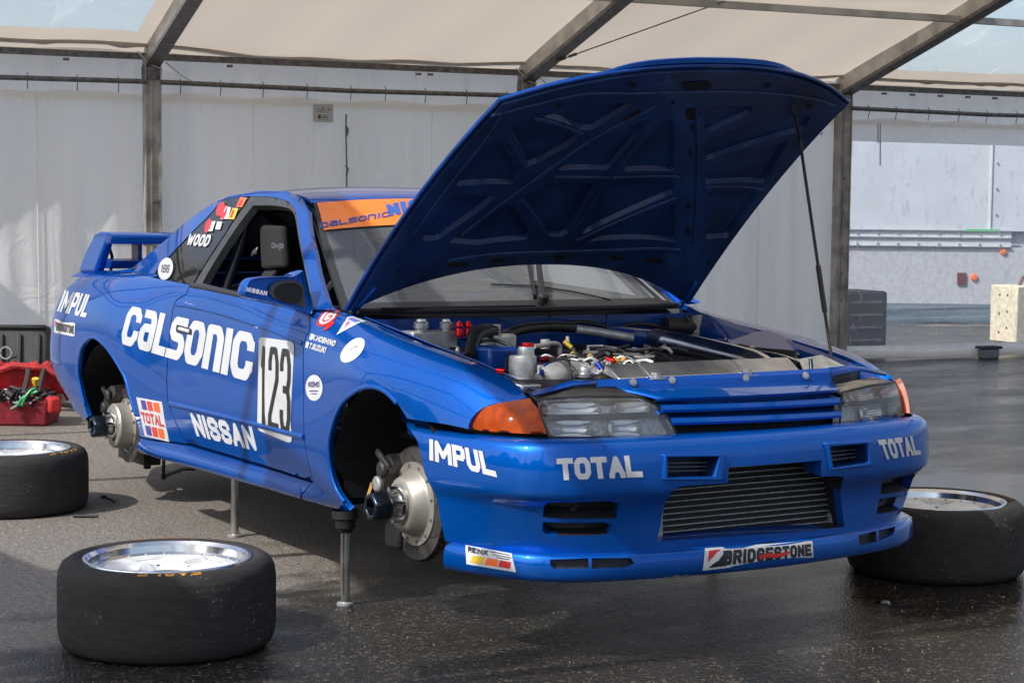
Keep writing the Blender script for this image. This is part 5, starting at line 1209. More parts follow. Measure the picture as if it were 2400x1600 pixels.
tubeE('throttle_elbow', [(1275,905,.42),(1300,885,.40),(1345,880,.36),(1395,895,.38)], .045, CAST, 20); tubeE('elbow_band', [(1308,884,.395),(1316,882,.39)], .048, DARKM, 20)
cylz('thermostat_cap', 1371, 860, .42, .024, .03, ALU, 18, prof=[(0, 0), (.02, 0), (.022, -.004), (.022, -.016), (.034, -.02), (.034, -.03)])
for pts, r, m in (([(1262,842,.30),(1300,842,.28)], .009, REDM), ([(1262,842,.30),(1275,842,.29)], .0095, BLUM), ([(1300,842,.28),(1360,848,.25),(1430,851,.25)], .004, mat('braided_line', (.6,.58,.5), .4, .5)), ([(1300,845,.28),(1360,862,.35)], .004, MATS['braided_line']), ([(1400,850,.4),(1412,868,.42)], .010, BLUM), ([(1425,850,.40),(1428,880,.43)], .010, CHROME), ([(1422,842,.36),(1440,846,.38)], .010, REDM), ([(1440,838,.36),(1448,850,.38)], .006, YELM), ([(1340,828,.2),(1350,838,.2)], .010, YELM), ([(1380,832,.2),(1388,842,.2)], .009, YELM), ([(1458,842,.3),(1466,848,.3)], .008, mat('orange_cap', (.8,.3,.02), .4)), ([(1322,800,.1),(1340,815,.12)], .008, YELM), ([(1395,836,.3),(1420,828,.3),(1432,834,.32)], .011, HOSE)):
    tubeE('hose_fitting' if r > .005 else 'braided_line', pts, r, m, 10)
tubeE('sensor_bracket', [(1252,812,.15),(1310,808,.12),(1312,830,.12)], .008, CAST); cylz('sensor', 1278, 795, .08, .016, .03, CAST, 12)
tubeE('engine_hose', [(1200,815,.15),(1190,840,.22),(1186,870,.28)], .006, HOSE); tubeE('engine_cable', [(1330,790,0),(1332,810,.02)], .006, mat('tan_tube', (.35,.3,.2), .6))
random.seed(3)
for i in range(26):
    px, py = random.uniform(1320, 1560), random.uniform(805, 850); x = .05+(py-805)/45*.25; tubeE('engine_hose', [(px, py, x), (px+random.uniform(10, 40), py+random.uniform(-6, 8), x+.02), (px+random.uniform(30, 60), py+random.uniform(-3, 14), x+.04)], random.uniform(.003, .009), random.choice([HOSE, HOSE, HOSE, ENG, ALUD, DARKM]), 8)
for i in range(34):
    px, py = random.uniform(1255, 1470), random.uniform(838, 872); x = .24+(py-838)/40*.2; tubeE('engine_hose', [(px, py, x), (px+random.uniform(6, 24), py+random.uniform(-8, 6), x+.015), (px+random.uniform(20, 45), py+random.uniform(-6, 10), x+.03)], random.uniform(.0025, .007), random.choice([HOSE, ALUD, ALU, HOSE, MATS['braided_line'], CAST]), 8)
for i in range(22):
    px, py = random.uniform(1240, 1480), random.uniform(826, 868); cylz('engine_fitting', px, py, .2+(py-826)/42*.25, random.uniform(.006, .014), random.uniform(.012, .03), random.choice([ALU, ALUD, CHROME, CAST, REDM, BLUM, BLK]), 10)
for i in range(14):
    px, py = random.uniform(1330, 1550), random.uniform(815, 850); cylz('engine_nut', px, py, .1+(py-815)/35*.2, random.uniform(.005, .010), .014, random.choice([ALU, YELM, ALUD, CAST, REDM]), 8)
# radiator duct plates
RX = .56
for (x0, x1, dz) in ((1442,1515,0), (1518,1735,0), (1738,1870,0)):
    t = lambda px, dy: E(px, np.interp(px, [1440, 1870], [855, 838])+dy, RX)
    a, b2 = t(x0, 0), t(x1, 0); c, d2 = E(x0+8, np.interp(x0, [1440, 1870], [886, 868]), RX+.05), E(x1+6, np.interp(x1, [1440, 1870], [886, 868]), RX+.05)
    mb = MB(); mb.hexa([a+[-.07, 0, -.03], b2+[-.07, 0, -.03], d2+[0, 0, -.012], c+[0, 0, -.012], a+[-.05, 0, .0], b2+[-.05, 0, 0], d2, c]); mb.build('radiator_duct_plate', ALU, P_, bevel=.004)
for px in (1536, 1752): 
    p = E(px, np.interp(px, [1440, 1870], [884, 868]), RX+.06); mb = MB(); mb.box(p, (.03, .012, .02)); mb.box(p+[.012, 0, -.008], (.02, .05, .003)); mb.build('duct_bracket', ALU, P_)
mb = MB(); p0, p1, p2, p3 = E(1872,842,.50), E(1925,832,.46), E(1998,866,.56), E(1885,872,.60); mk('side_shield', [p0, p1, p2, p3], [(0, 1, 2, 3)], ALUD, P_, solid=.003)
tubeE('latch_pin', [(1900,842,.58),(1902,872,.60)], .007, NUT)
mb = MB(); mb.box((.50, -.05, .56), (.05, .95, .20)); mb.build('radiator', CORE, P_)
# left-hand bay shapes
for q in ([(1712,800),(1770,780),(1800,775),(1860,800),(1870,830),(1720,812)],):
    n = len(q); top = [E(px, py, .02+.004*(py-780)) for px, py in q]; bot = [t-np.array([0, 0, .1]) for t in top]; mk('bay_pressing', top+bot, [tuple(range(n))]+[(i, (i+1) % n, n+(i+1) % n, n+i) for i in range(n)], PAINTD, P_, bevel=.006)
tubeE('bay_pipe', [(1650,802,-.1),(1690,798,-.1),(1735,800,-.05)], .006, PAINTD)
# ---- liners / underbody / interior tub
for x0 in (0.0, -2.615):
    for sgn in (-1, 1):
        mb = MB(); n = 20; vs = []; fs = []; r = .388; cx = x0+(.0 if x0 == 0 else -.0)
        for i in range(n+1):
            t = -pi*.035+(pi*1.07)*i/n; vs += [(cx+r*cos(t), sgn*(.862 if sin(t) > .15 else .82), .29+r*sin(t)*.97), (cx+r*cos(t), sgn*.45, .29+r*sin(t)*.97)]
        fs = [(2*i, 2*i+1, 2*i+3, 2*i+2) for i in range(n)]; k = len(vs); vs += [(cx-.40, sgn*.45, .255), (cx+.40, sgn*.45, .255), (cx+.42, sgn*.45, .75), (cx-.42, sgn*.45, .75)]; fs.append((k, k+1, k+2, k+3))
        mk('wheel_arch_liner', vs, fs, LINER, P_)
mb = MB(); mb.hexa([(-3.3,-.70,.24),(.66,-.50,.215),(.66,.50,.215),(-3.3,.70,.24),(-3.3,-.72,.28),(.66,-.50,.25),(.66,.50,.25),(-3.3,.72,.28)]); ub = mb.build('underbody', LINER, P_)
mb = MB(); mb.box((-1.27, 0, .225), (1.55, 1.62, .03)); mb.build('floor_pan', LINER, P_)
for y in (-.80, .80): mb = MB(); mb.box((-1.27, y, .40), (1.45, .03, .34)); mb.build('inner_sill', LINER, P_)
INT = mat('interior_dark', (.018, .022, .030), .7); mb = MB(); mb.box((-1.35, 0, .30), (1.7, 1.5, .02)); mb.build('cabin_floor', INT, P_)
mb = MB(); mb.box((-2.62, 0, .80), (.9, 1.36, .14)); mb.build('parcel_shelf', INT, P_)
mb = MB(); mb.box((-2.22, 0, .6), (.02, 1.4, .5)); mb.build('rear_bulkhead', INT, P_)
for y in (-.775, .775): mb = MB(); mb.box((-1.3, y, .62), (1.3, .02, .46)); mb.build('door_card', DOORIN, P_)
# dashboard
mb = MB(); pr = [(-.60,.60),(-.60,.845),(-.72,.868),(-.90,.872),(-.98,.84),(-.97,.62)]; n = len(pr)
loft('dashboard', [(x, -.70, z) for x, z in pr], [(x, .70, z) for x, z in pr], mat('dash_grey', (.055, .055, .065), .8), P_, bevel=.02)
mb = MB(); mb.hexa([(-.80,-.55,.86),(-.98,-.55,.86),(-.98,-.15,.86),(-.80,-.15,.86),(-.84,-.52,.915),(-.98,-.52,.925),(-.98,-.18,.925),(-.84,-.18,.915)]); mb.build('instrument_hood', INT, P_, bevel=.025)
# steering wheel
mb = MB(); c = np.array([-1.16, -.36, .86]); ax = np.array([-.9, 0, .42]); vs = []; ref = np.array([0, 1., 0]); u2 = np.cross(ax/np.linalg.norm(ax), ref)
mb.tube([c+.17*(cos(t)*ref+sin(t)*u2) for t in np.linspace(0, 2*pi, 33)], .016, 8); 
for t in (0, 2.1, 4.2): mb.bar(c+[.03, 0, -.01], c+.165*(cos(t)*ref+sin(t)*u2), .03, .006, ax)
mb.build('steering_wheel', FABR, P_, smooth=True)
# roll cage
CG = mat('cage_paint', (.010, .014, .024), .4, coat=.3); CR_ = .021
def ct(name, pts): mb = MB(); mb.tube([np.array(p) for p in pts], CR_, 12); return mb.build(name, CG, P_, smooth=True)
for sg in (-1, 1):
    ct('roll_cage_bar', [(-.62, sg*.66, .45), (-.68, sg*.66, .86), (-.95, sg*.60, 1.06), (-1.20, sg*.53, 1.21), (-1.30, sg*.52, 1.24), (-1.75, sg*.51, 1.255)])
    ct('roll_cage_bar', [(-1.78, sg*.66, .32), (-1.78, sg*.66, .90), (-1.78, sg*.56, 1.18), (-1.78, sg*.50, 1.25)])
    ct('roll_cage_bar', [(-1.78, sg*.52, 1.24), (-2.75, sg*.50, .80)])
    ct('roll_cage_bar', [(-.72, sg*.68, .50), (-1.78, sg*.68, .80)])
ct('roll_cage_bar', [(-1.78, -.52, 1.255), (-1.78, .52, 1.255)]); ct('roll_cage_bar', [(-1.24, -.52, 1.235), (-1.24, .52, 1.235)]); ct('roll_cage_bar', [(-1.78, .50, 1.25), (-1.78, -.64, .5)])
ct('roll_cage_bar', [(-1.78, -.5, 1.24), (-2.7, .45, .82)]); ct('roll_cage_bar', [(-1.78, .5, 1.24), (-2.7, -.45, .82)]); ct('roll_cage_bar', [(-1.78, -.66, .9), (-1.78, .66, .9)]); ct('roll_cage_bar', [(-.70, -.66, .80), (-.70, .66, .80)])
ct('roll_cage_bar', [(-1.24, -.3, 1.235), (-1.75, .3, 1.255)])
# seat (right-hand drive)
def seat(y):
    sec = []
    for z, x, w, dp in ((.40,-1.35,.25,.05),(.55,-1.52,.26,.06),(.70,-1.58,.27,.07),(.85,-1.63,.26,.07),(.95,-1.66,.20,.06),(1.00,-1.67,.15,.07),(1.06,-1.69,.155,.09),(1.13,-1.71,.15,.09),(1.165,-1.72,.12,.06)):
        sec.append([(x-.03, y-w, z), (x+dp, y-w*.98, z), (x+dp+.0, y-w*.86, z), (x+.015, y-w*.7, z), (x+.005, y, z), (x+.015, y+w*.7, z), (x+dp, y+w*.86, z), (x+dp, y+w*.98, z), (x-.03, y+w, z), (x-.06, y, z)])
    n = 10; v = [p for s in sec for p in s]; f = [(k*n+i, k*n+(i+1) % n, (k+1)*n+(i+1) % n, (k+1)*n+i) for k in range(len(sec)-1) for i in range(n)]+[tuple((len(sec)-1)*n+i for i in range(n))]
    o = mk('race_seat', v, f, FABR, P_, bevel=.012, seg=3)
    return o
st_ = seat(-.36)
for sgn in (-1, 1):   # head wings
    mb = MB(); y = -.36+sgn*.15; mb.hexa([(-1.70, y-.03, .99), (-1.50, y-.02, 1.0), (-1.50, y+.02, 1.0), (-1.70, y+.03, .99), (-1.72, y-.03, 1.17), (-1.53, y-.02, 1.165), (-1.53, y+.02, 1.165), (-1.72, y+.03, 1.17)]); mb.build('headrest_wing', FABR, st_, bevel=.018, seg=3)
mb = MB()
for y in (-.42, -.30): mb.bar((-1.62, y, .97), (-1.50, y+.0, .55), .045, .008, (1, 0, 0))
mb.build('harness', mat('harness_dark', (.03, .04, .07), .7), st_)
pw = Plane((-1.49, -.50, 1.08), (.25, -1, 0)); 
wingp = Plane((-1.52, -.535, 1.08), (.05, -1, 0.02))
decal('seat_logo', [[(0, 0), (1, .1), (1, .2), (0, .1)], [(0, .25), (.8, .3), (1, .95), (.2, .9)], ], [(589,602),(603,595),(607,578),(592,585)], wingp, WHITE, st_, off=.004)
bx = Plane((-1.47, -.36, 1.1), (1, 0, 0)); decal('seat_lettering', word('OMP', .22, .28), [(635,581),(664,588),(664,571),(636,568)], bx, WHITE, st_, off=.003, grid=.5)
mb = MB(); mb.box((-2.05, .2, 1.0), (.03, .9, .18)); mb.build('harness_panel', INT, P_)
bx2 = Plane((-2.03, 0, 1.1), (1, 0, 0)); decal('panel_lettering', word('OMP', .2, .25), [(668,590),(702,590),(702,573),(668,573)], bx2, TRIM, P_, off=.002, grid=.5)
for py in (597, 617): decal('panel_stripe', [[(0, 0), (1, 0), (1, 1), (0, 1)]], [(664,py+2),(706,py+2),(706,py),(664,py)], bx2, TRIM, P_, off=.002, grid=.5)

# ---- door mirror (right) and left mate
def mirror(sgn):
    MX = -.66
    outl = [(573,692),(575,672),(585,656),(605,650),(650,648),(688,647),(705,638),(712,634),(716,650),(722,680),(735,728),(730,738),(715,734),(690,722),(655,712),(620,705),(590,700)]
    P = [Xp(px, py, MX) for px, py in cat_r(outl, 3, True)]; P = np.array(P); c = P.mean(0)
    lv = [(0, -.012, .90), (.0, 0, .965), (0, -.01, 1.0), (0, -.04, 1.02), (0, -.085, .92), (0, -.125, .72), (0, -.145, .40)]
    V = []; n = len(P)
    for _, dx, s in lv:
        q = c+(P-c)*s; q[:, 0] = MX+dx; q[:, 1] = c[1]+(P[:, 1]-c[1])*s; V += list(q)
    f = [(k*n+i, k*n+(i+1) % n, (k+1)*n+(i+1) % n, (k+1)*n+i) for k in range(len(lv)-1) for i in range(n)]+[tuple(range(n)), tuple((len(lv)-1)*n+i for i in range(n))[::-1]]
    V = [(v[0], v[1]*(-sgn), v[2]) for v in V]
    o = mk('door_mirror', V, f, PAINT, P_, smooth=True, angle=60)
    def flat(name, pts, m, dx, lip=0):
        q = np.array([Xp(px, py, MX) for px, py in cat_r(pts, 3, True)]); q[:, 0] += dx; q[:, 1] *= -sgn; cc = q.mean(0); q2 = cc+(q-cc)*.8; q2[:, 0] = cc[0]-.03 if lip else cc[0]
        n = len(q); return mk(name, list(q)+list(q2), [(i, (i+1) % n, n+(i+1) % n, n+i) for i in range(n)]+[tuple(range(n, 2*n))], m, o, smooth=True)
    flat('mirror_rim', [(630,685),(636,668),(655,659),(690,658),(710,668),(714,700),(718,720),(700,716),(670,708),(645,700)], TRIM, .0015)
    flat('mirror_opening', [(641,685),(650,669),(672,663),(695,664),(706,674),(707,692),(702,708),(685,712),(660,706),(646,697)], LINER, .003)
    return o
mr = mirror(-1)
mp = Plane((-.66+.001, -1, .9), (1, -.0, 0)); decal('mirror_lettering', word('NISSAN', .3, .3), [(576,683),(624,693),(626,682),(577,672)], mp, mat('bright_white', (.88, .88, .88), .5), mr, off=.004, grid=.5)
mb = MB(); q = [Xp(693,720,-.66), Xp(732,740,-.62)]; 
# ---- wiper (parked upright in the middle)
def tsp(px, py, off=.02): P, N = T_.ev([T_.hit(px, py)]); return P[0]+N[0]*off
w0 = tsp(1268, 712, .02); w1 = tsp(1256, 640, .035); w2 = tsp(1240, 560, .03)
mb = MB(); mb.bar(w0, w1, .022, .014); mb.bar(w1, w2, .012, .010); wa = mb.build('wiper_arm', BLK, P_, bevel=.003)
mb = MB(); mb.bar(tsp(1252, 700, .008), tsp(1215, 500, .008), .010, .018); mb.build('wiper_blade', HOSE, wa)
mb = MB(); mb.lathe([(.022, -.01), (.022, .015), (.014, .022), (0, .023)], w0, (.4, 0, .9), 14); mb.build('wiper_pivot', BLK, wa)
tb_ = MB(); tb_.tube([tsp(1150,668,.004), tsp(1250,672,.004), tsp(1340,685,.004), tsp(1430,704,.004)], .003, 6); tb_.build('screen_wire', HOSE, P_)

# ---- lettering and stickers
q = lambda BL, BR, TR, TL: [BL, BR, TR, TL]
SLV = mat('silver_white_vinyl', (.60, .61, .62), .3, coat=.5, noise=.06, nscale=2)
decal('sponsor_lettering', word('CaLsonIC', .34, .21, .05, {'C': 1.05, 'a': .95, 'L': .78, 's': .95, 'o': 1, 'n': .92, 'I': .36}), q((280,804),(589,896),(601,783),(304,716)), B, SLV, P_, off=.0016)
GL['o'] = GL['O']
npn = decal('number_panel', [rrect(0, 0, 1, 1, .12, .05)], q((604,1007),(685,1040),(691,801),(608,789)), B, SLV, P_, off=.0024)
decal('race_number', word('123', .32, .09, .12, {'1': .7}), q((611,996),(682,1020),(684,819),(612,808)), B, BLKV, npn, off=.0034)
decal('maker_lettering', word('NISSAN', .30, .24, .10, {'I': .34}), q((462,1021),(604,1057),(591,1000),(445,966)), B, SLV, P_, off=.0016)
stk = decal('oil_sticker', [[(0, 0), (1, 0), (1, 1), (0, 1)]], q((340,1021),(397,1035),(380,941),(320,930)), B, WHITE, P_, off=.0016)
for cols, v0, v1 in (((.16, .36, .40, .60, .65, .88), .72, .95), ((.12, .34, .38, .60, .64, .86), .05, .31)):
    for k, m in enumerate((PURV, mat('red_orange_vinyl', (.68, .06, .03), .4, coat=.2), mat('orange_red_vinyl', (.80, .13, .03), .4, coat=.2))): decal('sticker_block', [[(cols[2*k], v0), (cols[2*k+1], v0), (cols[2*k+1], v1), (cols[2*k], v1)]], q((340,1021),(397,1035),(380,941),(320,930)), B, m, stk, off=.0024, grid=.5)
decal('sticker_lettering', [[(a*.88+.05, b*.28+.37) for a, b in p] for p in word('TOTAL', .26, .24, .06)], q((340,1021),(397,1035),(380,941),(320,930)), B, REDV, stk, off=.0026)
decal('sponsor_lettering', word('IMPUL', .32, .2, .10), q((134,729),(201,744),(221,693),(152,680)), B, WHITE, P_, off=.0016)
s_ = decal('tyre_sticker', [rrect(0, 0, 1, 1, .04, .1)], q((127,779),(175,789),(177,757),(129,747)), B, WHITE, P_, off=.0016); decal('sticker_lettering', [[(a*.86+.1, b*.6+.18) for a, b in p] for p in word('BRIDGESTONE', .34, .3, .10)], q((127,779),(175,789),(177,757),(129,747)), B, TRIM, s_, off=.0024); decal('sticker_mark', [[(.03, .35), (.12, .8), (.03, .9)]], q((127,779),(175,789),(177,757),(129,747)), B, REDV, s_, off=.0026)
decal('sponsor_lettering', word('IMPUL', .32, .24, .08), q((1006,1077),(1166,1118),(1152,1062),(1006,1028)), A_, WHITE, P_, off=.0016)
decal('sponsor_lettering', word('TOTAL', .33, .26, .05), q((1309,1125),(1507,1117),(1499,1066),(1304,1074)), A_, WHITE, P_, off=.0016)
decal('sponsor_lettering', word('TOTAL', .33, .24, .05), q((2072,1077),(2158,1064),(2148,1020),(2056,1031)), A_, WHITE, P_, off=.0016)
s_ = decal('tuner_sticker', [[(0, 0), (1, 0), (.96, 1), (0, 1)]], q((1094,1321),(1210,1340),(1204,1298),(1091,1277)), LIP, WHITE, P_, off=.0016)
qq = q((1094,1321),(1210,1340),(1204,1298),(1091,1277))
for a, m in ((.08, YELV), (.36, ORV), (.63, REDV)): decal('sticker_block', [[(a, .14), (a+.25, .14), (a+.30, .52), (a+.06, .52)]], qq, LIP, m, s_, off=.0026, grid=.5)
decal('sticker_lettering', [[(a*.40+.05, b*.26+.66) for a, b in p] for p in word('REINIK', .24, .28, .1)], qq, LIP, BLKV, s_, off=.0026, grid=.4)
decal('sticker_lettering', [[(x0, y), (x1, y), (x1, y+.05), (x0, y+.05)] for x0, x1, y in ((.50, .92, .86), (.54, .94, .74), (.62, .90, .62))], qq, LIP, TRIM, s_, off=.0026, grid=.4)
qq = q((1646,1336),(1906,1306),(1903,1267),(1652,1285))
s_ = decal('tyre_sticker', [[(0, 0), (.14, .0), (1, .04), (1, 1), (.42, 1), (.30, .88), (.16, .9), (.13, 1), (.0, 1)]], qq, LIP, WHITE, P_, off=.0016)
decal('sticker_lettering', [[(a*.84+.14, b*.70+.13) for a, b in p] for p in word('BRIDGESTONE', .36, .26, .10, slant=0)], qq, LIP, BLKV, s_, off=.0026)
decal('sticker_mark', [[(.03, .35), (.03, .88), (.12, .9)]], qq, LIP, REDV, s_, off=.0028); decal('sticker_mark', [[(.04, .10), (.17, .82), (.19, .82), (.17, .1)]], qq, LIP, BLKV, s_, off=.0027)
decal('red_scuff', [[(.45, .38), (.50, .5), (.60, .42), (.70, .50), (.75, .62), (.74, .72), (.62, .64), (.52, .70), (.44, .62)]], [(1646,1344),(1906,1314),(1903,1275),(1652,1293)], LIP, REDV, s_, off=.0034)
decal('paint_chip', [[(0, .3), (.1, .6), (.3, .5), (.45, .9), (.6, .6), (.8, .8), (1, .4), (.8, .2), (.5, .3), (.3, .05)]], [(1553,1356),(1626,1352),(1624,1342),(1553,1346)], LIP, ALUD, P_, off=.0012)
# fender stickers
g_ = decal('round_badge', [ell(.5, .5, .5, .5)], q((735,772),(782,758),(806,715),(757,722)), B, REDV, P_, off=.0014)
decal('badge_face', [ell(.5, .5, .42, .42)], q((737,768),(780,757),(803,718),(759,725)), B, WHITE, g_, off=.0022)
decal('badge_letter', [[(.26+a*.48, .22+b*.56) for a, b in p] for p in word('G', .14, .14)], q((737,768),(780,757),(803,718),(759,725)), B, REDV, g_, off=.003, grid=.5)
decal('badge_ribbon', [[(0, 0), (.5, .1), (1, .7), (.8, 1), (.3, .6)]], q((758,775),(784,772),(786,752),(762,758)), B, REDV, g_, off=.003, grid=.5)
pn = decal('pennant_sticker', [[(.0, .0), (1, .72), (.55, .98), (.36, .95)]], q((789,785),(858,785),(858,741),(789,741)), B, WHITE, P_, off=.0014)
decal('pennant_field', [[(.16, .18), (.78, .74), (.52, .90), (.40, .86)]], q((789,785),(858,785),(858,741),(789,741)), B, mat('light_blue_vinyl', (.08, .22, .65), .4), pn, off=.0024, grid=.5)
decal('pennant_print', [[(.26, .34), (.46, .60), (.42, .72), (.36, .66)], [(.46, .78), (.66, .80), (.60, .86), (.48, .86)]], q((789,785),(858,785),(858,741),(789,741)), B, mat('pink_print', (.45, .10, .35), .5), pn, off=.003, grid=.5)
ux, uy = np.array([25, -26]), np.array([14, 13]); cc = np.array([827, 821])
ov = decal('oval_number_disc', [ell()], [tuple(cc-ux-uy*-1), tuple(cc-ux-uy), tuple(cc+ux-uy), tuple(cc+ux+uy)], B, WHITE, P_, off=.0016)
decal('disc_number', [[(a*.5+.25, b*.22+.4) for a, b in p] for p in word('117', .10, .16)], [(800,842),(845,822),(852,796),(810,812)], B, mat('faint_grey', (.35, .35, .33), .5), ov, off=.0026, grid=.5)
decal('driver_name', word('K.HOSHINO', .26, .26, .12, slant=.1), q((731,796),(783,812),(789,799),(736,783)), B, WHITE, P_, off=.0016, grid=.3); decal('driver_name', word('T.SUZUKI', .26, .26, .12, slant=.1), q((724,816),(762,828),(767,814),(728,803)), B, WHITE, P_, off=.0016, grid=.3)
for a, b_, c, d in (((725,795),(731,797),(736,783),(730,781)), ((716,814),(722,816),(726,802),(719,800))): decal('flag_mark', [[(0, 0), (1, 0), (1, 1), (0, 1)]], q(a, b_, c, d), B, WHITE, P_, off=.0016, grid=.5)
ro = decal('round_sticker', [ell()], q((717,939),(757,939),(757,878),(717,878)), B, WHITE, P_, off=.0016)
decal('sticker_lettering', [[(a*.66+.17, b*.22+.52) for a, b in p] for p in word('NISMO', .24, .2)], q((717,939),(757,939),(757,878),(717,878)), B, mat('navy_vinyl', (.02, .03, .15), .4), ro, off=.0026, grid=.4)
decal('sticker_lettering', [[(.25, .36), (.75, .36), (.75, .40), (.25, .40)], [(.32, .26), (.68, .26), (.68, .29), (.32, .29)]], q((717,939),(757,939),(757,878),(717,878)), B, MATS['navy_vinyl'], ro, off=.0026, grid=.5)
decal('driver_name', word('C.WOOD', .16, .16, .2, slant=.1), q((434,713),(459,722),(460,716),(436,707)), B, WHITE, P_, off=.0016, grid=.5)
# sunstrip text
NAVY = mat('strip_blue', (.03, .07, .32), .4, coat=.2)
GL2 = dict(GL)
decal('strip_lettering', word('CaLsonIC', .20, .24, .12, {'I': .4}), q((751,538),(912,511),(915,498),(748,526)), T_, NAVY, strip, off=.007)
decal('strip_lettering', word('NISSAN', .40, .28, .08, {'I': .5}), q((912,510),(1130,480),(1130,440),(903,483)), T_, mat('strip_blue_bright', (.03, .12, .45), .4), strip, off=.007)
# quarter window stickers
zA = lambda pts: [(100+u/2.936, 400+v/2.936) for u, v in pts]
sq = [[(0, 0), (1, 0), (1, 1), (0, 1)]]
decal('window_name', word('WOOD', .30, .24, .14, slant=.08), q((437,575),(487,579),(498,551),(446,549)), G_, WHITE, qg[0], off=.003, grid=.3)
dc = decal('window_number_disc', [ell()], q((368,655),(402,658),(411,605),(377,604)), G_, mat('disc_grey', (.5, .5, .5), .5), qg[0], off=.003); decal('disc_lettering', [[(a*.56+.22, b*.36+.32) for a, b in p] for p in word('166', .22, .16)], q((368,655),(402,658),(411,605),(377,604)), G_, BLKV, dc, off=.004, grid=.5)
for pts, m, nm, pl in (([(1185,315),(1240,315),(1265,215),(1215,215)], REDV, 'window_sticker', [ell()]), ([(1215,340),(1255,340),(1285,240),(1240,240)], REDV, 'window_sticker', [ell()]), ([(1225,335),(1280,335),(1300,255),(1265,250)], WHITE, 'window_sticker', sq), ([(1335,250),(1375,255),(1410,190),(1365,185)], ORV, 'window_sticker', sq), ([(1280,335),(1320,338),(1350,262),(1310,260)], YELV, 'window_sticker', sq), ([(1105,430),(1150,430),(1175,335),(1135,335)], REDV, 'window_sticker', [ell()]), ([(1140,420),(1170,420),(1195,350),(1170,350)], WHITE, 'window_sticker', sq), ([(1190,405),(1225,408),(1240,355),(1205,352)], WHITE, 'window_sticker', sq)):
    decal(nm, pl, zA(pts), G_, m, qg[0], off=.003, grid=.5)
for pts in ([(1345,245),(1362,246),(1384,205),(1368,203)], [(1292,325),(1306,326),(1326,275),(1312,273)]): decal('sticker_print', sq, zA(pts), G_, REDV, qg[0], off=.004, grid=.6)

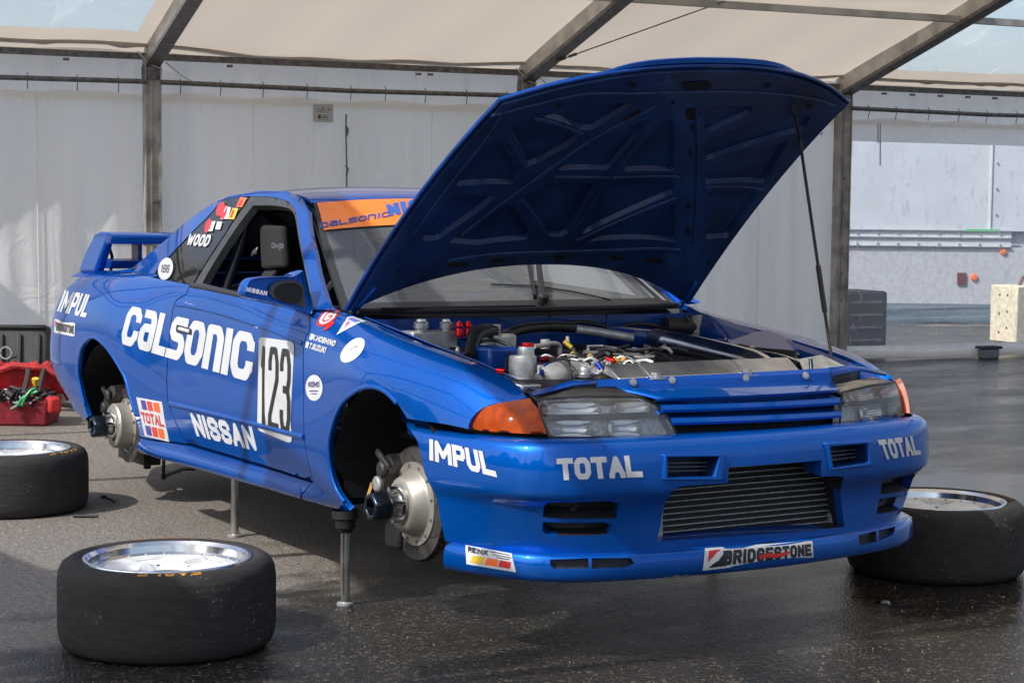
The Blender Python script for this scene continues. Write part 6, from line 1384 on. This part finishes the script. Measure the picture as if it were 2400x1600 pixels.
# ---- hubs, brakes
def hub(x, yn, zc, front, sgn):
    """yn: outer end of nut"""
    c = np.array([x, 0, zc]); ay = np.array([0, sgn, 0]); 
    def at(y): return np.array([x, sgn*y, zc])
    D = yn-.178; r = .180 if front else .165
    g_ = MB(); g_.lathe([(.105, -.016), (r, -.016), (r, .016), (.105, .016)], at(D), ay, 48, close=True); dsc = g_.build('brake_disc', DISC, P_, smooth=True, angle=30)
    if front:
        mb = MB()
        for k in range(8):
            t = 2*pi*k/8; pts = []
            for i in range(7): rr = .135+.042*i/6; tt = t+.35*i/6; pts.append(at(D+.0165)+rr*np.array([cos(tt), 0, sin(tt)]))
            mb.tube(pts, .0014, 4)
        mb.build('disc_groove', LINER, dsc)
        mb = MB()
        for k in range(40): t = 2*pi*k/40; mb.box(at(D)+ (r+.0005)*np.array([cos(t), 0, sin(t)]), (.004, .012, .012), ((-sin(t), 0, cos(t)), (0, 1, 0), (cos(t), 0, sin(t))))
        mb.build('disc_vane', LINER, dsc)
    rh = .134 if front else .118
    if front: pr_ = [(rh, .012), (rh, .021), (.108, .022), (.102, .030), (.088, .062), (.078, .070), (.060, .072), (.056, .070)]
    else: pr_ = [(rh, .010), (rh, .018), (.104, .019), (.100, .026), (.098, .075), (.092, .082), (.062, .083), (.058, .08)]
    g_ = MB(); g_.lathe(pr_, at(D), ay, 48); hat = g_.build('disc_hat', HAT, P_, smooth=True, angle=35)
    for k in range(12): t = 2*pi*(k+.4)/12; g_ = MB(); rr = rh-.012; g_.lathe([(.0055, 0), (.0055, .005), (0, .006)], at(D+.020)+rr*np.array([cos(t), 0, sin(t)]), ay, 8); g_.build('hat_bolt', DARKM, hat)
    h0 = D+(.07 if front else .082)
    g_ = MB(); g_.lathe([(.062, -.01), (.066, .0), (.066, .006), (.060, .010), (.042, .012), (.036, .02), (.034, .055), (.034, yn-h0-.055), (.0, yn-h0-.055)], at(h0), ay, 28); hb = g_.build('wheel_hub', STEEL, P_, smooth=True, angle=35)
    for k in range(5): t = 2*pi*(k+.2)/5; g_ = MB(); g_.tube([at(h0+.005)+.052*np.array([cos(t), 0, sin(t)]), at(h0+.042)+.052*np.array([cos(t), 0, sin(t)])], .009, 10); g_.build('drive_pin', CHROME, hb, smooth=True)
    g_ = MB(); vs = []; n = 6
    for (rr, yy) in ((.043, yn-.065), (.050, yn-.058), (.050, yn-.010), (.044, yn)):
        vs += [at(yy)+rr*np.array([cos(2*pi*k/6+.3), 0, sin(2*pi*k/6+.3)]) for k in range(6)]
    m12 = []
    for (rr, yy) in ((.030, yn), (.028, yn-.05)): m12 += [at(yy)+rr*np.array([cos(2*pi*k/6+.3), 0, sin(2*pi*k/6+.3)]) for k in range(6)]
    vs += m12; fs = [(k*6+i, k*6+(i+1) % 6, (k+1)*6+(i+1) % 6, (k+1)*6+i) for k in range(5) for i in range(6)]+[tuple(range(30, 36))]
    mk('wheel_nut', vs, fs, NUT, hb, bevel=.004, seg=2)
    # caliper
    sx = -1
    A0, A1 = (pi*.70, pi*1.12) if front else (pi*.62, pi*1.02)
    v = []; n = 10
    for i in range(n+1):
        t = A0+(A1-A0)*i/n; tp = .022*(abs(2*i/n-1)**3)
        for rr, yy in ((.118+tp, .03), (.125+tp, .068-tp), (.180, .070-tp), (.205-tp, .055), (.208-tp, -.04), (.19, -.05), (.118+tp, -.04)):
            v.append(at(D+yy)+rr*np.array([cos(t), 0, sin(t)]))
    k7 = 7; f = [(i*k7+k, i*k7+(k+1) % k7, (i+1)*k7+(k+1) % k7, (i+1)*k7+k) for i in range(n) for k in range(k7)]+[tuple(range(k7)), tuple(n*k7+k for k in range(k7))[::-1]]
    cal = mk('brake_caliper', v, f, CALI, P_, bevel=.008, seg=2)
    for tt in (.78, .90, 1.04) if front else (.70, .86):
        t = pi*tt; p = at(D+.066)+.158*np.array([cos(t), 0, sin(t)]); g_ = MB(); g_.lathe([(.026, 0), (.026, .010), (.020, .015), (0, .016)], p, ay, 18); g_.build('piston_boss', CALI if tt != .90 else CAST, cal, smooth=True, angle=35)
    g_ = MB(); g_.bar(at(D+.075)+.125*np.array([cos(pi*.66), 0, sin(pi*.66)]), at(D+.075)+.215*np.array([cos(pi*.74), 0, sin(pi*.74)]), .02, .014, ay); g_.build('caliper_bridge', CALI, cal, bevel=.003)
    if front:
        g_ = MB(); g_.box(at(D-.01)+np.array([-.125, 0, -.11]), (.10, .09, .10)); g_.build('steering_upright', BLK, P_, bevel=.01)
        decal('caliper_lettering', [[(a, b) for a, b in p] for p in word('8VOD', .2, .2)] if 0 else [[(0, .1), (.2, 0), (.9, .8), (.7, .95)], [(.3, 0), (.5, .05), (1, .6), (.9, .75)]], [(858,1168),(870,1168),(874,1126),(862,1126)], Plane(at(D+.085), (0, -1, 0)), mat('gold_print', (.6, .35, .1), .5), cal, off=.001, grid=.5) if sgn < 0 else None
    # suspension pieces
    g_ = MB(); g_.tube([at(D-.06)+np.array([0, 0, -.10]), np.array([x-.05, sgn*.35, .27])], .018, 8); g_.tube([at(D-.06)+np.array([0, 0, .05]), np.array([x, sgn*.45, .60])], .022, 8); g_.build('suspension_arm', LINER, P_)
    return dsc
import itertools
HF = dict(x=-.03, z=.255); HR = dict(x=-2.66, z=.262)
ynF = abs(rayb(866, 1188)[1]/rayb(866, 1188)[0]*(HF['x']-CB[0])+CB[1]); ynR = abs(rayb(214, 1000)[1]/rayb(214, 1000)[0]*(HR['x']-CB[0])+CB[1])
def z_at(px, py, x): return Xp(px, py, x)[2]
for x, yn, z, fr in ((HF['x'], ynF, z_at(866, 1188, HF['x']), True), (HR['x'], ynR, z_at(214, 1000, HR['x']), False)):
    for s in (-1, 1): hub(x, yn, z, fr, s)
print('hub', ynF, ynR)
mb = MB(); mb.box((-.15, -.62, .56), (.06, .05, .03)); mb.build('arch_bracket', CAST, P_)
mb = MB(); p = Yp(258, 893, -.62); mb.lathe([(.025, 0), (.025, .01), (.0, .012)], p, (0, -1, 0), 12); mb.build('arch_plug', WHITE, P_)
# rear under-suspension links and anti-roll bar
def Y(px, py, y): return Yp(px, py, y)
SUSP = mat('suspension_black', (.02, .02, .021), .5, .3)
mb = MB(); mb.tube([Y(384, 1070, -.55), Y(383, 1115, -.55)], .008, 8); mb.tube([Y(381, 1117, -.55), Y(430, 1098, -.35), Y(455, 1098, -.25)], .009, 8); mb.lathe([(0, .012), (.012, .008), (.013, -.008), (0, -.012)], Y(383, 1117, -.55), (0, 1, 0), 10); mb.build('anti_roll_link', SUSP, P_, smooth=True)
mb = MB(); a = Y(345, 1075, -.62); mb.box(a, (.14, .08, .045)); mb.box(a+[.0, 0, -.03], (.03, .03, .03)); mb.build('lower_arm_bracket', SUSP, P_, bevel=.006)
mb = MB(); a = Y(300, 1060, -.66); mb.box(a, (.10, .06, .05)); mb.build('lower_arm_bracket', SUSP, P_, bevel=.006)
# air jacks
w2b = lambda W: (np.array(W)-O)@M3
def jack(px, py, ztop, cap):
    g0 = np.array(gp(px, py)); a = w2b(g0+[0, 0, .012]); b_ = np.array([a[0], a[1], ztop])
    b_ = w2b(g0+[0, 0, ztop+LIFT]); mb = MB(); mb.tube([a, b_], .0155, 18); j = mb.build('air_jack', STEEL, P_, smooth=True)
    mb = MB(); mb.lathe([(0, .0), (.028, 0), (.028, .008), (.016, .012)], w2b(g0+[0, 0, .0005]), (0, 0, 1), 20); mb.build('jack_foot', ALUD, j, smooth=True, angle=30)
    if cap:
        mb = MB(); mb.lathe([(.018, -.045), (.026, -.04), (.030, -.03), (.034, -.028), (.036, .0), (.045, .004), (.045, .03)], b_, (0, 0, 1), 20); mb.build('jack_collar', BLK, j, smooth=True, angle=30)
    return j
jack(809, 1417, .212, True); jack(550, 1257, .24, False)
gL = gp(809, 1417); 
for X_, Y_ in ((gL[0], .70), (-1.66, .60)): 
    px = proj_ = None
    g0 = np.array([X_, Y_, 0]); mb = MB(); mb.tube([w2b(g0+[0, 0, .01]), w2b(g0+[0, 0, .32])], .0155, 14); j = mb.build('air_jack', STEEL, P_, smooth=True)
    mb = MB(); mb.lathe([(0, .0), (.028, 0), (.028, .008), (.016, .012)], w2b(g0+[0, 0, .0005]), (0, 0, 1), 20); mb.build('jack_foot', ALUD, j)

# ================================================================== loose wheels
def tyre_mat():
    m = mat('slick_rubber', (.017, .016, .016), .8, spec=.3); n = m.node_tree.nodes; l = m.node_tree.links; b = n['Principled BSDF']
    tc = n.new('ShaderNodeTexCoord'); v = n.new('ShaderNodeTexVoronoi'); v.inputs['Scale'].default_value = 85; v.inputs['Randomness'].default_value = 1; vm = n.new('ShaderNodeTexNoise'); vm.inputs['Scale'].default_value = 40; vmx = n.new('ShaderNodeMix'); vmx.data_type = 'RGBA'; vmx.inputs[0].default_value = .04; l.new(tc.outputs['Object'], vm.inputs[0]); l.new(tc.outputs['Object'], vmx.inputs[6]); l.new(vm.outputs['Color'], vmx.inputs[7]); l.new(vmx.outputs[2], v.inputs[0])
    bw = n.new('ShaderNodeRGBToBW'); l.new(v.outputs['Color'], bw.inputs[0])
    a = n.new('ShaderNodeMapRange'); a.inputs[1].default_value = .26; a.inputs[2].default_value = .16; l.new(v.outputs['Distance'], a.inputs[0])
    c = n.new('ShaderNodeMapRange'); c.inputs[1].default_value = .66; c.inputs[2].default_value = .70; l.new(bw.outputs[0], c.inputs[0])
    ns = n.new('ShaderNodeTexNoise'); ns.inputs['Scale'].default_value = 5; l.new(tc.outputs['Object'], ns.inputs[0])
    d = n.new('ShaderNodeMapRange'); d.inputs[1].default_value = .52; d.inputs[2].default_value = .62; l.new(ns.outputs[0], d.inputs[0])
    m1 = n.new('ShaderNodeMath'); m1.operation = 'MULTIPLY'; l.new(a.outputs[0], m1.inputs[0]); l.new(c.outputs[0], m1.inputs[1])
    m2 = n.new('ShaderNodeMath'); m2.operation = 'MULTIPLY'; l.new(m1.outputs[0], m2.inputs[0]); l.new(d.outputs[0], m2.inputs[1])
    n2 = n.new('ShaderNodeTexNoise'); n2.inputs['Scale'].default_value = 14; n2.inputs['Detail'].default_value = 6; mp = n.new('ShaderNodeMapping'); mp.inputs['Scale'].default_value = (1, 1, 6); l.new(tc.outputs['Object'], mp.inputs[0]); l.new(mp.outputs[0], n2.inputs[0])
    mx0 = n.new('ShaderNodeMix'); mx0.data_type = 'RGBA'; mx0.inputs[6].default_value = (.016, .0155, .0155, 1); mx0.inputs[7].default_value = (.052, .046, .042, 1); l.new(n2.outputs[0], mx0.inputs[0])
    mx = n.new('ShaderNodeMix'); mx.data_type = 'RGBA'; l.new(m2.outputs[0], mx.inputs[0]); l.new(mx0.outputs[2], mx.inputs[6]); mx.inputs[7].default_value = (.28, .26, .23, 1); l.new(mx.outputs[2], b.inputs['Base Color'])
    bm = n.new('ShaderNodeBump'); bm.inputs['Strength'].default_value = .45; bm.inputs['Distance'].default_value = .004; n3 = n.new('ShaderNodeTexNoise'); n3.inputs['Scale'].default_value = 60; n3.inputs['Detail'].default_value = 8; l.new(tc.outputs['Object'], n3.inputs[0]); ma = n.new('ShaderNodeMath'); ma.operation = 'ADD'; l.new(n2.outputs[0], ma.inputs[0]); l.new(n3.outputs[0], ma.inputs[1]); l.new(ma.outputs[0], bm.inputs['Height']); l.new(bm.outputs[0], b.inputs['Normal'])
    return m
TYM = tyre_mat(); RIMW = mat('white_wheel', (.72, .72, .70), .5, .0, .15, noise=.05)
TOR = mat('tyre_orange', (.50, .22, .03), .7, noise=.3, nscale=60)
R_, W_, RR = .3251, .2624, .2487
def wheel(loc, rot, label, text=True):
    w = empty('wheel_assembly', label, 'wheel', (loc[0], loc[1], 0), rot, 'slick race wheels lying around the car')
    m = MB(); m.lathe([(RR-.004, .018), (RR+.01, .004), (R_-.035, .0), (R_-.012, .012), (R_-.004, .03), (R_, .06), (R_+.0005, W_/2), (R_, W_-.06), (R_-.004, W_-.032), (R_-.014, W_-.012), (R_-.034, W_+.001), (RR+.028, W_+.003), (RR+.010, W_-.002), (RR-.002, W_-.010)], (0, 0, 0), (0, 0, 1), 96); t = m.build('tyre', TYM, w, smooth=True, angle=50)
    m = MB(); m.lathe([(RR-.004, W_-.012), (RR+.004, W_-.006), (RR+.002, W_), (RR-.006, W_+.001), (RR-.012, W_-.006), (RR-.016, W_-.010), (RR-.020, W_-.030), (RR-.034, W_-.036), (RR-.036, .03), (RR-.02, .02), (RR-.004, .02)], (0, 0, 0), (0, 0, 1), 96); r = m.build('rim', CHROME, w, smooth=True, angle=30)
    # centre disc with five spokes
    zf = W_-.034; n = 120; vs = []; fs = []
    rings = [.060, .085, .11, .14, .17, .195, .212]
    for rr in rings:
        for k in range(n):
            a = 2*pi*k/n; sp = .5+.5*cos(5*a); dz = -.030*(max(0, (.6-sp))**.7)*(1 if .10 < rr < .20 else .25)
            vs.append((rr*cos(a), rr*sin(a), zf-.02*(rr < .07)-.0+dz-(.012 if rr > .2 else 0)))
    for i in range(len(rings)-1): fs += [(i*n+k, i*n+(k+1) % n, (i+1)*n+(k+1) % n, (i+1)*n+k) for k in range(n)]
    mk('spoke_disc', vs, fs, RIMW, w, smooth=True)
    m = MB(); m.lathe([(.060, zf-.02), (.058, zf-.07), (.045, zf-.08), (.040, zf-.12)], (0, 0, 0), (0, 0, 1), 32); m.build('centre_bore', mat('bore_grey', (.4, .4, .42), .35, .5), w, smooth=True)
    m = MB(); m.lathe([(0.04, .10), (.22, .10)], (0, 0, 0), (0, 0, 1), 32); m.build('inner_shadow_plate', mat('wheel_shade_dark', (.06, .06, .06), .7), w)  # flat dark disc stands in for the shade inside the wheel
    for k in range(5): a = 2*pi*(k+.5)/5; m = MB(); m.lathe([(.008, 0), (.008, .012), (0, .014)], (.085*cos(a), .085*sin(a), zf-.02), (0, 0, 1), 8); m.build('drive_hole', DARKM, w)
    for k in range(24): a = 2*pi*k/24; m = MB(); m.lathe([(.004, 0), (.004, .004), (0, .005)], ((RR-.029)*cos(a), (RR-.029)*sin(a), W_-.035), (0, 0, 1), 6); m.build('rim_bolt', ALUD, r)
    m = MB(); m.tube([(RR-.035, 0, W_-.06), (RR-.03, .002, W_-.03)], .004, 6); m.build('valve', YELM, r)
    if text:
        for word_, a0 in (('EAGLE', -pi/2-.02), ('EAGLE', pi/2)):
            ps = word(word_, .30, .26, .35); V = []; Fc = []
            for p in ps: k = len(V); V += [Vector(q_) for q_ in p]; Fc.append(list(range(k, k+len(p))))
            rr = delaunay_2d_cdt(V, [], Fc, 0, 1e-5); v2 = [(v.x, v.y) for v in rr[0]]; tri = []
            C = np.array([np.mean([v2[i] for i in f], 0) for f in rr[2]]); kk = np.zeros(len(C), bool)
            for p in ps: kk |= inpoly(C, p)
            out = [];
            for x, y in v2: rad = RR+.034+.014*y; a = a0+(.5-x)*.62; out.append((rad*cos(a), rad*sin(a), W_+.0028+.0*y-(max(0, rad-(R_-.034))*.9)))
            mk('tyre_lettering', out, [tuple(f) for f, q_ in zip(rr[2], kk) if q_], TOR, w)
    return w
toc = atan2(CAM[1]+1.535, CAM[0]+.14)
def face(lx, ly): return atan2(CAM[1]-ly, CAM[0]-lx)+pi/2
wheel((-.1397, -1.5354), face(-.14, -1.535)+.04, 'slick race wheel lying nearest the camera, half in sunlight, left of the front air jack')
wheel((.172, 1.3385), face(.172, 1.338)+2.2, 'slick race wheel lying under the far corner of the front bumper at the right edge')
g3 = gp(28, 1190); 
w3 = wheel((g3[0]-.0, g3[1]), face(g3[0], g3[1])+.9, 'slick race wheel lying behind the nearest one, in front of the red tool bag')
print('w3', g3)

# ================================================================== tool bag, case and tools behind
REDC = mat('red_fabric', (.42, .018, .02), .75, noise=.25, nscale=12, bump=.6, bscale=25, dist=.02)
DRED = mat('dark_red_fabric', (.22, .012, .018), .8, noise=.25)
def flr(px, py): return np.array(gp(px, py))
c = flr(55, 1000); lx = -R0[:2]/np.linalg.norm(R0[:2]); ex = np.array([R0[0], R0[1], 0]); ex /= np.linalg.norm(ex); ey = np.array([F[0], F[1], 0]); ey /= np.linalg.norm(ey)
pxm = FPX/((c-CAM)@F)      # pixels per metre there
bag = empty('tool_bag', 'open red fabric tool bag full of hand tools on the ground by the tent wall', 'tool bag', tuple(c+ey*.18))
def L3(u, d, z): return ex*u+ey*d+np.array([0, 0, z])   # right, away, up relative to the bag
k = 1/pxm
wb = 85*k
mb = MB(); mb.hexa([L3(-.35, -.15, 0), L3(wb*.6, -.15, 0), L3(wb*.6, .15, 0), L3(-.35, .15, 0), L3(-.37, -.17, 62*k), L3(wb*.68, -.17, 62*k), L3(wb*.68, .17, 62*k), L3(-.37, .17, 62*k)]); mb.build('bag_body', DRED, bag, bevel=.015)
fl = [];
nU, nD = 22, 8
for i in range(nU+1):
    for j in range(nD+1):
        u = -.37+(wb*.95+.37)*i/nU; t = j/nD; z = (62+75*sin(t*pi*.85)*(1-.35*max(0, (u-0.05))/.4))*k+.016*sin(u*60+t*5)+.014*sin(u*25+t*11)+.012*sin(u*97-t*17); fl.append(L3(u, .16+.05*t*2-.10*sin(t*2.6), z))
mk('bag_flap', fl, [(i*(nD+1)+j, (i+1)*(nD+1)+j, (i+1)*(nD+1)+j+1, i*(nD+1)+j+1) for i in range(nU) for j in range(nD)], REDC, bag, smooth=True, solid=.006)
mb = MB(); mb.tube([L3(-.3, .12, 110*k), L3(-.12, .08, 135*k), L3(.05, .07, 130*k), L3(.2, .10, 100*k), L3(wb*.9, .05, 80*k)], .022, 8); mb.build('bag_handle', REDC, bag, smooth=True)
mb = MB(); mb.box(L3(wb*.75, -.12, 50*k), (.10, .08, .10)); mb.build('bag_pocket', REDC, bag, bevel=.02)
random.seed(11)
def tool(name, label, a, b_, r, m, m2=None, frac=.5, cat='tool'):
    o = empty(name, label, cat, tuple(np.array(bag.location)+a)); a0 = np.zeros(3); d = b_-a; mb = MB(); mb.tube([a0, d*frac], r, 8); mb.build('handle', m, o, smooth=True)
    mb = MB(); mb.tube([d*frac, d], r*.5, 8); mb.build('shaft', m2 or ALUD, o, smooth=True); return o
GRN = mat('green_handle', (.02, .35, .10), .4)
tool('screwdriver', 'yellow handled screwdriver poking up from the red tool bag', L3(12*k, -.02, 108*k), L3(10*k, .02, 60*k), .022, YELV)
pl = empty('pliers', 'green handled pliers lying across the front rim of the red tool bag', 'pliers', tuple(np.array(bag.location)+L3(0, -.18, 62*k)))
for du in (0, 1):
    mb = MB(); mb.tube(cat_r([L3((-12+du*10)*k, -.02, -12*k), L3((2+du*6)*k, -.02, (8+du*2)*k), L3((24)*k, 0, (18+du*10)*k), L3((34-du*6)*k, 0, (22+du*4)*k)], 4).tolist(), .008, 8); mb.build('handle', GRN, pl, smooth=True)
mb = MB(); mb.tube([L3(-12*k, -.02, -12*k), L3(-26*k, -.02, -20*k)], .012, 8); mb.build('jaw', DARKM, pl)
labs = ['steel spanner lying leftmost in the red tool bag', 'black handled hammer standing in the middle of the red tool bag', 'grey socket handle leaning beside the yellow screwdriver', 'dark ratchet lying on the rim left of the green pliers', 'pale handled tool at the left end of the red tool bag']
for i, (u, z, m) in enumerate(((-60, 70, ALUD), (-18, 85, BLK), (28, 80, DARKM), (-30, 68, DARKM), (-52, 82, mat('pale_handle', (.5, .45, .38), .6)))):
    tool('hand_tool', labs[i], L3(u*k, -.06, z*k), L3((u+random.uniform(-25, 25))*k, -.10, (z-25)*k), .018, m, frac=.6)
for i in range(10):
    u = random.uniform(-60, 35); z = random.uniform(58, 74); tool_o = None
mb = MB()
for i in range(80):
    u = random.uniform(-68, 44); z = random.uniform(48, 84); a = L3(u*k, random.uniform(-.20, .04), z*k); mb.tube([a, a+L3(random.uniform(-.07, .07), random.uniform(-.03, .03), random.uniform(-.02, .03))], random.uniform(.006, .020), 6)
tt = mb.build('tool_jumble', mat('tool_dark', (.03, .03, .032), .45, .4, noise=.6, nscale=20), bag)
for u0, u1 in ((-22, -5), (20, 30)):
    mb = MB(); mb.tube(cat_r([L3(u0*k, .19, 95*k), L3((u0+4)*k, .10, 128*k), L3((u1-4)*k, .02, 118*k), L3(u1*k, -.12, 78*k)], 5), .016, 6); mb.build('strap', mat('dark_strap', (.04, .035, .035), .8), bag, smooth=True); tt['kind'] = 'stuff'
# black stand beside the bag
sc = flr(135, 962); stnd = empty('axle_stand', 'small black metal stand just right of the red tool bag', 'stand', tuple(sc))
mb = MB(); mb.box(L3(-.05, 0, .14), (.07, .06, .22), (ex, ey, (0, 0, 1))); mb.bar(L3(-.05, 0, .20), L3(.14, 0, .245), .06, .035); mb.bar(L3(-.05, 0, .05), L3(.13, 0, .03), .06, .03); mb.bar(L3(.10, 0, .23), L3(.08, 0, .16), .03, .03); mb.build('frame', BLK, stnd, bevel=.006)
mb = MB(); mb.cyl(L3(-.04, -.03, 0), L3(-.04, -.03, .09), .015, 10); mb.build('leg', ALU, stnd)
# open black case
cc = flr(35, 935); k2 = (cc-CAM)@F/FPX
case = empty('hard_case', 'black plastic hard case with its ribbed lid standing open behind the red tool bag', 'case', tuple(cc+ey*.15))
HC = mat('case_black', (.035, .035, .036), .55, bump=.15, bscale=60)
h = 165*k2; w1 = 62*k2
mb = MB(); mb.hexa([L3(-.6, 0, .12), L3(w1*1.0, 0, .12), L3(w1*1.0, .10, .12), L3(-.6, .10, .12), L3(-.6, .10, h), L3(w1*.95, .10, h), L3(w1*.95, .2, h), L3(-.6, .2, h)]); mb.build('lid', HC, case, bevel=.03, seg=3)
for u in (-48, -5, 40):
    mb = MB(); mb.bar(L3(u*k2, -.01, .16), L3((u-4)*k2, .075, h-.05), .03, .02); mb.build('lid_rib', HC, case, bevel=.006)
mb = MB(); mb.bar(L3(-.5, .09, h+.0), L3(w1*.85, .09, h+.0), .03, .025); mb.build('lid_rim', HC, case, bevel=.006)
mb = MB(); mb.lathe([(.035, 0), (.045, .0), (.045, .006), (.035, .006)], L3(-35*k2, .0, .30), -ey, 20, close=True); mb.build('valve_ring', ALUD, case)
mb = MB(); mb.box(L3(-.2, -.15, .07), (.95, .35, .14), (ex, ey, (0, 0, 1))); mb.build('base', HC, case, bevel=.02)
# stick, pebble, crumbs
sk = flr(265, 1180); o = empty('cable_tie', 'bent black cable tie on the ground right of the left-hand wheel', 'cable tie', tuple(sk)); mb = MB(); kk = 5.9/FPX; mb.tube([L3(-28*kk, 0, .03), L3(-10*kk, 0, .02), L3(8*kk, 0, .006)], .006, 6); mb.build('stem', BLK, o); mb = MB(); mb.box(L3(-30*kk, 0, .03), (.025, .02, .015)); mb.build('head', BLK, o)
sk = flr(205, 1213); o = empty('rubber_strip', 'thin black rubber strip lying against the left-hand wheel', 'strip', tuple(sk)); mb = MB(); mb.tube([L3(-.06, 0, .008), L3(0, 0, .008), L3(.045, 0, .010)], .007, 6); mb.build('strip_body', BLK, o)
sk = flr(2075, 1414); o = empty('paper_scrap', 'crumpled pale paper scrap on the wet ground before the right-hand wheel', 'paper', tuple(sk))
pts = []; random.seed(5)
for i in range(26): a = random.uniform(0, 2*pi); r = random.uniform(0, 1); pts.append(Vector((.022*r*cos(a), .022*r*sin(a)*.6, random.uniform(0.001, .012))))
bm = bmesh.new(); [bm.verts.new(p) for p in pts]; bmesh.ops.convex_hull(bm, input=bm.verts); me = bpy.data.meshes.new('scrap'); bm.to_mesh(me); bm.free(); me.materials.append(mat('paper_grey', (.35, .34, .33), .8)); so2 = bpy.data.objects.new('scrap', me); COL.objects.link(so2); so2.parent = o
# small loose grit
random.seed(21); mb = MB()
for i in range(500):
    px, py = random.uniform(-50, 2450), random.uniform(1050, 1640); p = flr(px, py); r = random.uniform(.0012, .003)
    mb.add([p+np.array(v)*r for v in ((1, 0, 0), (-1, 0, 0), (0, 1, 0), (0, -1, 0), (0, 0, 1.2))], [(0, 2, 4), (2, 1, 4), (1, 3, 4), (3, 0, 4)])
gr = mb.build('grit', mat('grit_stone', (.3, .26, .2), .8)); gr['kind'] = 'stuff'; gr['label'] = 'loose pale grit scattered over the asphalt'; gr['category'] = 'grit'
